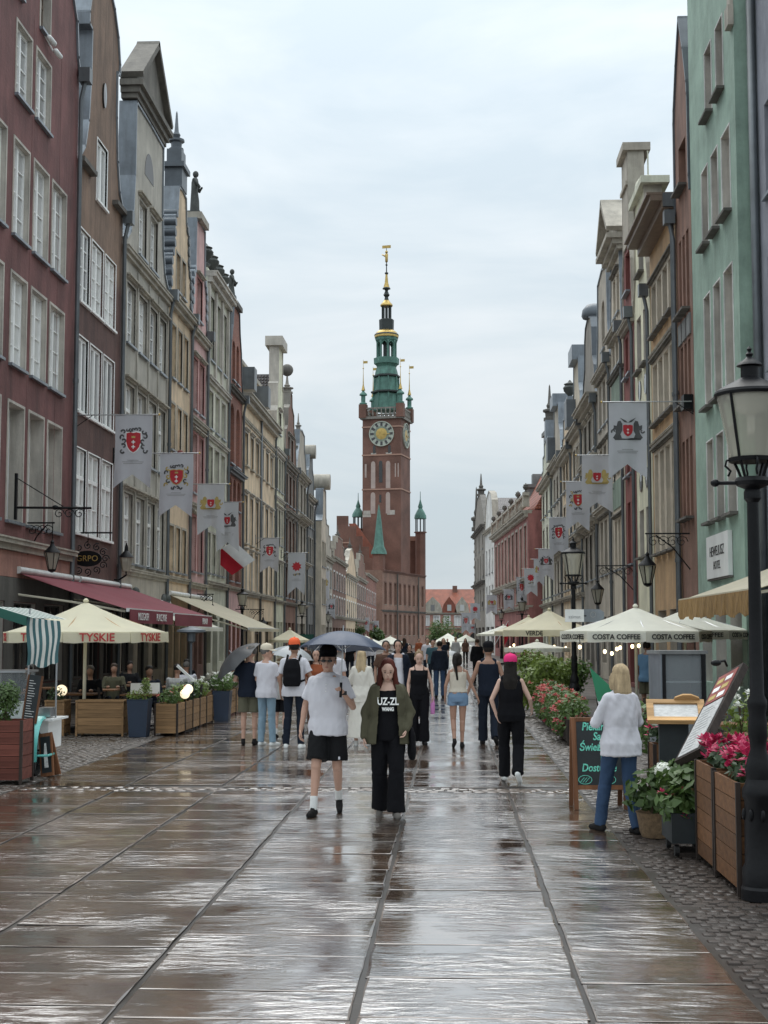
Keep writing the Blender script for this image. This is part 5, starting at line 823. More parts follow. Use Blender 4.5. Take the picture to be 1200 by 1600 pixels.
# ---------------------------------------------------------------- planters, plants
def planter(lab, x0, x1, y0, y1, h, wood_, n=5, rim=True, group='wooden planters', z0=.05):
    t = thing('wooden_planter', lab, 'planter', ((x0+x1)/2, (y0+y1)/2, 0), 0, group); a, b = (x1-x0)/2, (y1-y0)/2; ph = (h-z0)/n
    fx = MB().bx(-a+.002, a-.002, -.012, .012, .003, ph-.004).mesh('plank', wood_); fy = MB().bx(-.012, .012, -b+.002, b-.002, .003, ph-.004).mesh('plank', wood_)
    for i in range(n):
        for s in (-1, 1): link('plank', fx, t, (random.gauss(0, .001), s*b, z0+i*ph)); link('plank', fy, t, (s*a, random.gauss(0, .001), z0+i*ph))
    MB().bx(-a+.016, a-.016, -b+.016, b-.016, z0, h-.06).build('soil', 'soil', t)
    for sx in (-1, 1):
        for sy in (-1, 1): MB().bx(sx*(a+.006)-.018, sx*(a+.006)+.018, sy*(b+.006)-.018, sy*(b+.006)+.018, 0, h+.002).build('corner_post', wood_ if rim else 'dark_wood', t)
    if rim:
        for s in (-1, 1): MB().bx(-a-.03, a+.03, s*b-.035, s*b+.035, h, h+.03).build('rim', wood_, t); MB().bx(s*a-.035, s*a+.035, -b+.04, b-.04, h+.001, h+.029).build('rim', wood_, t)
    return t
def plant(name, lab, x, y, z, blobs, mat='leaf', n=500, s=.07, flowers=None, cat='plant', group=None, stems=6):
    t = thing(name, lab, cat, (x, y, z), 0, group); f_ = MB(); cz = blobs[0][2]
    for bx_, by_, bz_, rx, ry, rz_ in blobs: leaves(f_, (bx_, by_, bz_), (rx, ry, rz_), max(20, n//len(blobs)), s, .5, .2)
    f_.build('foliage', mat, t); st_ = MB()
    for i in range(stems): b_ = blobs[i % len(blobs)]; st_.tube([(b_[0]*.4+random.gauss(0, .02), b_[1]*.4+random.gauss(0, .02), -.05), (b_[0]*.8, b_[1]*.8, b_[2]*.6), (b_[0]+random.gauss(0, .03), b_[1]+random.gauss(0, .03), b_[2]+b_[5]*.5)], [.012, .009, .004], 5)
    st_.build('stems', 'stem', t)
    if flowers:
        for mt, pts, fs, pet in flowers:
            for (fx, fy, fz) in pts:
                fl = MB(); 
                for k in range(pet):
                    a = random.uniform(0, 6.28); el = random.uniform(-.2, 1.2); d = Vector((math.cos(a)*math.cos(el), math.sin(a)*math.cos(el), math.sin(el))); sd_ = d.cross(Vector((0, 0, 1))).normalized(); c = Vector((fx, fy, fz)); nn = sd_.cross(d)
                    fl.add([c+d*fs*.1, c+d*fs*.6+sd_*fs*.36, c+d*fs*1.1, c+d*fs*.6-sd_*fs*.36, c+d*fs*.65+nn*fs*.12], [(0, 1, 4), (1, 2, 4), (2, 3, 4), (3, 0, 4)])
                fl.build('flower', mt, t)
    return t
def rp(n, c, r): return [(c[0]+random.uniform(-r[0], r[0]), c[1]+random.uniform(-r[1], r[1]), c[2]+random.uniform(-r[2], r[2])) for _ in range(n)]
# right foreground
planter('brown plank planter with red flowers right beside the lamp post', 2.17, 2.62, 10.95, 11.85, .84, 'brown_wood', 6, False); planter('brown plank planter with red flowers behind the lamp post planter', 2.17, 2.62, 11.93, 12.72, .86, 'brown_wood', 6, False)
for yy, lb in ((11.4, 'red leaved flowers overflowing the planter beside the lamp post'), (12.3, 'red leaved flowers in the planter behind the lamp post one')):
    plant('red_flowers', lb, 2.4, yy, .8, [(-.05, -.2, .1, .2, .24, .12), (.05, .15, .12, .2, .24, .13)], 'leaf_dark', 500, .09, [('flower_red', rp(34, (0, 0, .17), (.21, .4, .09)), .085, 7)], 'flowers', 'red flower planters')
bt = thing('black_tub', 'black plastic trough on wheels holding leafy hydrangea', 'planter', (2.12, 13.1, 0)); MB().bx(-.17, .17, -.3, .3, .12, .38).build('trough', 'slate_board', bt); 
for sx in (-.12, .12):
    for sy in (-.24, .24): MB().lathe([(.05, -.02), (.05, .02)], 10).xf(Matrix.Translation((sx, sy, .055)) @ Matrix.Rotation(PI/2, 4, 'Y')).build('wheel', 'rubber', bt)
plant('hydrangea', 'leafy green hydrangea with buds in the black trough', 2.12, 13.1, .36, [(-.02, 0, .2, .24, .34, .24), (.05, .1, .36, .18, .24, .16), (-.08, -.15, .1, .2, .2, .2)], 'leaf', 520, .13, [('flower_red', rp(5, (-.1, -.1, .1), (.12, .2, .12)), .05, 6)], 'plant')
bk = thing('wicker_basket', 'round wicker basket with white hydrangea on the pavement', 'basket', (2.0, 14.1, 0)); MB().lathe([(.14, 0), (.16, .05), (.19, .22), (.2, .24), (.18, .24), (.16, .1), (.02, .1)], 18).build('basket', 'wicker', bk, smooth=40)
hy = plant('white_hydrangea', 'white ball shaped hydrangea bloom above the wicker basket', 1.98, 14.0, .24, [(-.05, 0, .2, .26, .24, .22), (.12, .05, .3, .18, .2, .18)], 'leaf', 380, .12, None, 'plant')
fl = MB(); leaves(fl, (.06, -.22, .42), (.095, .095, .085), 420, .035, .2, .75); fl.ell((.06, -.22, .42), (.07, .07, .062), 12, 8); fl.build('bloom', 'flower_white', hy); fl = MB(); leaves(fl, (.3, -.1, .52), (.06, .06, .05), 120, .03, .2, .6); fl.build('bloom', 'leaf_light', hy)
# chalk board
bp0 = gnd(935, 1262); cb = thing('chalkboard_stand', 'wooden sandwich board with green chalk lettering on the pavement', 'signboard', (bp0.x, bp0.y, 0), R(4)); BW, BH = .56, 1.0
for s in (-1, 1):
    lean = R(8)*s; f_ = MB(); o = thing('panel_frame', '', ''); del o['label']; del o['category']; o.parent = cb; o.location = (0, s*.19, 0); o.rotation_euler = (lean, 0, 0)
    for sx in (-1, 1): MB().bx(sx*BW/2-.025, sx*BW/2+.025, -.014, .014, 0, 1.02).build('leg', 'board_wood', o)
    MB().bx(-BW/2+.027, BW/2-.027, -.013, .013, .98, 1.02).build('rail', 'board_wood', o); MB().bx(-BW/2+.027, BW/2-.027, -.013, .013, .22, .27).build('rail', 'board_wood', o); MB().bx(-BW/2+.027, BW/2-.027, -.006, .006, .272, .978).build('slate', 'slate_board', o)
    if s < 0:
        for txt, x, z, sz in (('Piekarnia', -.01, .92, .125), ('San', .0, .81, .125), ('Świeże', -.08, .69, .12), ('na', .05, .58, .115), ('Dostępne', -.01, .46, .12)): link('lettering', text_mesh(txt, sz, 'chalk', .001, .0025, .18, .8), o, (x, -.009, z), (PI/2, 0, 0))
        for cx in (-.17, .1):
            MB().tube([(cx+.075*math.cos(a*PI/10), -.008, .33+.048*math.sin(a*PI/10)) for a in range(21)], .004, 4).build('drawn_bread', 'chalk', o)
            for k in (-.03, .0, .03): MB().tube([(cx+k-.03, -.008, .30), (cx+k+.02, -.008, .355)], .0035, 4).build('drawn_cut', 'chalk', o)
# menu lecterns and cabinet
v0 = atY(1056, 1112, 14.6); ml = thing('map_lectern', 'pale wood framed menu lying tilted on a black stand', 'menu stand', (v0.x, 14.6, 0), R(-6)); q = thing('tray', '', ''); del q['label']; del q['category']; q.parent = ml; q.location = (0, 0, v0.z); q.rotation_euler = (R(28), 0, 0)
for s in (-1, 1): MB().bx(-.29, .29, s*.17-.035, s*.17+.035, -.02, .025).build('frame_rail', 'pale_wood', q); MB().bx(s*.255-.035, s*.255+.035, -.134, .134, -.02, .024).build('frame_stile', 'pale_wood', q)
MB().bx(-.22, .22, -.134, .134, -.018, .004).build('sheet', 'menu_print', q); MB().prism([(-.14, 0), (.14, 0), (.12, .05), (.04, .085), (-.04, .085), (-.12, .05)], -.012, .012).xf(Matrix.Translation((.12, .2, .0))).build('crest_board', 'pale_wood', q); MB().bx(-.17, .12, -.05, .2, 0, v0.z-.08).build('stand', 'slate_board', ml)
A, B = atY(1073, 1180, 12.95), atY(1142, 1046, 13.6); ax = (B-A); L_ = ax.length; ax.normalize(); nrm = Vector((-.78, -.45, .0)); nrm = (nrm-ax*nrm.dot(ax)).normalized(); sd_ = ax.cross(nrm)
if sd_.y > 0: sd_ = -sd_
mb_ = thing('menu_board', 'dark slanted menu board with red photos and printed list', 'menu stand', (A.x, A.y, 0)); mm_ = Matrix((sd_, ax, nrm)).transposed().to_4x4(); mm_.translation = A-Vector((A.x, A.y, 0))
MB().bx(-.19, .19, 0, L_, -.07, 0).xf(mm_).build('panel', 'dark_wood', mb_); MB().bx(-.15, .15, .03, L_*.6, .001, .006).xf(mm_).build('price_list', 'menu_print', mb_); MB().bx(-.15, .15, L_*.62, L_*.96, .001, .006).xf(mm_).build('photo_sheet', 'menu_red', mb_)
for r_ in range(3):
    for c_ in range(2): MB().bx(-.12+c_*.13, -.02+c_*.13, L_*(.65+r_*.1), L_*(.65+r_*.1)+.06, .0065, .009).xf(mm_).build('dish_photo', 'crest_white' if (r_+c_) % 2 else 'crest_gold', mb_)
for r_ in range(14): MB().bx(-.12, random.uniform(.02, .12), L_*(.06+r_*.037), L_*(.06+r_*.037)+.006, .0065, .008).xf(mm_).build('print_line', 'grey_letter', mb_)
MB().tube([(.15, .05, 0), (.12, .05, A.z*.8), tuple((A+ax*L_*.45-nrm*.06)-Vector((A.x, A.y, 0)))], .03, 8).build('post', 'dark_wood', mb_); MB().bx(-.1, .35, -.15, .25, 0, .04).build('foot', 'dark_wood', mb_)
e = (B-nrm*-.05)-Vector((A.x, A.y, 0)); MB().tube([tuple(e), tuple(e+Vector((-.03, -.05, .05))), tuple(e+Vector((-.1, -.1, .04)))], .012, 6).ell(tuple(e+Vector((-.12, -.1, .03))), (.05, .03, .03), 8, 6).build('clip_lamp', 'black_iron', mb_)
c0 = atY(1069, 1100, 16.6); fr = thing('glass_cabinet', 'tall grey display cabinet with glass door and shelves', 'cabinet', (c0.x, 16.6, 0), R(10)); zt_ = atY(1069, 1022, 16.6).z
MB().bx(-.27, .27, .42, .45, .3, zt_).build('back', 'slate_plaster', fr); MB().bx(-.27, -.23, 0, .42, .3, zt_).build('side', 'zinc', fr); MB().bx(.23, .27, 0, .42, .3, zt_).build('side', 'slate_board', fr); MB().bx(-.29, .29, -.02, .46, zt_, zt_+.04).build('top', 'slate_plaster', fr); MB().bx(-.27, .27, 0, .45, 0, .3).build('base', 'slate_board', fr); MB().bx(-.228, .228, .01, .02, .3, zt_-.002).build('glass_door', 'clear_glass', fr)
for k in range(4): MB().bx(-.225, .225, .03, .41, .5+k*.3, .52+k*.3).build('shelf', 'steel', fr)
for sx in (-1, 1): MB().bx(sx*.235-.02, sx*.235+.02, -.01, .008, .3, zt_-.001).build('door_stile', 'black_iron', fr)
planter('low brown planter with red flowers by the map lectern', 2.2, 2.62, 15.5, 15.9, .78, 'brown_wood', 3, False); plant('red_flowers', 'red flowers in the low planter by the map lectern', 2.35, 15.6, .78, [(0, 0, .12, .22, .18, .12)], 'leaf_dark', 240, .09, [('flower_red', rp(20, (0, 0, .15), (.2, .16, .07)), .08, 6)], 'flowers', 'red flower planters')
plant('glossy_shrub', 'glossy green shrub beside the display cabinet', (1015-702)/F*18.5, 18.5, .3, [(0, 0, .5, .3, .3, .4), (.2, 0, .9, .25, .25, .3)], 'leaf', 700, .11); plant('pale_shrub', 'pale flowering shrub by the right terrace tables', (1148-702)/F*17, 17, .5, [(0, 0, .45, .25, .25, .35)], 'leaf_light', 260, .08, [('flower_white', rp(14, (0, 0, .6), (.2, .2, .2)), .06, 6)])
plant('tall_sprig', 'yellow green sprig growing beside the lamp post', 2.62, 11.9, .8, [(0, 0, .2, .12, .15, .22)], 'leaf_light', 130, .09)
# tables and chairs
def chair(lab, x, y, rz_, src=None, mat='dark_wood'):
    if src: o = copy_tree(src); o.location = (x, y, 0); o.rotation_euler = (0, 0, rz_); o['label'] = lab; return o
    t = thing('cafe_chair', lab, 'chair', (x, y, 0), rz_, 'cafe chairs on the terraces')
    for sx in (-1, 1): MB().bx(sx*.19-.018, sx*.19+.018, -.2, -.164, 0, .44).build('leg', mat, t); MB().tube([(sx*.19, .19, 0), (sx*.19, .19, .45), (sx*.19, .24, .88)], .02, 6).build('leg', mat, t)
    MB().bx(-.21, .21, -.21, .21, .44, .475).build('seat', mat, t)
    for k in range(3): MB().bx(-.18, .18, .195+.017*k, .215+.017*k, .56+.11*k, .62+.11*k).build('back_slat', mat, t)
    return t
def table(lab, x, y, src=None):
    if src: o = copy_tree(src); o.location = (x, y, 0); o['label'] = lab; return o
    t = thing('cafe_table', lab, 'table', (x, y, 0), 0, 'cafe tables on the terraces'); MB().bx(-.36, .36, -.36, .36, .72, .75).build('table_top', 'brown_wood', t); MB().lathe([(.035, .03), (.035, .72)], 8).build('column', 'black_iron', t); MB().bx(-.22, .22, -.22, .22, 0, .03).build('foot', 'black_iron', t); return t
CH0 = chair('dark slatted cafe chair on the right terrace by the mint green house', 3.2, 17.0, R(60)); T0 = table('small brown cafe table on the right terrace', 3.75, 17.6)
for x, y, a in ((4.2, 18.2, -120), (3.4, 19.2, 40), (4.6, 20.4, 200), (3.2, 21.6, 90), (3.6, 24.5, 30), (4.4, 26, 140), (4.9, 28.0, 250), (3.2, 29, 80)): chair('dark slatted cafe chair on the right terrace by the mint green house', x, y, R(a), CH0)
for x, y in ((4.0, 19.8), (3.9, 22.6), (4.1, 27.0), (4.6, 30.2)): table('small brown cafe table on the right terrace', x, y, T0)
for x, y in ((-7.6, 29.2), (-6.3, 29.0), (-9.0, 29.6), (-6.2, 30.6), (-7.7, 31.4), (-6.4, 33.4), (-7.9, 34.2), (-9.2, 32.4), (-7.0, 37), (-8.6, 36.8)):
    table('small brown cafe table under the left parasol and awnings', x, y, T0)
    for a in (random.uniform(60, 120), random.uniform(240, 300)): chair('dark slatted cafe chair under the left parasol and awnings', x+.62*math.sin(R(a)), y-.62*math.cos(R(a)), R(a)+PI, CH0)
def paper_menu(x, y): 
    o = MB().prism([(-.16, 0), (.16, 0), (.16, .22), (-.16, .22)], -.003, .003).build('menu_card', 'paper', None, loc=(x, y, .752)); o.rotation_euler = (R(-12), 0, random.uniform(-.3, .3)); tag(o, 'white menu card standing on a left terrace table', 'menu', 'menu cards')
for x, y in ((-6.35, 28.95), (-6.1, 29.1)): paper_menu(x, y)
# right flower hedge
for i, (y, lb) in enumerate(((25.6, 'long flower box with coral blooms next to the walking woman in pink cap'), (28.2, 'long flower box with coral blooms in the middle of the hedge row'), (30.8, 'long flower box with coral blooms at the end of the hedge row'))):
    planter(lb, 2.1, 2.6, y, y+2.3, .45, 'dark_wood', 2, False)
    plant('coral_flowers', lb.replace('long flower box with', 'trailing').replace('blooms', 'flowering plants'), 2.33, y+1.15, .45, [(-.12, -.7, .15, .35, .5, .28), (-.1, 0, .2, .36, .5, .3), (-.1, .7, .18, .35, .5, .3), (-.3, 0, -.1, .16, 1.0, .25)], 'leaf', 1500, .085, [('flower_pink', rp(46, (-.18, 0, .15), (.3, 1.1, .3)), .075, 7), ('flower_red', rp(16, (-.25, 0, -.05), (.2, 1.1, .2)), .06, 6)], 'flowers')
for i, (px, Y, s) in enumerate(((838, 34.5, 1.0), (862, 35.5, .9), (885, 36.5, .9), (818, 38.0, 1.1))):
    plant('green_bush', ('bright green bush behind the woman in the pink cap', 'bright green bush beside the low white parasol', 'dark green bush next to the second lamp post', 'bright green bush by the man in the navy vest')[i], (px-702)/F*Y, Y, .1, [(0, 0, .7, .55*s, .5, .45), (.2, 0, 1.05*s, .45, .4, .35), (-.3, 0, .5, .4, .4, .4)], 'leaf_light' if i != 2 else 'leaf', 1500, .12, None, 'bush')
for i, (x, y) in enumerate(((2.9, 36.5), (3.1, 40), (3.3, 44), (3.4, 49), (3.6, 55))): plant('terrace_shrub', 'low green shrub lining the far right terrace', x, y, .1, [(0, 0, .5, .5, .8, .45)], 'leaf', 500, .14, None, 'shrub', 'far right terrace shrubs')
# left planters
def LX(px, Y): return (px-702)/F*Y
planter('long pale wood planter under the beer parasol', LX(119, 27.4), LX(191, 27.4), 27.4, 27.85, .66, 'planter_wood', 4); planter('pale wood planter end next to the ice cream cart', LX(70, 27.4), LX(97, 27.4), 27.4, 27.85, .66, 'planter_wood', 4)
for i in range(5): planter('pale wood planter with black edges in the row along the left terrace', -5.7, -5.28, 27.55+i*.83, 28.34+i*.83, .62, 'planter_wood', 4, False, 'planter row along the left terrace'); plant('terrace_herbs', 'bushy green herbs in the row of pale wood planters', -5.5, 27.95+i*.83, .6, [(0, -.15, .14, .22, .25, .18+.05*(i % 3)), (0, .2, .18, .2, .22, .2)], ('leaf', 'leaf_light', 'leaf_dark')[i % 3], 420, .07, [('flower_pink', rp(4, (0, 0, .2), (.2, .3, .1)), .05, 5)] if i < 2 else ([('flower_white', rp(14, (0, 0, .3), (.2, .3, .12)), .06, 6)] if i == 4 else None), 'plant', 'herbs in the left planter row')
for k in range(3): planter('pale wood planter farther along the left terrace past the navy pot', -5.75, -5.3, 33.4+k*.95, 34.3+k*.95, .62, 'planter_wood', 4, False, 'far planters of the left terrace'); plant('white_flowers', 'white flowers in the farther pale wood planters', -5.5, 33.85+k*.95, .6, [(0, 0, .22, .25, .4, .22)], 'leaf', 420, .08, [('flower_white', rp(22, (0, 0, .3), (.22, .4, .14)), .06, 6)], 'flowers', 'white flowers of the left terrace')
def pot(lab, x, y, h, r):
    t = thing('tall_pot', lab, 'plant pot', (x, y, 0), 0, 'tall navy plant pots'); MB().lathe([(r*1.1, 0), (r*1.12, .02), (r*1.38, h-.03), (r*1.42, h), (r*1.28, h), (r*1.2, h-.08), (.02, h-.08)], 4, (0, 0, 0), PI/4).build('pot', 'navy_pot', t); return t
pot('tall navy pot with small conifer beside the pale planter', LX(216, 27.2), 27.3, .72, .21); pot('tall navy pot at the end of the planter row', LX(347, 32.3), 32.4, .68, .2)
cn = plant('dwarf_conifer', 'small yellow green conifer in the navy pot', LX(222, 27.2), 27.3, .7, [(.04, 0, .16, .14, .14, .2), (.04, 0, .3, .09, .09, .16), (-.18, 0, .08, .16, .14, .12)], 'leaf_light', 700, .045); plant('pot_flowers', 'leafy plant with white blooms in the far navy pot', LX(347, 32.3), 32.4, .66, [(0, 0, .2, .26, .26, .22)], 'leaf', 340, .08, [('flower_white', rp(12, (0, 0, .26), (.22, .2, .14)), .06, 6)])
plant('terrace_grass', 'thin leafy plants behind the pale planter under the parasol', LX(85, 27.7), 27.65, .6, [(0, 0, .18, .18, .18, .18)], 'leaf_dark', 240, .06)
for i, (px, py, Y, r) in enumerate(((96, 1079, 28.4, .115), (294, 1077, 28.9, .1), (289, 1084, 28.5, .1))):
    v = atY(px, py, Y); t = thing('globe_lamp', ('glowing globe lamp under the striped canopy', 'glowing globe lamp, upper of two above the planter row', 'glowing globe lamp, lower of two above the planter row')[i], 'lamp', (v.x, Y, 0), 0, 'glowing globe lamps'); MB().ell((0, 0, v.z), (r, r, r), 20, 12).build('globe', 'globe_light', t, smooth=True); MB().tube([(0, 0, 0), (0, 0, v.z-r*.9)], .015, 6).build('stem', 'black_iron', t); MB().lathe([(.12, 0), (.12, .03), (.02, .035)], 12).build('foot', 'black_iron', t)
v = atY(290, 1052, 29.6); t = MB().box((0, 0, 0), (1.15*.42, .06, .05), ry=R(42)).build('white_bar', 'cart_white', None, loc=tuple(v)); tag(t, 'white slanted bar above the left planter row', 'bar')
t.location.z = v.z; MB().tube([(.16, .0, -.16), (.16, .05, -v.z)], .015, 6).build('support', 'black_iron', t)
# bulbs under right parasols
for i, (px, py, Y) in enumerate(((906, 1011, 29.9), (945, 1018, 30.2), (956, 1021, 31), (964, 1014, 31.5), (969, 1012, 31.8), (988, 1010, 30.3), (998, 1009, 30.6), (1139, 958, 27), (797, 1012, 46), (803, 1008, 46.4), (843, 1010, 45), (866, 1010, 45.5), (884, 1012, 45))):
    v = atY(px, py, Y); t = thing('string_bulb', 'small warm light bulb hanging under the right terrace canopies', 'light bulb', (v.x, Y, v.z), 0, 'warm bulbs under the right canopies'); MB().ell((0, 0, 0), (.035, .035, .045), 10, 8).build('bulb', 'warm_bulb', t, smooth=True); MB().tube([(0, 0, .04), (0, 0, .25)], .008, 5).build('cord', 'black_iron', t)
# red planter and ice cream cart
planter('dark red plank planter beside the ice cream cart', LX(-30, 18.6), LX(31, 18.6), 18.6, 19.1, .83, 'cherry_wood', 5, False); plant('box_shrub', 'round clipped box shrub in the dark red planter', LX(2, 18.8), 18.8, .8, [(0, 0, .24, .24, .24, .26), (.05, 0, .36, .18, .2, .2)], 'leaf', 1500, .05)
def CX(px, Y=19.9): return (px-702)/F*Y
ct = thing('ice_cream_cart', 'white ice cream cart with turquoise mudguard and striped green canopy', 'cart', (CX(40), 19.9, 0), R(0)); X0 = CX(40)
def cz(py, Y=19.9): return atY(600, py, Y).z
MB().bx(-1.0, .3, .02, .7, .35, cz(1128)).build('body', 'cart_white', ct); MB().bx(-1.05, CX(83)-X0, -.08, .75, cz(1128)+.002, cz(1128)+.03).build('counter', 'cart_white', ct); MB().bx(-1.0, -.1, .1, .7, cz(1126)+.02, cz(1052)).build('display_glass', 'clear_glass', ct); MB().bx(-1.02, -.06, .08, .72, cz(1052), cz(1052)+.03).build('display_top', 'steel', ct); MB().bx(-.95, -.15, .2, .65, cz(1126)+.01, cz(1100)).build('tubs', 'paper', ct); MB().bx(.12, .3, .1, .4, cz(1126)+.03, cz(1108)).build('box', 'steel', ct); MB().bx(.02, .14, -.06, -.04, cz(1122), cz(1090)).build('price_card', 'paper', ct)
wc = (CX(58)-X0, -.1, .3)
MB().lathe([(.3, -.03), (.31, 0), (.3, .03), (.25, .035), (.245, 0), (.25, -.035)], 24).xf(Matrix.Translation(wc) @ Matrix.Rotation(PI/2, 4, 'Y') @ Matrix.Rotation(0, 4, 'X')).build('wheel', 'rubber', ct, smooth=40)
MB().tube([(wc[0]-.09, wc[1], wc[2]), (wc[0]+.09, wc[1], wc[2])], .03, 8).build('hub', 'steel', ct)
for k in range(8): MB().tube([(wc[0], wc[1], wc[2]), (wc[0], wc[1]+.24*math.cos(k*PI/4), wc[2]+.24*math.sin(k*PI/4))], .006, 4).build('spoke', 'steel', ct)
mg = MB(); n = 14; k = 0
for i in range(n+1):
    a = R(-10)+i/n*R(185)
    for x, dr in ((-.12, -.03), (-.1, 0), (.1, 0), (.12, -.03)): mg.v.append((wc[0]+x, wc[1]-.36*math.cos(a)*1.0-dr*0, wc[2]+(.36+dr)*math.sin(a)*1.45))
for i in range(n):
    for j in range(3): a = i*4+j; mg.f.append((a, a+1, a+5, a+4))
mg.build('mudguard', 'turquoise', ct, smooth=True); MB().tube([(-.1, -.42, .28), (.42, -.42, .3), (.42, 0, .3)], .018, 6).build('tow_bar', 'turquoise', ct)
MB().bx(-.95, -.7, .1, .35, 0, .35).build('support_leg', 'black_iron', ct)
for px, pyt in ((39, 950), (76, 1000)): x = CX(px)-X0; MB().tube([(x, .05 if px < 60 else .3, cz(1125)), (x, .05 if px < 60 else .3, cz(pyt))], .014, 6).build('canopy_pole', 'steel', ct)
pm('canopy_green', (.02, .10, .075), .7, .1, 4, trans=.15); pm('canopy_white', (.7, .7, .66), .7, .08, 4, trans=.3); pm('canopy_blue', (.05, .13, .14), .7, .1, 4, trans=.15)
za, zb_ = cz(950), cz(966)
for i in range(12):
    x0 = -1.5+i*(.45*1.0/6); 
for i in range(14):
    ya, yb = -.55+i*.13, -.55+(i+1)*.13; m = MB(); m.add([(-1.1, ya, za-.05), (-.35, ya, za+.02), (CX(62)-X0, ya, zb_), (-1.1, yb, za-.05), (-.35, yb, za+.02), (CX(62)-X0, yb, zb_)], [(0, 1, 4, 3), (1, 2, 5, 4)]); m.build('canopy_stripe', 'canopy_white' if i % 2 else 'canopy_green', ct)
MB().bx(-1.12, -.36, -.585, -.556, za-.13, za-.0).build('canopy_edge', 'canopy_green', ct); MB().add([(-.36, -.57, za-.1), (-.36, -.57, za+.03), (CX(55)-X0, -.57, zb_+.015), (CX(55)-X0, -.57, zb_-.11)], [(0, 1, 2, 3)]).build('canopy_edge', 'canopy_green', ct)
xa, xb = CX(54)-X0, CX(97)-X0; ns = 11
for i in range(ns):
    u0, u1 = i/ns, (i+1)/ns; m = MB(); nv = 8
    for off in (0, .006):
        k = len(m.v)
        for j in range(nv+1):
            for u in (u0, u1): f_ = j/nv; m.v.append((lerp(xa, xb, u)-.015*math.sin(f_*6+u*3), -.5+off+.04*math.sin(u*12)*f_+.25*u, lerp(zb_+.01-.05*u, cz(1040)+.03*math.sin(u*PI*3)+(.05 if u > .93 else 0), f_)))
        for j in range(nv): m.f.append((k+2*j, k+2*j+1, k+2*j+3, k+2*j+2))
    m.build('curtain_stripe', 'canopy_white' if i % 2 else 'canopy_blue', ct, smooth=True)
ch = thing('menu_blackboard', 'tall narrow blackboard price list leaning on the ice cream cart', 'blackboard', (CX(43, 19.6), 19.6, cz(1131, 19.6)), R(-8)); ch.rotation_euler = (R(-4), R(6), R(-10)); MB().bx(-.09, .09, -.01, .01, 0, .66).build('slate', 'slate_board', ch)
for s in (-1, 1): MB().bx(s*.1-.012, s*.1+.012, -.013, .013, 0, .66).build('frame_side', 'board_wood', ch)
for k in range(16): MB().bx(-.075, random.uniform(-.02, .06), -.0125, -.0105, .05+k*.035, .058+k*.035).build('chalk_line', 'chalk_white', ch)
g2 = gnd(80, 1212); ab = thing('small_board', 'small brown sandwich board with white print in front of the cart', 'signboard', (g2.x, g2.y, 0), R(-12))
for s in (-1, 1):
    o = MB().bx(-.1, .1, -.01, .01, 0, .6).build('panel', 'board_wood', ab); o.location = (0, s*.1, 0); o.rotation_euler = (R(9)*s, R(-10), 0)
    if s < 0: MB().bx(-.075, .075, -.014, -.011, .05, .55).build('slate', 'slate_board', o); MB().prism([(-.03, .12), (.03, .12), (.02, .3), (.012, .46), (-.012, .46), (-.03, .3)], -.018, -.0145).build('white_print', 'chalk_white', o)
# signs on the right
v = atY(1121, 868, 36.2); t = thing('wall_sign', 'white sign with black lettering on the mint green wall', 'sign', (XR-.06, 36.3, v.z), -PI/2); MB().bx(-1.45, 1.45, -.06, .05, -.55, .55).build('panel', 'cart_white', t); MB().bx(-1.5, 1.5, -.04, .055, -.6, -.551).build('edge', 'dark_stone', t); link('lettering', text_mesh('HEWELIUSZ', .36, 'black_letter', .004), t, (.0, -.065, .12), (PI/2, 0, 0)); link('lettering', text_mesh('HOTEL', .3, 'black_letter', .004), t, (.0, -.065, -.24), (PI/2, 0, 0))
v = atY(897, 962, 31.9); t = thing('lamp_signboard', 'white company signboard on the second street lamp', 'sign', tuple(v)); MB().bx(-.21, .21, -.1, -.08, -.14, .14).build('panel', 'cart_white', t); MB().prism([(.215, -.14), (.62, -.14), (.7, -.05), (.7, .08), (.6, .15), (.215, .15)], .3, .32).build('grey_panel', 'zinc', t); MB().tube([(-.05, -.08, 0), (.0, .1, 0), (.3, .31, 0)], .012, 6).build('clamp', 'black_iron', t); link('lettering', text_mesh('azimut', .1, 'grey_letter', .001), t, (0, -.105, -.03), (PI/2, 0, 0)); MB().tube([(.45+.06*math.cos(a*PI/8), .295, .03+.06*math.sin(a*PI/8)) for a in range(17)], .008, 5).build('ring_logo', 'grey_letter', t)
v = atY(475, 1000, 87.5); t = thing('green_sign', 'green double sign on the left street lamp', 'sign', tuple(v)); MB().bx(-.5, .6, -.05, 0, .05, .35).build('panel', 'canopy_green', t); MB().bx(-.3, .6, -.05, 0, -.35, .03).build('panel', 'canopy_green', t); MB().bx(-.06, .06, -.02, .05, -.6, .4).build('clamp', 'black_iron', t)
def cam_box(px, py, Y, Xw): v = atY(px, py, Y); return v
v = atY(1073, 630, 40.3); t = thing('floodlight', 'black floodlight box on the russet house wall', 'floodlight', tuple(v)); MB().bx(-.12, .18, -.25, .2, -.2, .22).build('housing', 'black_iron', t); MB().add([(-.13, -.25, -.2), (-.22, -.2, .1), (-.22, .2, .1), (-.13, .2, -.2)], [(0, 1, 2, 3)]).build('glass', 'clear_glass', t)
v = atY(70, 12, 35.6); t = thing('wall_camera', 'white security cameras under the top window of the dark red house', 'camera', (XL+.15, 36.2, 17.75)); MB().cap((0, -.15, 0), (.05, .12, -.04), .08, .08, 10).build('camera_body', 'cart_white', t, smooth=True); MB().cap((0, .5, -.1), (.05, .75, -.14), .08, .07, 10).build('camera_body', 'cart_white', t, smooth=True); MB().tube([(-.15, -.1, .1), (-.15, .7, 0)], .03, 6).build('rail', 'cart_white', t)

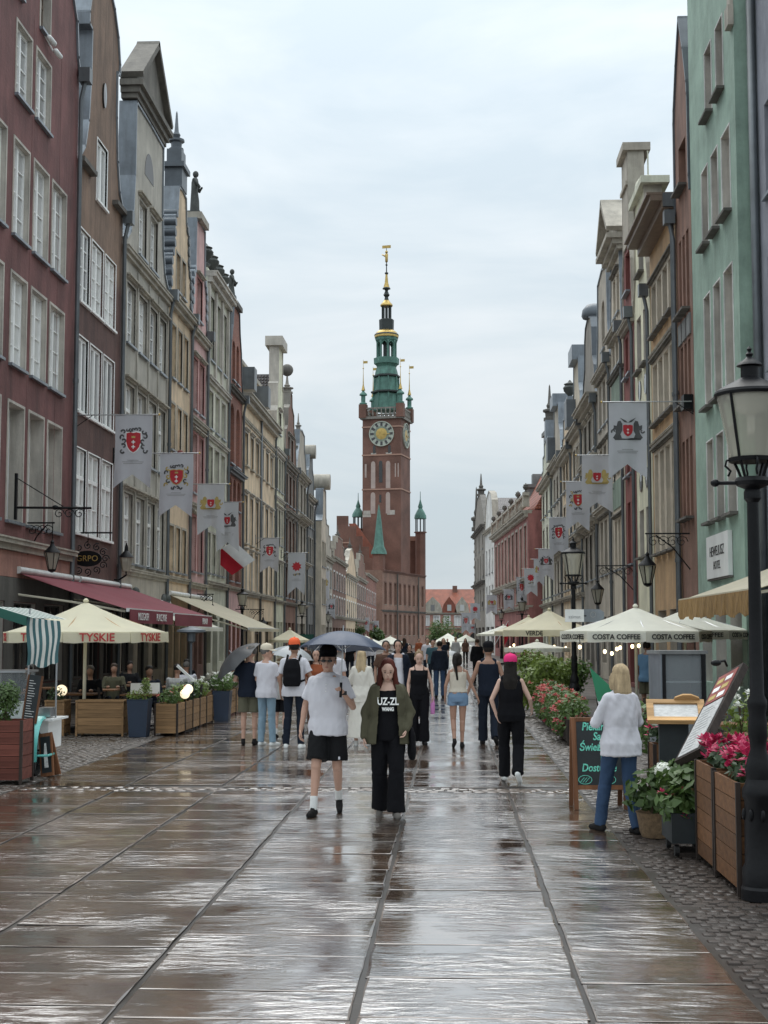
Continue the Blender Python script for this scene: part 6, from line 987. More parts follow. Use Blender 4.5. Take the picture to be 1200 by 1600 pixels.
# wrought bracket and wires on the dark red house
v = atY(40, 793, 34.5); t = thing('iron_bracket', 'black wrought iron bracket with rod and tie on the dark red house', 'bracket', (XL, 34.5, v.z)); MB().tube([(0, 0, 0), (1.9, 0, -.02)], .03, 6).build('rod', 'black_iron', t); MB().tube([(0, 0, .75), (1.2, 0, .02)], .014, 5).build('tie', 'black_iron', t); MB().ell((1.0, 0, 0), (.09, .06, .06), 8, 6).build('knob', 'black_iron', t, smooth=True)
for k in range(3): MB().tube([(1.1+.25*k+.14*(1-q/13)*math.cos(q*.8), 0, -.16+.14*(1-q/13)*math.sin(q*.8)) for q in range(12)], .013, 5).build('scroll', 'black_iron', t)
MB().bx(-.02, .04, -.05, .05, -.3, .85).build('wall_plate', 'black_iron', t)
ph_ = thing('patio_heater', 'tall steel patio heater under the beige awnings', 'heater', ((298-702)/F*34, 34, 0)); MB().lathe([(.22, 0), (.22, .05), (.16, .1), (.16, .8), (.03, .85), (.03, 1.75), (.1, 1.8), (.1, 1.98), (.36, 2.02), (.34, 2.07), (.02, 2.16)], 16).build('heater_body', 'lead', ph_, smooth=35)
for nm, lb, x, y, z, w_ in (('crest_plaque', 'dark carved stone crest on the grey pediment house', XL, 47.2, 3.2, .5), ('carved_bust', 'dark carved stone bust at the corner of the grey pediment house', XL, 52.6, 3.0, .8)):
    t = thing(nm, lb, 'carving', (x, y, z)); MB().ell((.08, 0, 0), (.16, w_*.5, w_*.6), 12, 8).build('relief', 'statue_stone', t, smooth=True); MB().ell((.2, .05, w_*.35), (.14, .16, .18), 10, 8).build('head', 'statue_stone', t, smooth=True); MB().cap((.1, -.25, -.1), (.25, -.1, .15), .09, .07, 8).build('scroll', 'statue_stone', t, smooth=True)
# ---------------------------------------------------------------- people
pm('skin', (.42, .245, .175), .5, .08, 6, obj=True); pm('skin_tan', (.30, .165, .11), .5, .08, 6, obj=True); pm('skin_pale', (.50, .32, .245), .5, .06, 6, obj=True); pm('lip', (.30, .11, .09), .5, .1, 5); pm('eye_dark', (.02, .018, .016), .3, .1, 5)
def cloth(n, c, r=.85, v=.05): pm(n, c, r, v, 5, .1, bscale=24, obj=True, spec=.12)
for n, c in (('cloth_white', (.53, .52, .55)), ('cloth_dress', (.56, .53, .47)), ('cloth_black', (.006, .006, .0075)), ('cloth_charcoal', (.011, .011, .012)), ('cloth_olive', (.075, .07, .045)), ('cloth_navy', (.011, .015, .025)), ('cloth_khaki', (.10, .095, .065)), ('cloth_grey', (.33, .33, .32)), ('denim_light', (.19, .27, .33)), ('denim_blue', (.035, .062, .115)), ('denim_dark', (.012, .016, .025)), ('denim_short', (.14, .21, .30)), ('cloth_cream', (.5, .45, .37)), ('cloth_rust', (.25, .075, .035)), ('cloth_blue', (.12, .22, .34)), ('cloth_pink', (.62, .035, .16)), ('cloth_orange', (.75, .13, .05)), ('cap_cream', (.56, .5, .39)), ('cloth_brown', (.09, .05, .035)), ('cloth_teal', (.05, .1, .12)), ('shoe_black', (.014, .013, .013)), ('shoe_white', (.6, .6, .58)), ('shoe_grey', (.12, .11, .10)), ('sock', (.6, .6, .58)), ('lilac', (.5, .2, .42))): cloth(n, c)
def hairm(n, c): pm(n, c, .6, .4, 3, .5, bscale=30, obj=True, stretch=(6, 6, 1), spec=.2)
for n, c in (('hair_red', (.075, .016, .010)), ('hair_brown', (.035, .02, .012)), ('hair_dark', (.012, .009, .007)), ('hair_blond', (.40, .30, .18)), ('hair_grey', (.12, .11, .10)), ('hair_fair', (.22, .15, .085))): hairm(n, c)
QUEUE = []
def organic(mb, name, mat, parent, vox, wrinkle=0.0, extra=None, smooth=4, cut=None, seed=0):
    me = bpy.data.meshes.new(name); me.from_pydata(mb.v, [], mb.f); bm = bmesh.new(); bm.from_mesh(me); bmesh.ops.recalc_face_normals(bm, faces=bm.faces); bm.to_mesh(me); bm.free()
    o = bpy.data.objects.new(name, me); COL.objects.link(o); o.parent = parent
    m = o.modifiers.new('r', 'REMESH'); m.mode = 'VOXEL'; m.voxel_size = vox; m = o.modifiers.new('s', 'SMOOTH'); m.iterations = smooth; m.factor = .5
    QUEUE.append((o, mat, wrinkle, extra, cut, seed)); return o
def flush():
    dg = bpy.context.evaluated_depsgraph_get(); dg.update()
    for o, mat, wr, extra, cut, seed in QUEUE:
        me = bpy.data.meshes.new_from_object(o.evaluated_get(dg)); o.modifiers.clear(); old = o.data; o.data = me; bpy.data.meshes.remove(old)
        if wr or cut or extra:
            bm = bmesh.new(); bm.from_mesh(me)
            if wr:
                bm.normal_update(); so_ = Vector((seed*3.1, seed*1.7, 0))
                for v in bm.verts: p = v.co; v.co = p+v.normal*wr*(noise.noise(Vector((p.x*13+p.z*4, p.y*13, p.z*4.5))+so_)*1.1+noise.noise(Vector((p.x*24-p.z*9, p.y*24, p.z*11))+so_)*.45)
            if cut: bmesh.ops.delete(bm, geom=[f for f in bm.faces if cut(f.calc_center_median())], context='FACES')
            if extra:
                m2 = bpy.data.meshes.new('x'); m2.from_pydata(extra.v, [], extra.f); b2 = bmesh.new(); b2.from_mesh(m2); bmesh.ops.recalc_face_normals(b2, faces=b2.faces); b2.to_mesh(m2); b2.free(); bm.from_mesh(m2); bpy.data.meshes.remove(m2)
            bm.to_mesh(me); bm.free()
        me.materials.clear(); me.materials.append(M[mat]); me.polygons.foreach_set('use_smooth', [True]*len(me.polygons))
    QUEUE.clear()
def V(*a): return Vector(a)
def hand(mb, ex, wr, el, side, curl=.5, k=1.0, grip=None):
    d = (wr-el).normalized(); up = V(0, -1, 0) if abs(d.y) < .8 else V(0, 0, 1); lat = d.cross(up).normalized(); pal = lat.cross(d).normalized()
    c = wr+d*.05*k; mb.cap(wr, wr+d*.03*k, .024*k, .026*k, 8); rot = Matrix((up-d*up.dot(d), lat, d)).transposed()
    for q in (-.014, .0, .014): mb.cap(wr+d*.02*k+up*q*k, wr+d*.085*k+up*q*1.6*k, .014*k, .015*k, 8)
    inn = lat*(-1 if lat.x*side > 0 else 1)
    for i, (q, L_) in enumerate(((-.03, .06), (-.01, .072), (.011, .078), (.031, .07))):
        p = wr+d*.085*k+up*q*k; p1 = p+(d*math.cos(curl)+inn*math.sin(curl)).normalized()*L_*.55*k; p2 = p1+(d*math.cos(curl*2.2)+inn*math.sin(curl*2.2)).normalized()*L_*.5*k
        ex.cap(p, p1, .0095*k, .009*k, 8); ex.cap(p1, p2, .009*k, .007*k, 8)
    p = wr+d*.03*k+up*.03*k; p1 = p+(d*.6+up*.6+inn*.4).normalized()*.045*k; ex.cap(p, p1, .0115*k, .010*k, 8); ex.cap(p1, p1+(d*.9+inn*.4).normalized()*.034*k, .010*k, .008*k, 8)
def person(lab, px, py, H, yaw, top=None, bot=None, shoes='shoe_black', skin='skin', fem=False, fat=1.0, pose=None, hair=('hair_brown', 'short'), hat=None, vox=.012, hands=True, socks=None, bag=None, group=None, Y=None, face=True, seed=1, zoff=0.0, top2=None):
    g = gnd(px, py) if Y is None else V((px-702)/F*Y, Y, 0); S = H/1.75
    t = thing('person', lab, 'person', (g.x, g.y, zoff), R(yaw), group); t.scale = (S, S, S)
    J = dict(hipL=V(.09, 0, .93), hipR=V(-.09, 0, .93), knL=V(.1, -.02, .5), knR=V(-.1, -.02, .5), anL=V(.1, .02, .085), anR=V(-.1, .02, .085), shL=V(.163, .01, 1.395), shR=V(-.163, .01, 1.395), elL=V(.225, .03, 1.13), elR=V(-.225, .03, 1.13), wrL=V(.23, -.06, .89), wrR=V(-.23, -.06, .89), hd=V(0, -.015, 1.618), nod=0.0, turn=0.0, curl=.5)
    if fem:
        for k in ('shL', 'shR', 'elL', 'elR', 'wrL', 'wrR'): J[k] = V(J[k].x*.9, J[k].y, J[k].z)
    for k, v in (pose or {}).items(): J[k] = V(*v) if isinstance(v, (tuple, list)) else v
    fx = fat; bu = .018 if fem else 0; hipw = 1.08 if fem else 1.0; shw = .9 if fem else 1.0
    def torso(off, z0=.84, z1=1.5, bx_=0.0):
        secs = [(.84, .155*hipw, .115, 0), (.93, .172*hipw, .125, .005), (1.02, .155*hipw, .118, 0), (1.1, (.138 if fem else .152)*fx, .105*fx, -.005*fx), (1.2, .152*fx*(.95 if fem else 1), (.112+bu*.6)*fx, -.012), (1.3, .168*shw*min(fx, 1.1), .118+bu, -.008-bu*.5), (1.39, .172*shw, .105, .0), (1.445, .135*shw, .085, .01), (1.48, .075, .062, .012), (1.5, .06, .058, .012)]
        out = []
        for z, rx, ry, cy in secs:
            if z0-.001 <= z <= z1+.001: out.append((V(0, cy, z), rx+off+bx_*max(0, (1.1-z)), ry+off+bx_*max(0, (1.1-z))))
        if z0 < .84: out.insert(0, (V(0, 0, z0), out[0][1]+bx_*.05, out[0][2]+bx_*.05))
        return out
    b = MB(); ex = MB(); b.loft(torso(0), 18); hd = J['hd']; nk = V(0, .012, 1.45)
    b.cap(nk, hd-V(0, -.005, .05), .058*(.9 if fem else 1), .052*(.9 if fem else 1), 12)
    RH = Matrix.Rotation(J['turn'], 3, 'Z') @ Matrix.Rotation(J['nod'], 3, 'X')
    HS = 1.08
    def hp(x, y, z): return hd+RH@(V(x, y, z)*HS)
    b.ell(hd+RH@V(0, .012, .02), (.08, .099, .105), 16, 12, RH); b.ell(hp(0, -.02, -.045), (.06, .071, .066), 14, 10, RH); b.ell(hp(0, -.045, -.088), (.028, .028, .024), 10, 8, RH)
    ex.ell(hp(0, -.092, -.022), (.012, .016, .024), 10, 8, RH)
    for s in (-1, 1): ex.ell(hp(s*.076, .012, -.01), (.011, .02, .032), 8, 6, RH)
    for s, d in ((1, 'L'), (-1, 'R')):
        k = .88 if fem else 1.0
        b.cap((0, .012, 1.435), J['sh'+d]+V(0, 0, .0), .05*k, .046*k, 12); b.cap(J['sh'+d], J['el'+d], .05*k*min(fx, 1.15), .038*k, 12); b.cap(J['el'+d], J['wr'+d], .038*k, .026*k, 12); b.cap(vl(J['el'+d], J['wr'+d], .15), vl(J['el'+d], J['wr'+d], .4), .04*k, .036*k, 10)
        if hands: hand(b, ex, J['wr'+d], J['el'+d], s, J['curl'] if not isinstance(J.get('curl'+d), float) else J['curl'+d], .95*k)
        b.cap(J['hip'+d], J['kn'+d], .084*hipw, .056, 12); b.cap(J['kn'+d], J['an'+d], .052, .036, 12); b.cap(vl(J['kn'+d], J['an'+d], .12)+V(0, .015, 0), vl(J['kn'+d], J['an'+d], .45)+V(0, .012, 0), .056, .05, 10)
    organic(b, 'body', skin, t, vox if vox < .01 else .011, 0, ex, 3, None, seed)
    foot = {}
    for s, d in ((1, 'L'), (-1, 'R')):
        a = J['an'+d]; kn = J['kn'+d]; dn = (a-kn).normalized(); fw = J.get('ft'+d) or (V(s*.15, -1, 0)-dn*V(s*.15, -1, 0).dot(dn)*(.9 if a.z > .1 else 0)).normalized(); sh = MB(); sole = a+V(0, 0, -.055) if a.z <= .1 else a+dn*.055
        sh.cap(a+V(0, .0, -.0), sole+fw*-.03, .042, .04, 10); sh.cap(sole+fw*-.045, sole+fw*.085, .04, .043, 10); sh.cap(sole+fw*.06, sole+fw*.155+V(0, 0, -.008), .044, .034, 10)
        o = organic(sh, 'shoe', shoes, t, .012, 0, None, 3, (lambda c, zz=(-1)*zoff/S: c.z < zz+.001) if False else None, seed)
        if a.z <= .1: o.location.z = .0
        if socks: so2 = MB(); so2.cap(a+V(0, 0, .0), a+(kn-a).normalized()*.1, .044, .046, 10); organic(so2, 'sock', socks, t, .012, .002, None, 3, None, seed)
    # trousers
    if bot:
        kindb, bm_ = bot; c = MB()
        P_ = {'shorts': (.098, .118, .84, None), 'short_shorts': (.096, .112, .36, None), 'jeans': (.094, .068, 1, (.07, .06)), 'slim': (.09, .062, 1, (.064, .052)), 'wide': (.1, .088, 1, (.088, .1)), 'loose': (.1, .082, 1, (.084, .082)), 'dress': (.1, .1, .2, None)}[kindb]
        c.loft([(V(0, .004, .84), .165*hipw, .128), (V(0, .004, .93), .18*hipw, .134), (V(0, 0, 1.0), .162*hipw, .122), (V(0, 0, 1.05), .138, .105)], 18)
        if kindb == 'dress':
            c.loft([(V(0, .0, .16), .30, .24), (V(0, 0, .45), .25, .2), (V(0, 0, .84), .19*hipw, .15), (V(0, 0, 1.0), .16, .125)], 20)
        else:
            for s, d in ((1, 'L'), (-1, 'R')):
                h_, k_, a_ = J['hip'+d], J['kn'+d], J['an'+d]
                c.flat(h_+V(s*.004, 0, .03), vl(h_, k_, P_[2]), P_[0]*hipw, lerp(P_[0], P_[1], P_[2]), 16)
                if P_[3]: c.cap(k_, vl(k_, a_, .2), P_[3][0], P_[3][0], 14); c.flat(vl(k_, a_, .1), vl(k_, a_, 1.06), max(P_[3][0], .068), P_[3][1], 16); c.cap(vl(k_, a_, .12)+V(0, .015, 0), vl(k_, a_, .45)+V(0, .012, 0), .068, .064, 12); c.cap(vl(h_, k_, .6), k_, lerp(P_[0], P_[1], .7), P_[3][0], 12)
        organic(c, {'shorts': 'shorts', 'short_shorts': 'shorts', 'dress': 'skirt'}.get(kindb, 'trousers'), bm_, t, max(vox, .011), .009 if kindb != 'slim' else .006, None, 3, None, seed+3)
    def upper(kindt, mt, nm):
        c = MB(); off, z0, bxx = {'tee': (.026, .84, .1), 'polo': (.027, .83, .12), 'shirt': (.028, .80, .1), 'tank': (.018, .84, .03), 'crop': (.016, .98, 0), 'jacket': (.055, .80, .12), 'hoodie': (.045, .84, .05), 'cami': (.016, .86, 0)}[kindt]
        z1 = {'tank': 1.40, 'crop': 1.39, 'cami': 1.39}.get(kindt, 1.47); secs = torso(off, max(z0, .84) if z0 >= .84 else z0, z1, bxx)
        if z0 > .9: secs = [s_ for s_ in secs if s_[0].z >= z0]
        c.loft(secs, 20)
        for s, d in ((1, 'L'), (-1, 'R')):
            a, e_, w_ = J['sh'+d], J['el'+d], J['wr'+d]
            if kindt in ('tee', 'polo'): c.cap((0, .012, 1.438), a, .074, .064, 12); c.cap(a, vl(a, e_, .2), .07, .07, 12); c.flat(a, vl(a, e_, .72), .066, .073, 16)
            elif kindt == 'shirt': c.cap((0, .012, 1.435), a, .066, .06, 12); c.cap(a, e_, .06, .058, 12); c.cap(e_, vl(e_, w_, .8), .056, .042, 12)
            elif kindt in ('jacket', 'hoodie'): c.cap((0, .015, 1.435), a, .072, .066, 12); c.cap(a, e_, .066, .07, 12); c.cap(e_, vl(e_, w_, .95), .07, .05, 12)
            elif kindt == 'tank': c.cap(V(s*.1, .015, 1.36), V(s*.085, .012, 1.435), .07, .062, 12)
            else:
                for yy in (-.06, .07): c.cap(V(s*.08, yy*1.75, 1.33), V(s*.085, yy*1.2, 1.435), .013, .013, 8); c.cap(V(s*.085, yy*1.2, 1.435), V(s*.085, .01, 1.487), .013, .013, 8)
        if kindt == 'polo': c.lathe([(.085, 1.43), (.082, 1.475), (.072, 1.5)], 14, (0, .008, 0))
        if kindt == 'shirt': c.lathe([(.075, 1.44), (.08, 1.485), (.07, 1.5)], 14, (0, .012, 0))
        if kindt == 'jacket': c.lathe([(.085, 1.43), (.09, 1.49), (.08, 1.5)], 14, (0, .02, 0))
        cut = None
        if kindt == 'jacket': cut = lambda q: q.y < -.02 and abs(q.x-.0) < .085+.07*(1.45-q.z) and .7 < q.z
        organic(c, nm, mt, t, max(vox, .0105), {'tank': .005, 'crop': .004, 'cami': .004, 'shirt': .014, 'jacket': .013}.get(kindt, .009), None, 3, cut, seed)
    if top2: upper(top2[0], top2[1], 'inner_shirt')
    if top: upper(top[0], top[1], {'jacket': 'jacket', 'tank': 'vest_top', 'crop': 'crop_top', 'shirt': 'shirt', 'polo': 'polo_shirt'}.get(top[0], 'shirt'))
    if hair:
        hm, hk = hair; c = MB()
        if hk == 'crop': c.ell(hd+RH@V(0, .05, .04), (.087, .08, .09), 14, 10, RH)
        else: c.ell(hd+RH@V(0, .03, .043), (.09, .098, .1), 14, 10, RH)
        if hk in ('long', 'bob', 'pony'):
            for s in (-1, 1): c.ell(hp(s*.062, .03, -.02), (.028, .06, .085), 10, 8, RH)
            c.ell(hp(0, .06, -.03), (.075, .05, .09), 12, 8, RH)
        if hk == 'long':
            c.loft([(hp(0, .05, .02), .085, .06), (hp(0, .065, -.1), .1, .06), (V(0, .085, hd.z-.22), .11, .05), (V(0, .1, hd.z-.32), .095, .04), (V(0, .1, hd.z-.39), .05, .02)][::-1], 12)
            if not J.get('back'):
                for s in (-1, 1): c.cap(hp(s*.075, -.0, .02), V(s*.095, -.05, hd.z-.2), .03, .034, 8); c.cap(V(s*.095, -.05, hd.z-.2), V(s*.1, -.075, hd.z-.36), .034, .016, 8)
        if hk == 'bob': c.loft([(hp(0, .045, .02), .09, .075), (hp(0, .05, -.08), .1, .075), (V(0, .055, hd.z-.16), .105, .065), (V(0, .055, hd.z-.21), .085, .05)][::-1], 14); [c.ell(hp(s*.08, .0, -.05), (.026, .055, .09), 8, 6) for s in (-1, 1)]
        if hk == 'pony': c.cap(hp(0, .1, .05), hp(0, .13, -.06), .035, .04, 10); c.cap(hp(0, .13, -.06), V(.01, .13, hd.z-.36), .04, .018, 10)
        if hk == 'bun': c.ell(hp(0, .06, .12), (.04, .04, .035), 10, 8)
        organic(c, 'hair', hm, t, .009 if vox < .01 else .012, .006, None, 2, None, seed)
    if hat:
        hk, hm = hat; c = MB()
        if hk in ('cap', 'capback'):
            q = [(.094, 0), (.098, .03), (.09, .075), (.06, .108), (.012, .12)]; mb2 = MB().lathe(q, 18, (0, 0, 0), 0, 1.0, 1.16); mb2.lathe([(.012, .118), (.01, .128), (.004, .13)], 8)
            sgn = -1
            br = MB(); k = 0
            for z in (0, -.008):
                for i in range(9): a = R(-72+18*i); br.v.append((.092*math.sin(a), sgn*.108*math.cos(a), z+.012)); br.v.append((.096*math.sin(a), sgn*(.108*math.cos(a)+.075*math.cos(a*.9)), z-.008))
            for b0 in (0, 18):
                for i in range(8): br.f.append((b0+2*i, b0+2*i+1, b0+2*i+3, b0+2*i+2))
            for i in range(8): br.f.append((2*i+1, 2*i+19, 2*i+21, 2*i+3))
            mm = Matrix.Translation(hd+RH@V(0, .014, .058)) @ RH.to_4x4(); mb2.xf(mm); br.xf(mm); h_ = mb2.build('cap', hm, t, smooth=40); br.build('brim', hm, h_, smooth=40)
        elif hk == 'bucket': MB().lathe([(.14, -.02), (.135, -.012), (.088, .02), (.08, .09), (.02, .1)], 18).xf(Matrix.Translation(hd+RH@V(0, .014, .045)) @ RH.to_4x4()).build('sun_hat', hm, t, smooth=40)
        elif hk == 'hood': c.ell(hd+V(0, .03, .03), (.1, .105, .115), 14, 10); c.ell(V(0, .05, 1.47), (.13, .1, .07), 12, 8); organic(c, 'hood', hm, t, .012, .008, None, 3, lambda q: q.y < -.035 and abs(q.x) < .065 and q.z > 1.54, seed)
    if face:
        for s in (-1, 1): MB().ell(hp(s*.03, -.078, .005), (.011, .008, .006), 8, 6, RH).build('eye', 'eye_dark', t); MB().box(hp(s*.031, -.084, .026), (.03, .006, .006)).build('eyebrow', hair[0] if hair else 'hair_dark', t)
        MB().ell(hp(0, -.086, -.062), (.02, .006, .006), 8, 6, RH).build('mouth', 'lip', t)
    t['_j'] = 0; del t['_j']
    return t, J, S
def W2(t, S, p): return Matrix.Translation(t.location) @ Matrix.Rotation(t.rotation_euler.z, 4, 'Z') @ Matrix.Diagonal((S, S, S, 1)) @ Vector(p)
def umbrella(lab, hand_w, top_w, r, sag, mat, n=8, handle='black_iron', mat2=None):
    ax = (top_w-hand_w).normalized(); a = ax.orthogonal().normalized(); b = ax.cross(a); t = thing('umbrella', lab, 'umbrella', tuple(hand_w)); o = top_w-hand_w; c = MB(); sub = 4; rings = 6
    for off in (0, -.004):
        k = len(c.v); c.v.append(tuple(o+ax*off))
        for q in range(1, rings+1):
            f_ = q/rings
            for i in range(n*sub):
                ii, fr = divmod(i, sub); fr /= sub; th = 2*PI*ii/n; t2 = 2*PI*(ii+1)/n; A = a*math.cos(th)+b*math.sin(th); B = a*math.cos(t2)+b*math.sin(t2); d = A.lerp(B, fr); c.v.append(tuple(o+d*r*f_*(1-.05*math.sin(PI*fr)*f_)-ax*(sag*(f_**2)-off)+ax*.03*r*math.sin(PI*fr)*f_**2))
        m_ = n*sub; c.f += [(k, k+1+i, k+1+(i+1) % m_) for i in range(m_)]
        for q in range(rings-1):
            for i in range(m_): c.f.append((k+1+q*m_+i, k+1+q*m_+(i+1) % m_, k+1+(q+1)*m_+(i+1) % m_, k+1+(q+1)*m_+i))
    c.build('canopy', mat, t, smooth=30)
    for i in range(n):
        th = 2*PI*i/n; d = a*math.cos(th)+b*math.sin(th); MB().tube([tuple(o+d*r*f_-ax*(sag*f_**2+.012)) for f_ in (.02, .35, .7, 1.0)], .004, 4).build('rib', 'steel', t); MB().tube([tuple(o-ax*(sag*1.1)), tuple(o+d*r*.5-ax*(sag*.25+.012))], .003, 4).build('stretcher', 'steel', t)
    MB().tube([tuple(-ax*.08), tuple(o+ax*.06)], .007, 6).build('shaft', 'steel', t); MB().tube([tuple(-ax*.12), tuple(ax*.04)], .015, 8).build('handle', handle, t, smooth=True)
    return t
pm('umbrella_navy', (.03, .052, .10), .45, .1, 3, .15, bscale=8, trans=.25); pm('umbrella_grey', (.035, .036, .038), .5, .1, 3, .15, bscale=8, trans=.1); pm('umbrella_clear', (.5, .52, .53), .3, .08, 3, trans=.4)
# front couple
t, J, S = person('man in white polo shirt and black shorts walking under the navy umbrella', 512, 1272, 1.80, -4, ('polo', 'cloth_white'), ('shorts', 'cloth_charcoal'), 'shoe_black', 'skin', fat=1.2, vox=.009, socks='sock', hair=('hair_dark', 'crop'), hat=('cap', 'cloth_black'), seed=2,
    pose=dict(knR=(-.105, -.14, .51), anR=(-.12, -.2, .09), knL=(.1, .0, .5), anL=(.085, .24, .15), elR=(-.255, .06, 1.14), wrR=(-.285, -.02, .9), elL=(.265, .02, 1.13), wrL=(.185, -.22, 1.30), curlL=1.5, nod=-.02))
hp_ = J['hd']; gl = MB()
for s in (-1, 1): gl.ell((s*.035, -.104, 1.62), (.026, .008, .017), 12, 8)
gl.box((0, -.11, 1.62), (.03, .008, .008))
for s in (-1, 1): gl.box((s*.078, -.05, 1.622), (.006, .1, .008))
gl.build('sunglasses', 'eye_dark', t, smooth=40); MB().lathe([(.032, 0), (.034, .02), (.032, .04)], 12).xf(Matrix.Translation((.197, -.195, 1.265))).build('wristwatch', 'rubber', t)
MB().box((.14, -.125, .60), (.02, .006, .03)).build('shorts_logo', 'cloth_white', t)
for k in range(3): MB().ell((0.0, -.165+.012*k, 1.30+.035*k), (.006, .004, .006), 6, 4).build('button', 'paper', t)
hw = W2(t, S, J['wrL'])+Vector((-.01, -.05, .06)); tpw = atY(536, 986, hw.y+.02); umbrella('navy blue umbrella held open by the man in white polo', hw, tpw+Vector((0, .03, 0)), .475, .19, 'umbrella_navy')
t, J, S = person('red haired woman in olive jacket over black outfit walking beside the umbrella man', 606, 1275, 1.70, 3, ('jacket', 'cloth_olive'), ('wide', 'cloth_black'), 'shoe_grey', 'skin_pale', True, 1.0, vox=.009, hair=('hair_red', 'long'), seed=5, top2=('tank', 'cloth_black'),
    pose=dict(nod=.3, hd=(0, -.035, 1.608), knR=(-.09, -.0, .5), anR=(-.085, .14, .1), knL=(.09, -.12, .51), anL=(.09, -.14, .085), elR=(-.235, .04, 1.12), wrR=(-.26, -.04, .87), elL=(.24, .03, 1.14), wrL=(.2, -.12, .96)))
for tx, z, sz in (('UZ-ZL', 1.27, .125), ('WANG', 1.185, .06)): link('shirt_print', text_mesh(tx, sz*.9, 'crest_white', .002, .003, 0, .75), t, (0, -.172 if z > 1.2 else -.155, z), (PI/2-.06, 0, 0))
bg_ = MB(); bg_.loft([(V(.27, .0, .62), .03, .1), (V(.27, 0, .7), .05, .14), (V(.265, 0, .9), .045, .13), (V(.26, 0, .98), .02, .1)], 14); o = organic(bg_, 'shoulder_bag', 'cloth_black', None, .012, .006); tag(o, 'soft black shoulder bag hanging at the side of the red haired woman', 'bag'); o.location = t.location; o.scale = t.scale; o.rotation_euler = t.rotation_euler
# left group
t, J, S = person('man in navy shirt and khaki shorts holding the tilted grey umbrella', 389, 1163, 1.76, 178, ('tee', 'cloth_navy'), ('shorts', 'cloth_khaki'), 'shoe_black', 'skin', fat=1.12, hair=('hair_grey', 'short'), seed=7, face=True, pose=dict(turn=1.9, elR=(-.25, -.04, 1.15), wrR=(-.06, -.22, 1.18), elL=(.26, .03, 1.14), wrL=(.12, -.2, 1.1)))
hw = W2(t, S, (0, -.25, 1.2)); umbrella('dark grey umbrella tilted over the left shoulder of the khaki shorts man', hw, hw+Vector((-.36, -.12, .42)), .52, .2, 'umbrella_grey')
person('man in white t-shirt, light jeans and cream cap with back turned', 416, 1165, 1.76, 152, ('tee', 'cloth_white'), ('jeans', 'denim_light'), 'shoe_white', 'skin', fat=1.15, hair=('hair_grey', 'short'), hat=('cap', 'cap_cream'), seed=8, pose=dict(turn=-.9, elL=(.25, -.05, 1.15), wrL=(.1, -.24, 1.12), elR=(-.25, -.05, 1.15), wrR=(-.1, -.24, 1.12), anR=(-.14, .0, .085)))
t, J, S = person('child in grey hooded top and black shorts under the clear umbrella', 438, 1153, 1.52, 165, ('hoodie', 'cloth_grey'), ('shorts', 'cloth_black'), 'shoe_black', 'skin_pale', hair=('hair_fair', 'short'), hat=('bucket', 'cap_cream'), seed=9, socks='sock', pose=dict(elR=(-.24, -.05, 1.15), wrR=(-.08, -.22, 1.25)))
hw = W2(t, S, (-.06, -.26, 1.28)); umbrella('clear plastic umbrella over the child in grey', hw, hw+Vector((.12, -.05, .62)), .46, .2, 'umbrella_clear')
t, J, S = person('man in orange cap and white t-shirt wearing a black backpack', 459, 1169, 1.86, 176, ('tee', 'cloth_white'), ('slim', 'denim_dark'), 'shoe_white', 'skin_tan', hair=('hair_dark', 'short'), hat=('cap', 'cloth_orange'), seed=10, pose=dict(elR=(-.27, .0, 1.16), wrR=(-.2, -.18, 1.05), anL=(.13, .0, .085), anR=(-.12, .02, .085)))
bp_ = MB(); bp_.loft([(V(0, .2, 1.0), .12, .06), (V(0, .21, 1.06), .15, .085), (V(0, .21, 1.3), .145, .085), (V(0, .19, 1.43), .11, .06), (V(0, .18, 1.45), .06, .03)], 16); bp_.loft([(V(0, .27, 1.03), .1, .035), (V(0, .275, 1.16), .105, .04), (V(0, .27, 1.2), .09, .03)], 14)
o = organic(bp_, 'backpack', 'cloth_black', None, .012, .005); tag(o, 'black backpack on the man in the orange cap', 'backpack'); o.location = t.location; o.scale = t.scale; o.rotation_euler = t.rotation_euler
for s in (-1, 1): MB().tube([(s*.1, .13, 1.42), (s*.105, .02, 1.5), (s*.11, -.1, 1.42), (s*.13, -.145, 1.25), (s*.17, .0, 1.1), (s*.12, .16, 1.08)], .02, 6).build('strap', 'cloth_black', o, smooth=True)
person('woman in rust top half hidden behind the umbrella man', 493, 1152, 1.68, 10, ('tee', 'cloth_rust'), ('jeans', 'cloth_brown'), 'shoe_white', 'skin', True, hair=('hair_dark', 'long'), seed=11); person('person in white t-shirt standing behind the umbrella man', 520, 1147, 1.78, 180, ('tee', 'cloth_white'), ('jeans', 'denim_dark'), 'shoe_white', 'skin', hair=('hair_brown', 'short'), seed=12)
person('blond woman in long cream dress with back turned', 565, 1166, 1.68, 172, ('shirt', 'cloth_dress'), ('dress', 'cloth_dress'), 'shoe_white', 'skin', True, hair=('hair_blond', 'long'), seed=13, pose=dict(elL=(.23, -.02, 1.15), wrL=(.12, -.2, 1.2), back=1, hd=(0, -.015, 1.618)))
t, J, S = person('smiling woman in black jumpsuit carrying a lilac bottle', 655, 1163, 1.66, 6, ('cami', 'cloth_black'), ('wide', 'cloth_black'), 'shoe_black', 'skin_pale', True, hair=('hair_fair', 'bun'), seed=14, pose=dict(nod=.25, elL=(.235, .02, 1.14), wrL=(.25, -.05, .9), knL=(.09, -.08, .5), anL=(.09, -.07, .085)))
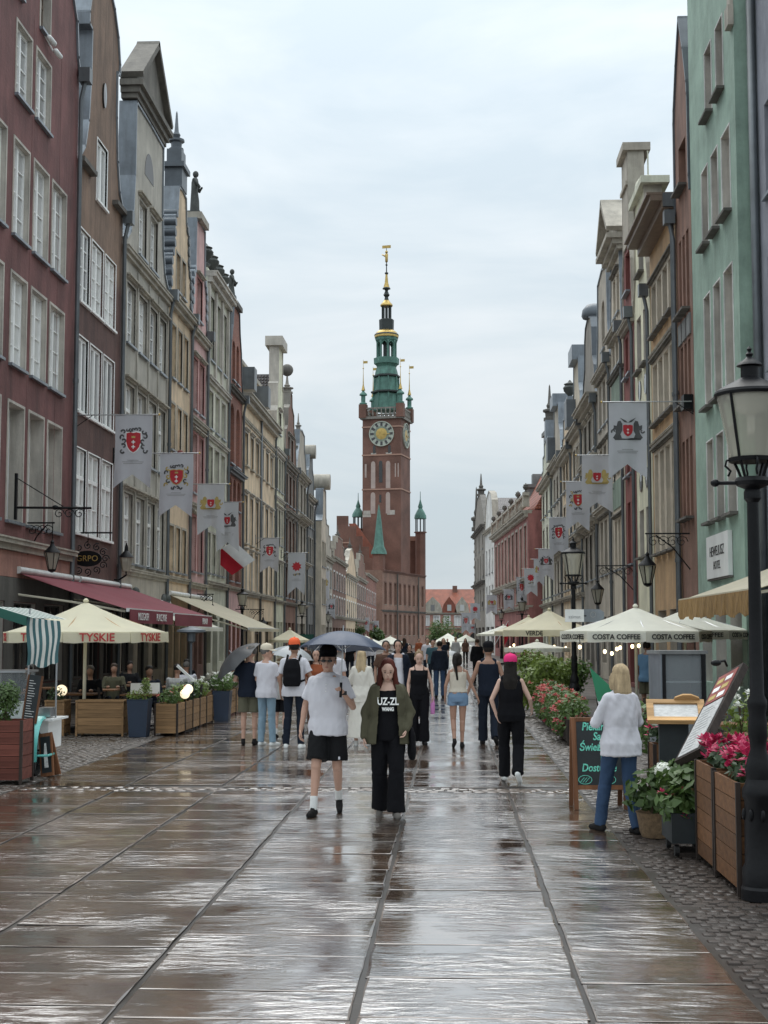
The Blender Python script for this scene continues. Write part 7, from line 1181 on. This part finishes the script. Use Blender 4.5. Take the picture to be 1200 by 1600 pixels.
q = W2(t, S, (.25, -.07, .78)); o = MB().lathe([(.036, -.2), (.04, -.18), (.04, -.02), (.036, 0), (.03, .01), (.03, .04), (.0, .045)], 14).build('bottle', 'lilac', None, True, tuple(q)); tag(o, 'lilac bottle hanging from the hand of the jumpsuit woman', 'bottle'); MB().tube([(-.03, 0, .03), (-.02, 0, .1), (.02, 0, .1), (.03, 0, .03)], .005, 5).build('loop', 'lilac', o)
person('hooded man in dark jacket and pale shirt behind the red haired woman', 622, 1135, 1.84, 3, ('jacket', 'cloth_navy'), ('jeans', 'denim_dark'), 'shoe_black', 'skin', hair=('hair_dark', 'short'), hat=('hood', 'cloth_black'), seed=15, top2=('tank', 'cloth_white')); person('bearded man in brown top behind the red haired woman', 603, 1128, 1.82, 8, ('tee', 'cloth_brown'), ('jeans', 'denim_dark'), 'shoe_black', 'skin_tan', hair=('hair_dark', 'short'), seed=16)
# right walkers
person('woman in striped cream top and denim shorts holding hands', 716, 1168, 1.64, 180, ('crop', 'cloth_cream'), ('short_shorts', 'denim_short'), 'shoe_black', 'skin_tan', True, hair=('hair_dark', 'pony'), seed=17, pose=dict(knL=(.09, -.03, .5), anL=(.07, .16, .15), knR=(-.08, -.03, .5), anR=(-.07, .0, .085), elR=(-.26, -.02, 1.13), wrR=(-.36, -.02, .92), elL=(.23, .05, 1.13), wrL=(.24, -.02, .9), turn=-.4))
person('man in navy vest and dark trousers holding hands', 764, 1163, 1.80, 180, ('tank', 'cloth_navy'), ('loose', 'denim_dark'), 'shoe_black', 'skin_tan', fat=1.1, hair=('hair_dark', 'short'), hat=('cap', 'cloth_black'), seed=18, pose=dict(elL=(.27, .02, 1.14), wrL=(.36, -.02, .9), elR=(-.26, .03, 1.14), wrR=(-.26, -.06, .9), knR=(-.1, -.02, .5), anR=(-.11, .2, .14), knL=(.1, -.1, .51), anL=(.1, -.14, .085)))
person('woman in pink cap and black outfit walking away', 799, 1221, 1.66, 176, ('tank', 'cloth_black'), ('loose', 'cloth_black'), 'shoe_white', 'skin_pale', True, 1.12, vox=.01, hair=('hair_dark', 'long'), hat=('cap', 'cloth_pink'), seed=19, pose=dict(back=1, elL=(.27, .06, 1.14), wrL=(.2, .04, .92), elR=(-.27, .02, 1.15), wrR=(-.29, -.14, 1.0), knR=(-.1, -.03, .5), anR=(-.1, .22, .15), knL=(.1, -.12, .51), anL=(.1, -.16, .085), curl=.3))
t, J, S = person('blond woman in loose white shirt and blue jeans reading a folded sheet by the chalkboard', 972, 1302, 1.66, 203, ('shirt', 'cloth_white'), ('jeans', 'denim_blue'), 'shoe_black', 'skin_pale', True, 1.1, vox=.009, hair=('hair_blond', 'bob'), seed=21, pose=dict(knL=(.1, -.16, .51), anL=(.11, -.26, .09), knR=(-.09, .0, .5), anR=(-.1, .14, .09), elL=(.26, -.06, 1.14), wrL=(.16, -.26, 1.16), elR=(-.25, -.06, 1.14), wrR=(-.08, -.27, 1.12)))
v0 = W2(t, S, (.2, -.36, 1.2)); fo = thing('folded_sheet', 'large green and white sheet held by the blond woman', 'sheet', tuple(v0)); c_ = [atY(x, y, v0.y)-v0 for x, y in ((922, 1043), (962, 1080), (962, 1110), (934, 1095))]
def sheet(nm, pts, mt):
    m = MB(); n = len(pts); m.v += [tuple(Vector((p.x, p.y+.02*math.sin(p.x*20), p.z))) for p in pts]+[tuple(Vector((p.x, p.y+.004+.02*math.sin(p.x*20), p.z))) for p in pts]; m.f += [tuple(range(n)), tuple(range(2*n-1, n-1, -1))]; m.build(nm, mt, fo)
pm('sheet_green', (.03, .22, .11), .7, .08, 5, trans=.2)
sheet('green_half', c_, 'sheet_green'); sheet('white_half', [atY(x, y, v0.y)-v0 for x, y in ((931, 1085), (934, 1095), (958, 1106), (955, 1130), (940, 1118))], 'flag_white')
# farther people
rnd = random.Random(5)
person('person with backpack walking far down the street centre', 687, 1090, 1.76, 180, ('hoodie', 'denim_dark'), ('jeans', 'denim_blue'), 'shoe_black', hair=('hair_dark', 'short'), seed=31, vox=.016, hands=False, face=False)
person('man in blue t-shirt at the right terrace entrance', 1007, 0, 1.8, 150, ('tee', 'cloth_blue'), ('shorts', 'cloth_khaki'), 'shoe_black', 'skin_tan', fat=1.1, hair=('hair_dark', 'short'), seed=32, vox=.014, Y=33.5, hands=False, face=False)
FARP = [(676, 55, 'cloth_teal', 'denim_dark', 0, 'small distant walker in teal jacket'), (745, 58, 'cloth_black', 'cloth_black', 180, 'distant walker in black near the right terrace'), (693, 70, 'cloth_navy', 'denim_dark', 0, 'distant walker in navy hooded top'), (640, 48, 'cloth_charcoal', 'cloth_black', 5, 'walker in charcoal hood behind the jumpsuit woman'), (668, 62, 'cloth_white', 'denim_dark', 0, 'distant walker in white top behind the jumpsuit woman'), (712, 85, 'cloth_grey', 'denim_blue', 180, 'distant walker in grey top in the street centre'), (727, 95, 'cloth_brown', 'cloth_black', 0, 'distant walker in brown coat near the far banners'), (655, 90, 'cloth_rust', 'denim_dark', 10, 'distant walker in rust jacket by the left crowd'), (699, 120, 'cloth_black', 'denim_dark', 0, 'tiny far walker in black at the street centre'), (680, 105, 'cloth_cream', 'denim_blue', 180, 'tiny far walker in cream top'), (632, 80, 'cloth_navy', 'cloth_black', 180, 'distant walker in navy coat behind the couple'), (580, 75, 'cloth_white', 'denim_dark', 0, 'distant walker in white shirt behind the cream dress'), (547, 60, 'cloth_black', 'denim_dark', 0, 'walker in black partly behind the umbrella man'), (478, 55, 'cloth_brown', 'denim_dark', 180, 'walker in brown behind the orange cap man')]
for i, (px, Y, a, b, yw, lb) in enumerate(FARP): person(lb, px, 0, rnd.uniform(1.62, 1.84), yw+rnd.uniform(-12, 12), ('hoodie' if i % 2 else 'tee', a), ('jeans', b), 'shoe_black', hair=(('hair_dark', 'hair_brown', 'hair_fair')[i % 3], ('short', 'long')[i % 4 == 2]), seed=40+i, vox=.02, Y=Y, hands=False, face=False, hat=('hood', 'cloth_black') if i == 3 else None)
for i, (px, Y, mt) in enumerate(((666, 82, 'umbrella_grey'), (703, 76, 'umbrella_clear'))):
    v = atY(px, 1030, Y); umbrella(('dark umbrella over a distant walker', 'pale umbrella over a distant walker')[i], v+Vector((0, 0, -.5)), v+Vector((.1, 0, .45)), .6, .25, mt)
# seated diners
SIT = dict(hipL=(.09, 0, .47), hipR=(-.09, 0, .47), knL=(.11, -.42, .5), knR=(-.11, -.42, .5), anL=(.11, -.4, .085), anR=(-.11, -.4, .085))
def sitter(lab, x, y, yaw, a, b, hr, seed):
    t = thing('person', lab, 'person', (x, y, 0), R(yaw), 'diners seated on the left terrace'); m = MB(); z = -.46
    m.cap((0, 0, .5), (0, .02, .92), .1, .1, 12); m.cap((0, .02, .98), (0, 0, 1.1), .06, .055, 10); up = MB(); up.loft([(V(0, 0, .46), .18, .15), (V(0, .02, .7), .17, .135), (V(0, .02, .92), .19, .13), (V(0, .02, 1.0), .13, .09)], 14)
    for s in (-1, 1): up.cap((s*.19, .02, .96), (s*.25, -.08, .72), .062, .055, 10); up.cap((s*.25, -.08, .72), (s*.14, -.3, .78), .05, .04, 10); m.cap((s*.14, -.3, .78), (s*.1, -.38, .79), .03, .035, 8)
    m.ell((0, -.02, 1.19), (.075, .095, .115), 12, 10); organic(m, 'body', 'skin_tan', t, .014, 0); organic(up, 'shirt', a, t, .014, .008, None, 3, None, seed)
    lg = MB()
    for s in (-1, 1): lg.cap((s*.1, 0, .5), (s*.12, -.44, .52), .085, .065, 10); lg.cap((s*.12, -.44, .52), (s*.12, -.42, .06), .06, .05, 10)
    organic(lg, 'trousers', b, t, .014, .006, None, 3, None, seed); h_ = MB(); h_.ell((0, .0, 1.235), (.088, .105, .085), 12, 8); organic(h_, 'hair', hr, t, .014, .004)
for i, (x, y, yw, a, b, hr, lb) in enumerate(((-6.3, 29.75, 20, 'cloth_navy', 'denim_dark', 'hair_dark', 'seated diner in navy top facing the menu cards'), (-7.6, 29.95, 0, 'cloth_black', 'cloth_black', 'hair_grey', 'seated diner in black top behind the parasol pole'), (-9.0, 30.2, -10, 'cloth_black', 'denim_dark', 'hair_dark', 'seated diner in black under the striped canopy'), (-6.0, 31.3, 170, 'cloth_grey', 'denim_dark', 'hair_dark', 'seated diner in grey with back turned above the conifer'), (-6.3, 34.0, 190, 'cloth_white', 'denim_dark', 'hair_grey', 'seated diner in white with back turned past the planter row'), (-7.6, 32.1, 10, 'cloth_olive', 'denim_dark', 'hair_brown', 'seated diner in olive behind the planter row'), (-7.9, 35.0, 30, 'cloth_charcoal', 'cloth_black', 'hair_dark', 'seated diner in charcoal under the red awning'), (-7.0, 37.8, 170, 'cloth_black', 'denim_dark', 'hair_dark', 'seated diner in black past the red awning'))): sitter(lb, x, y, yw, a, b, hr, i)
flush()
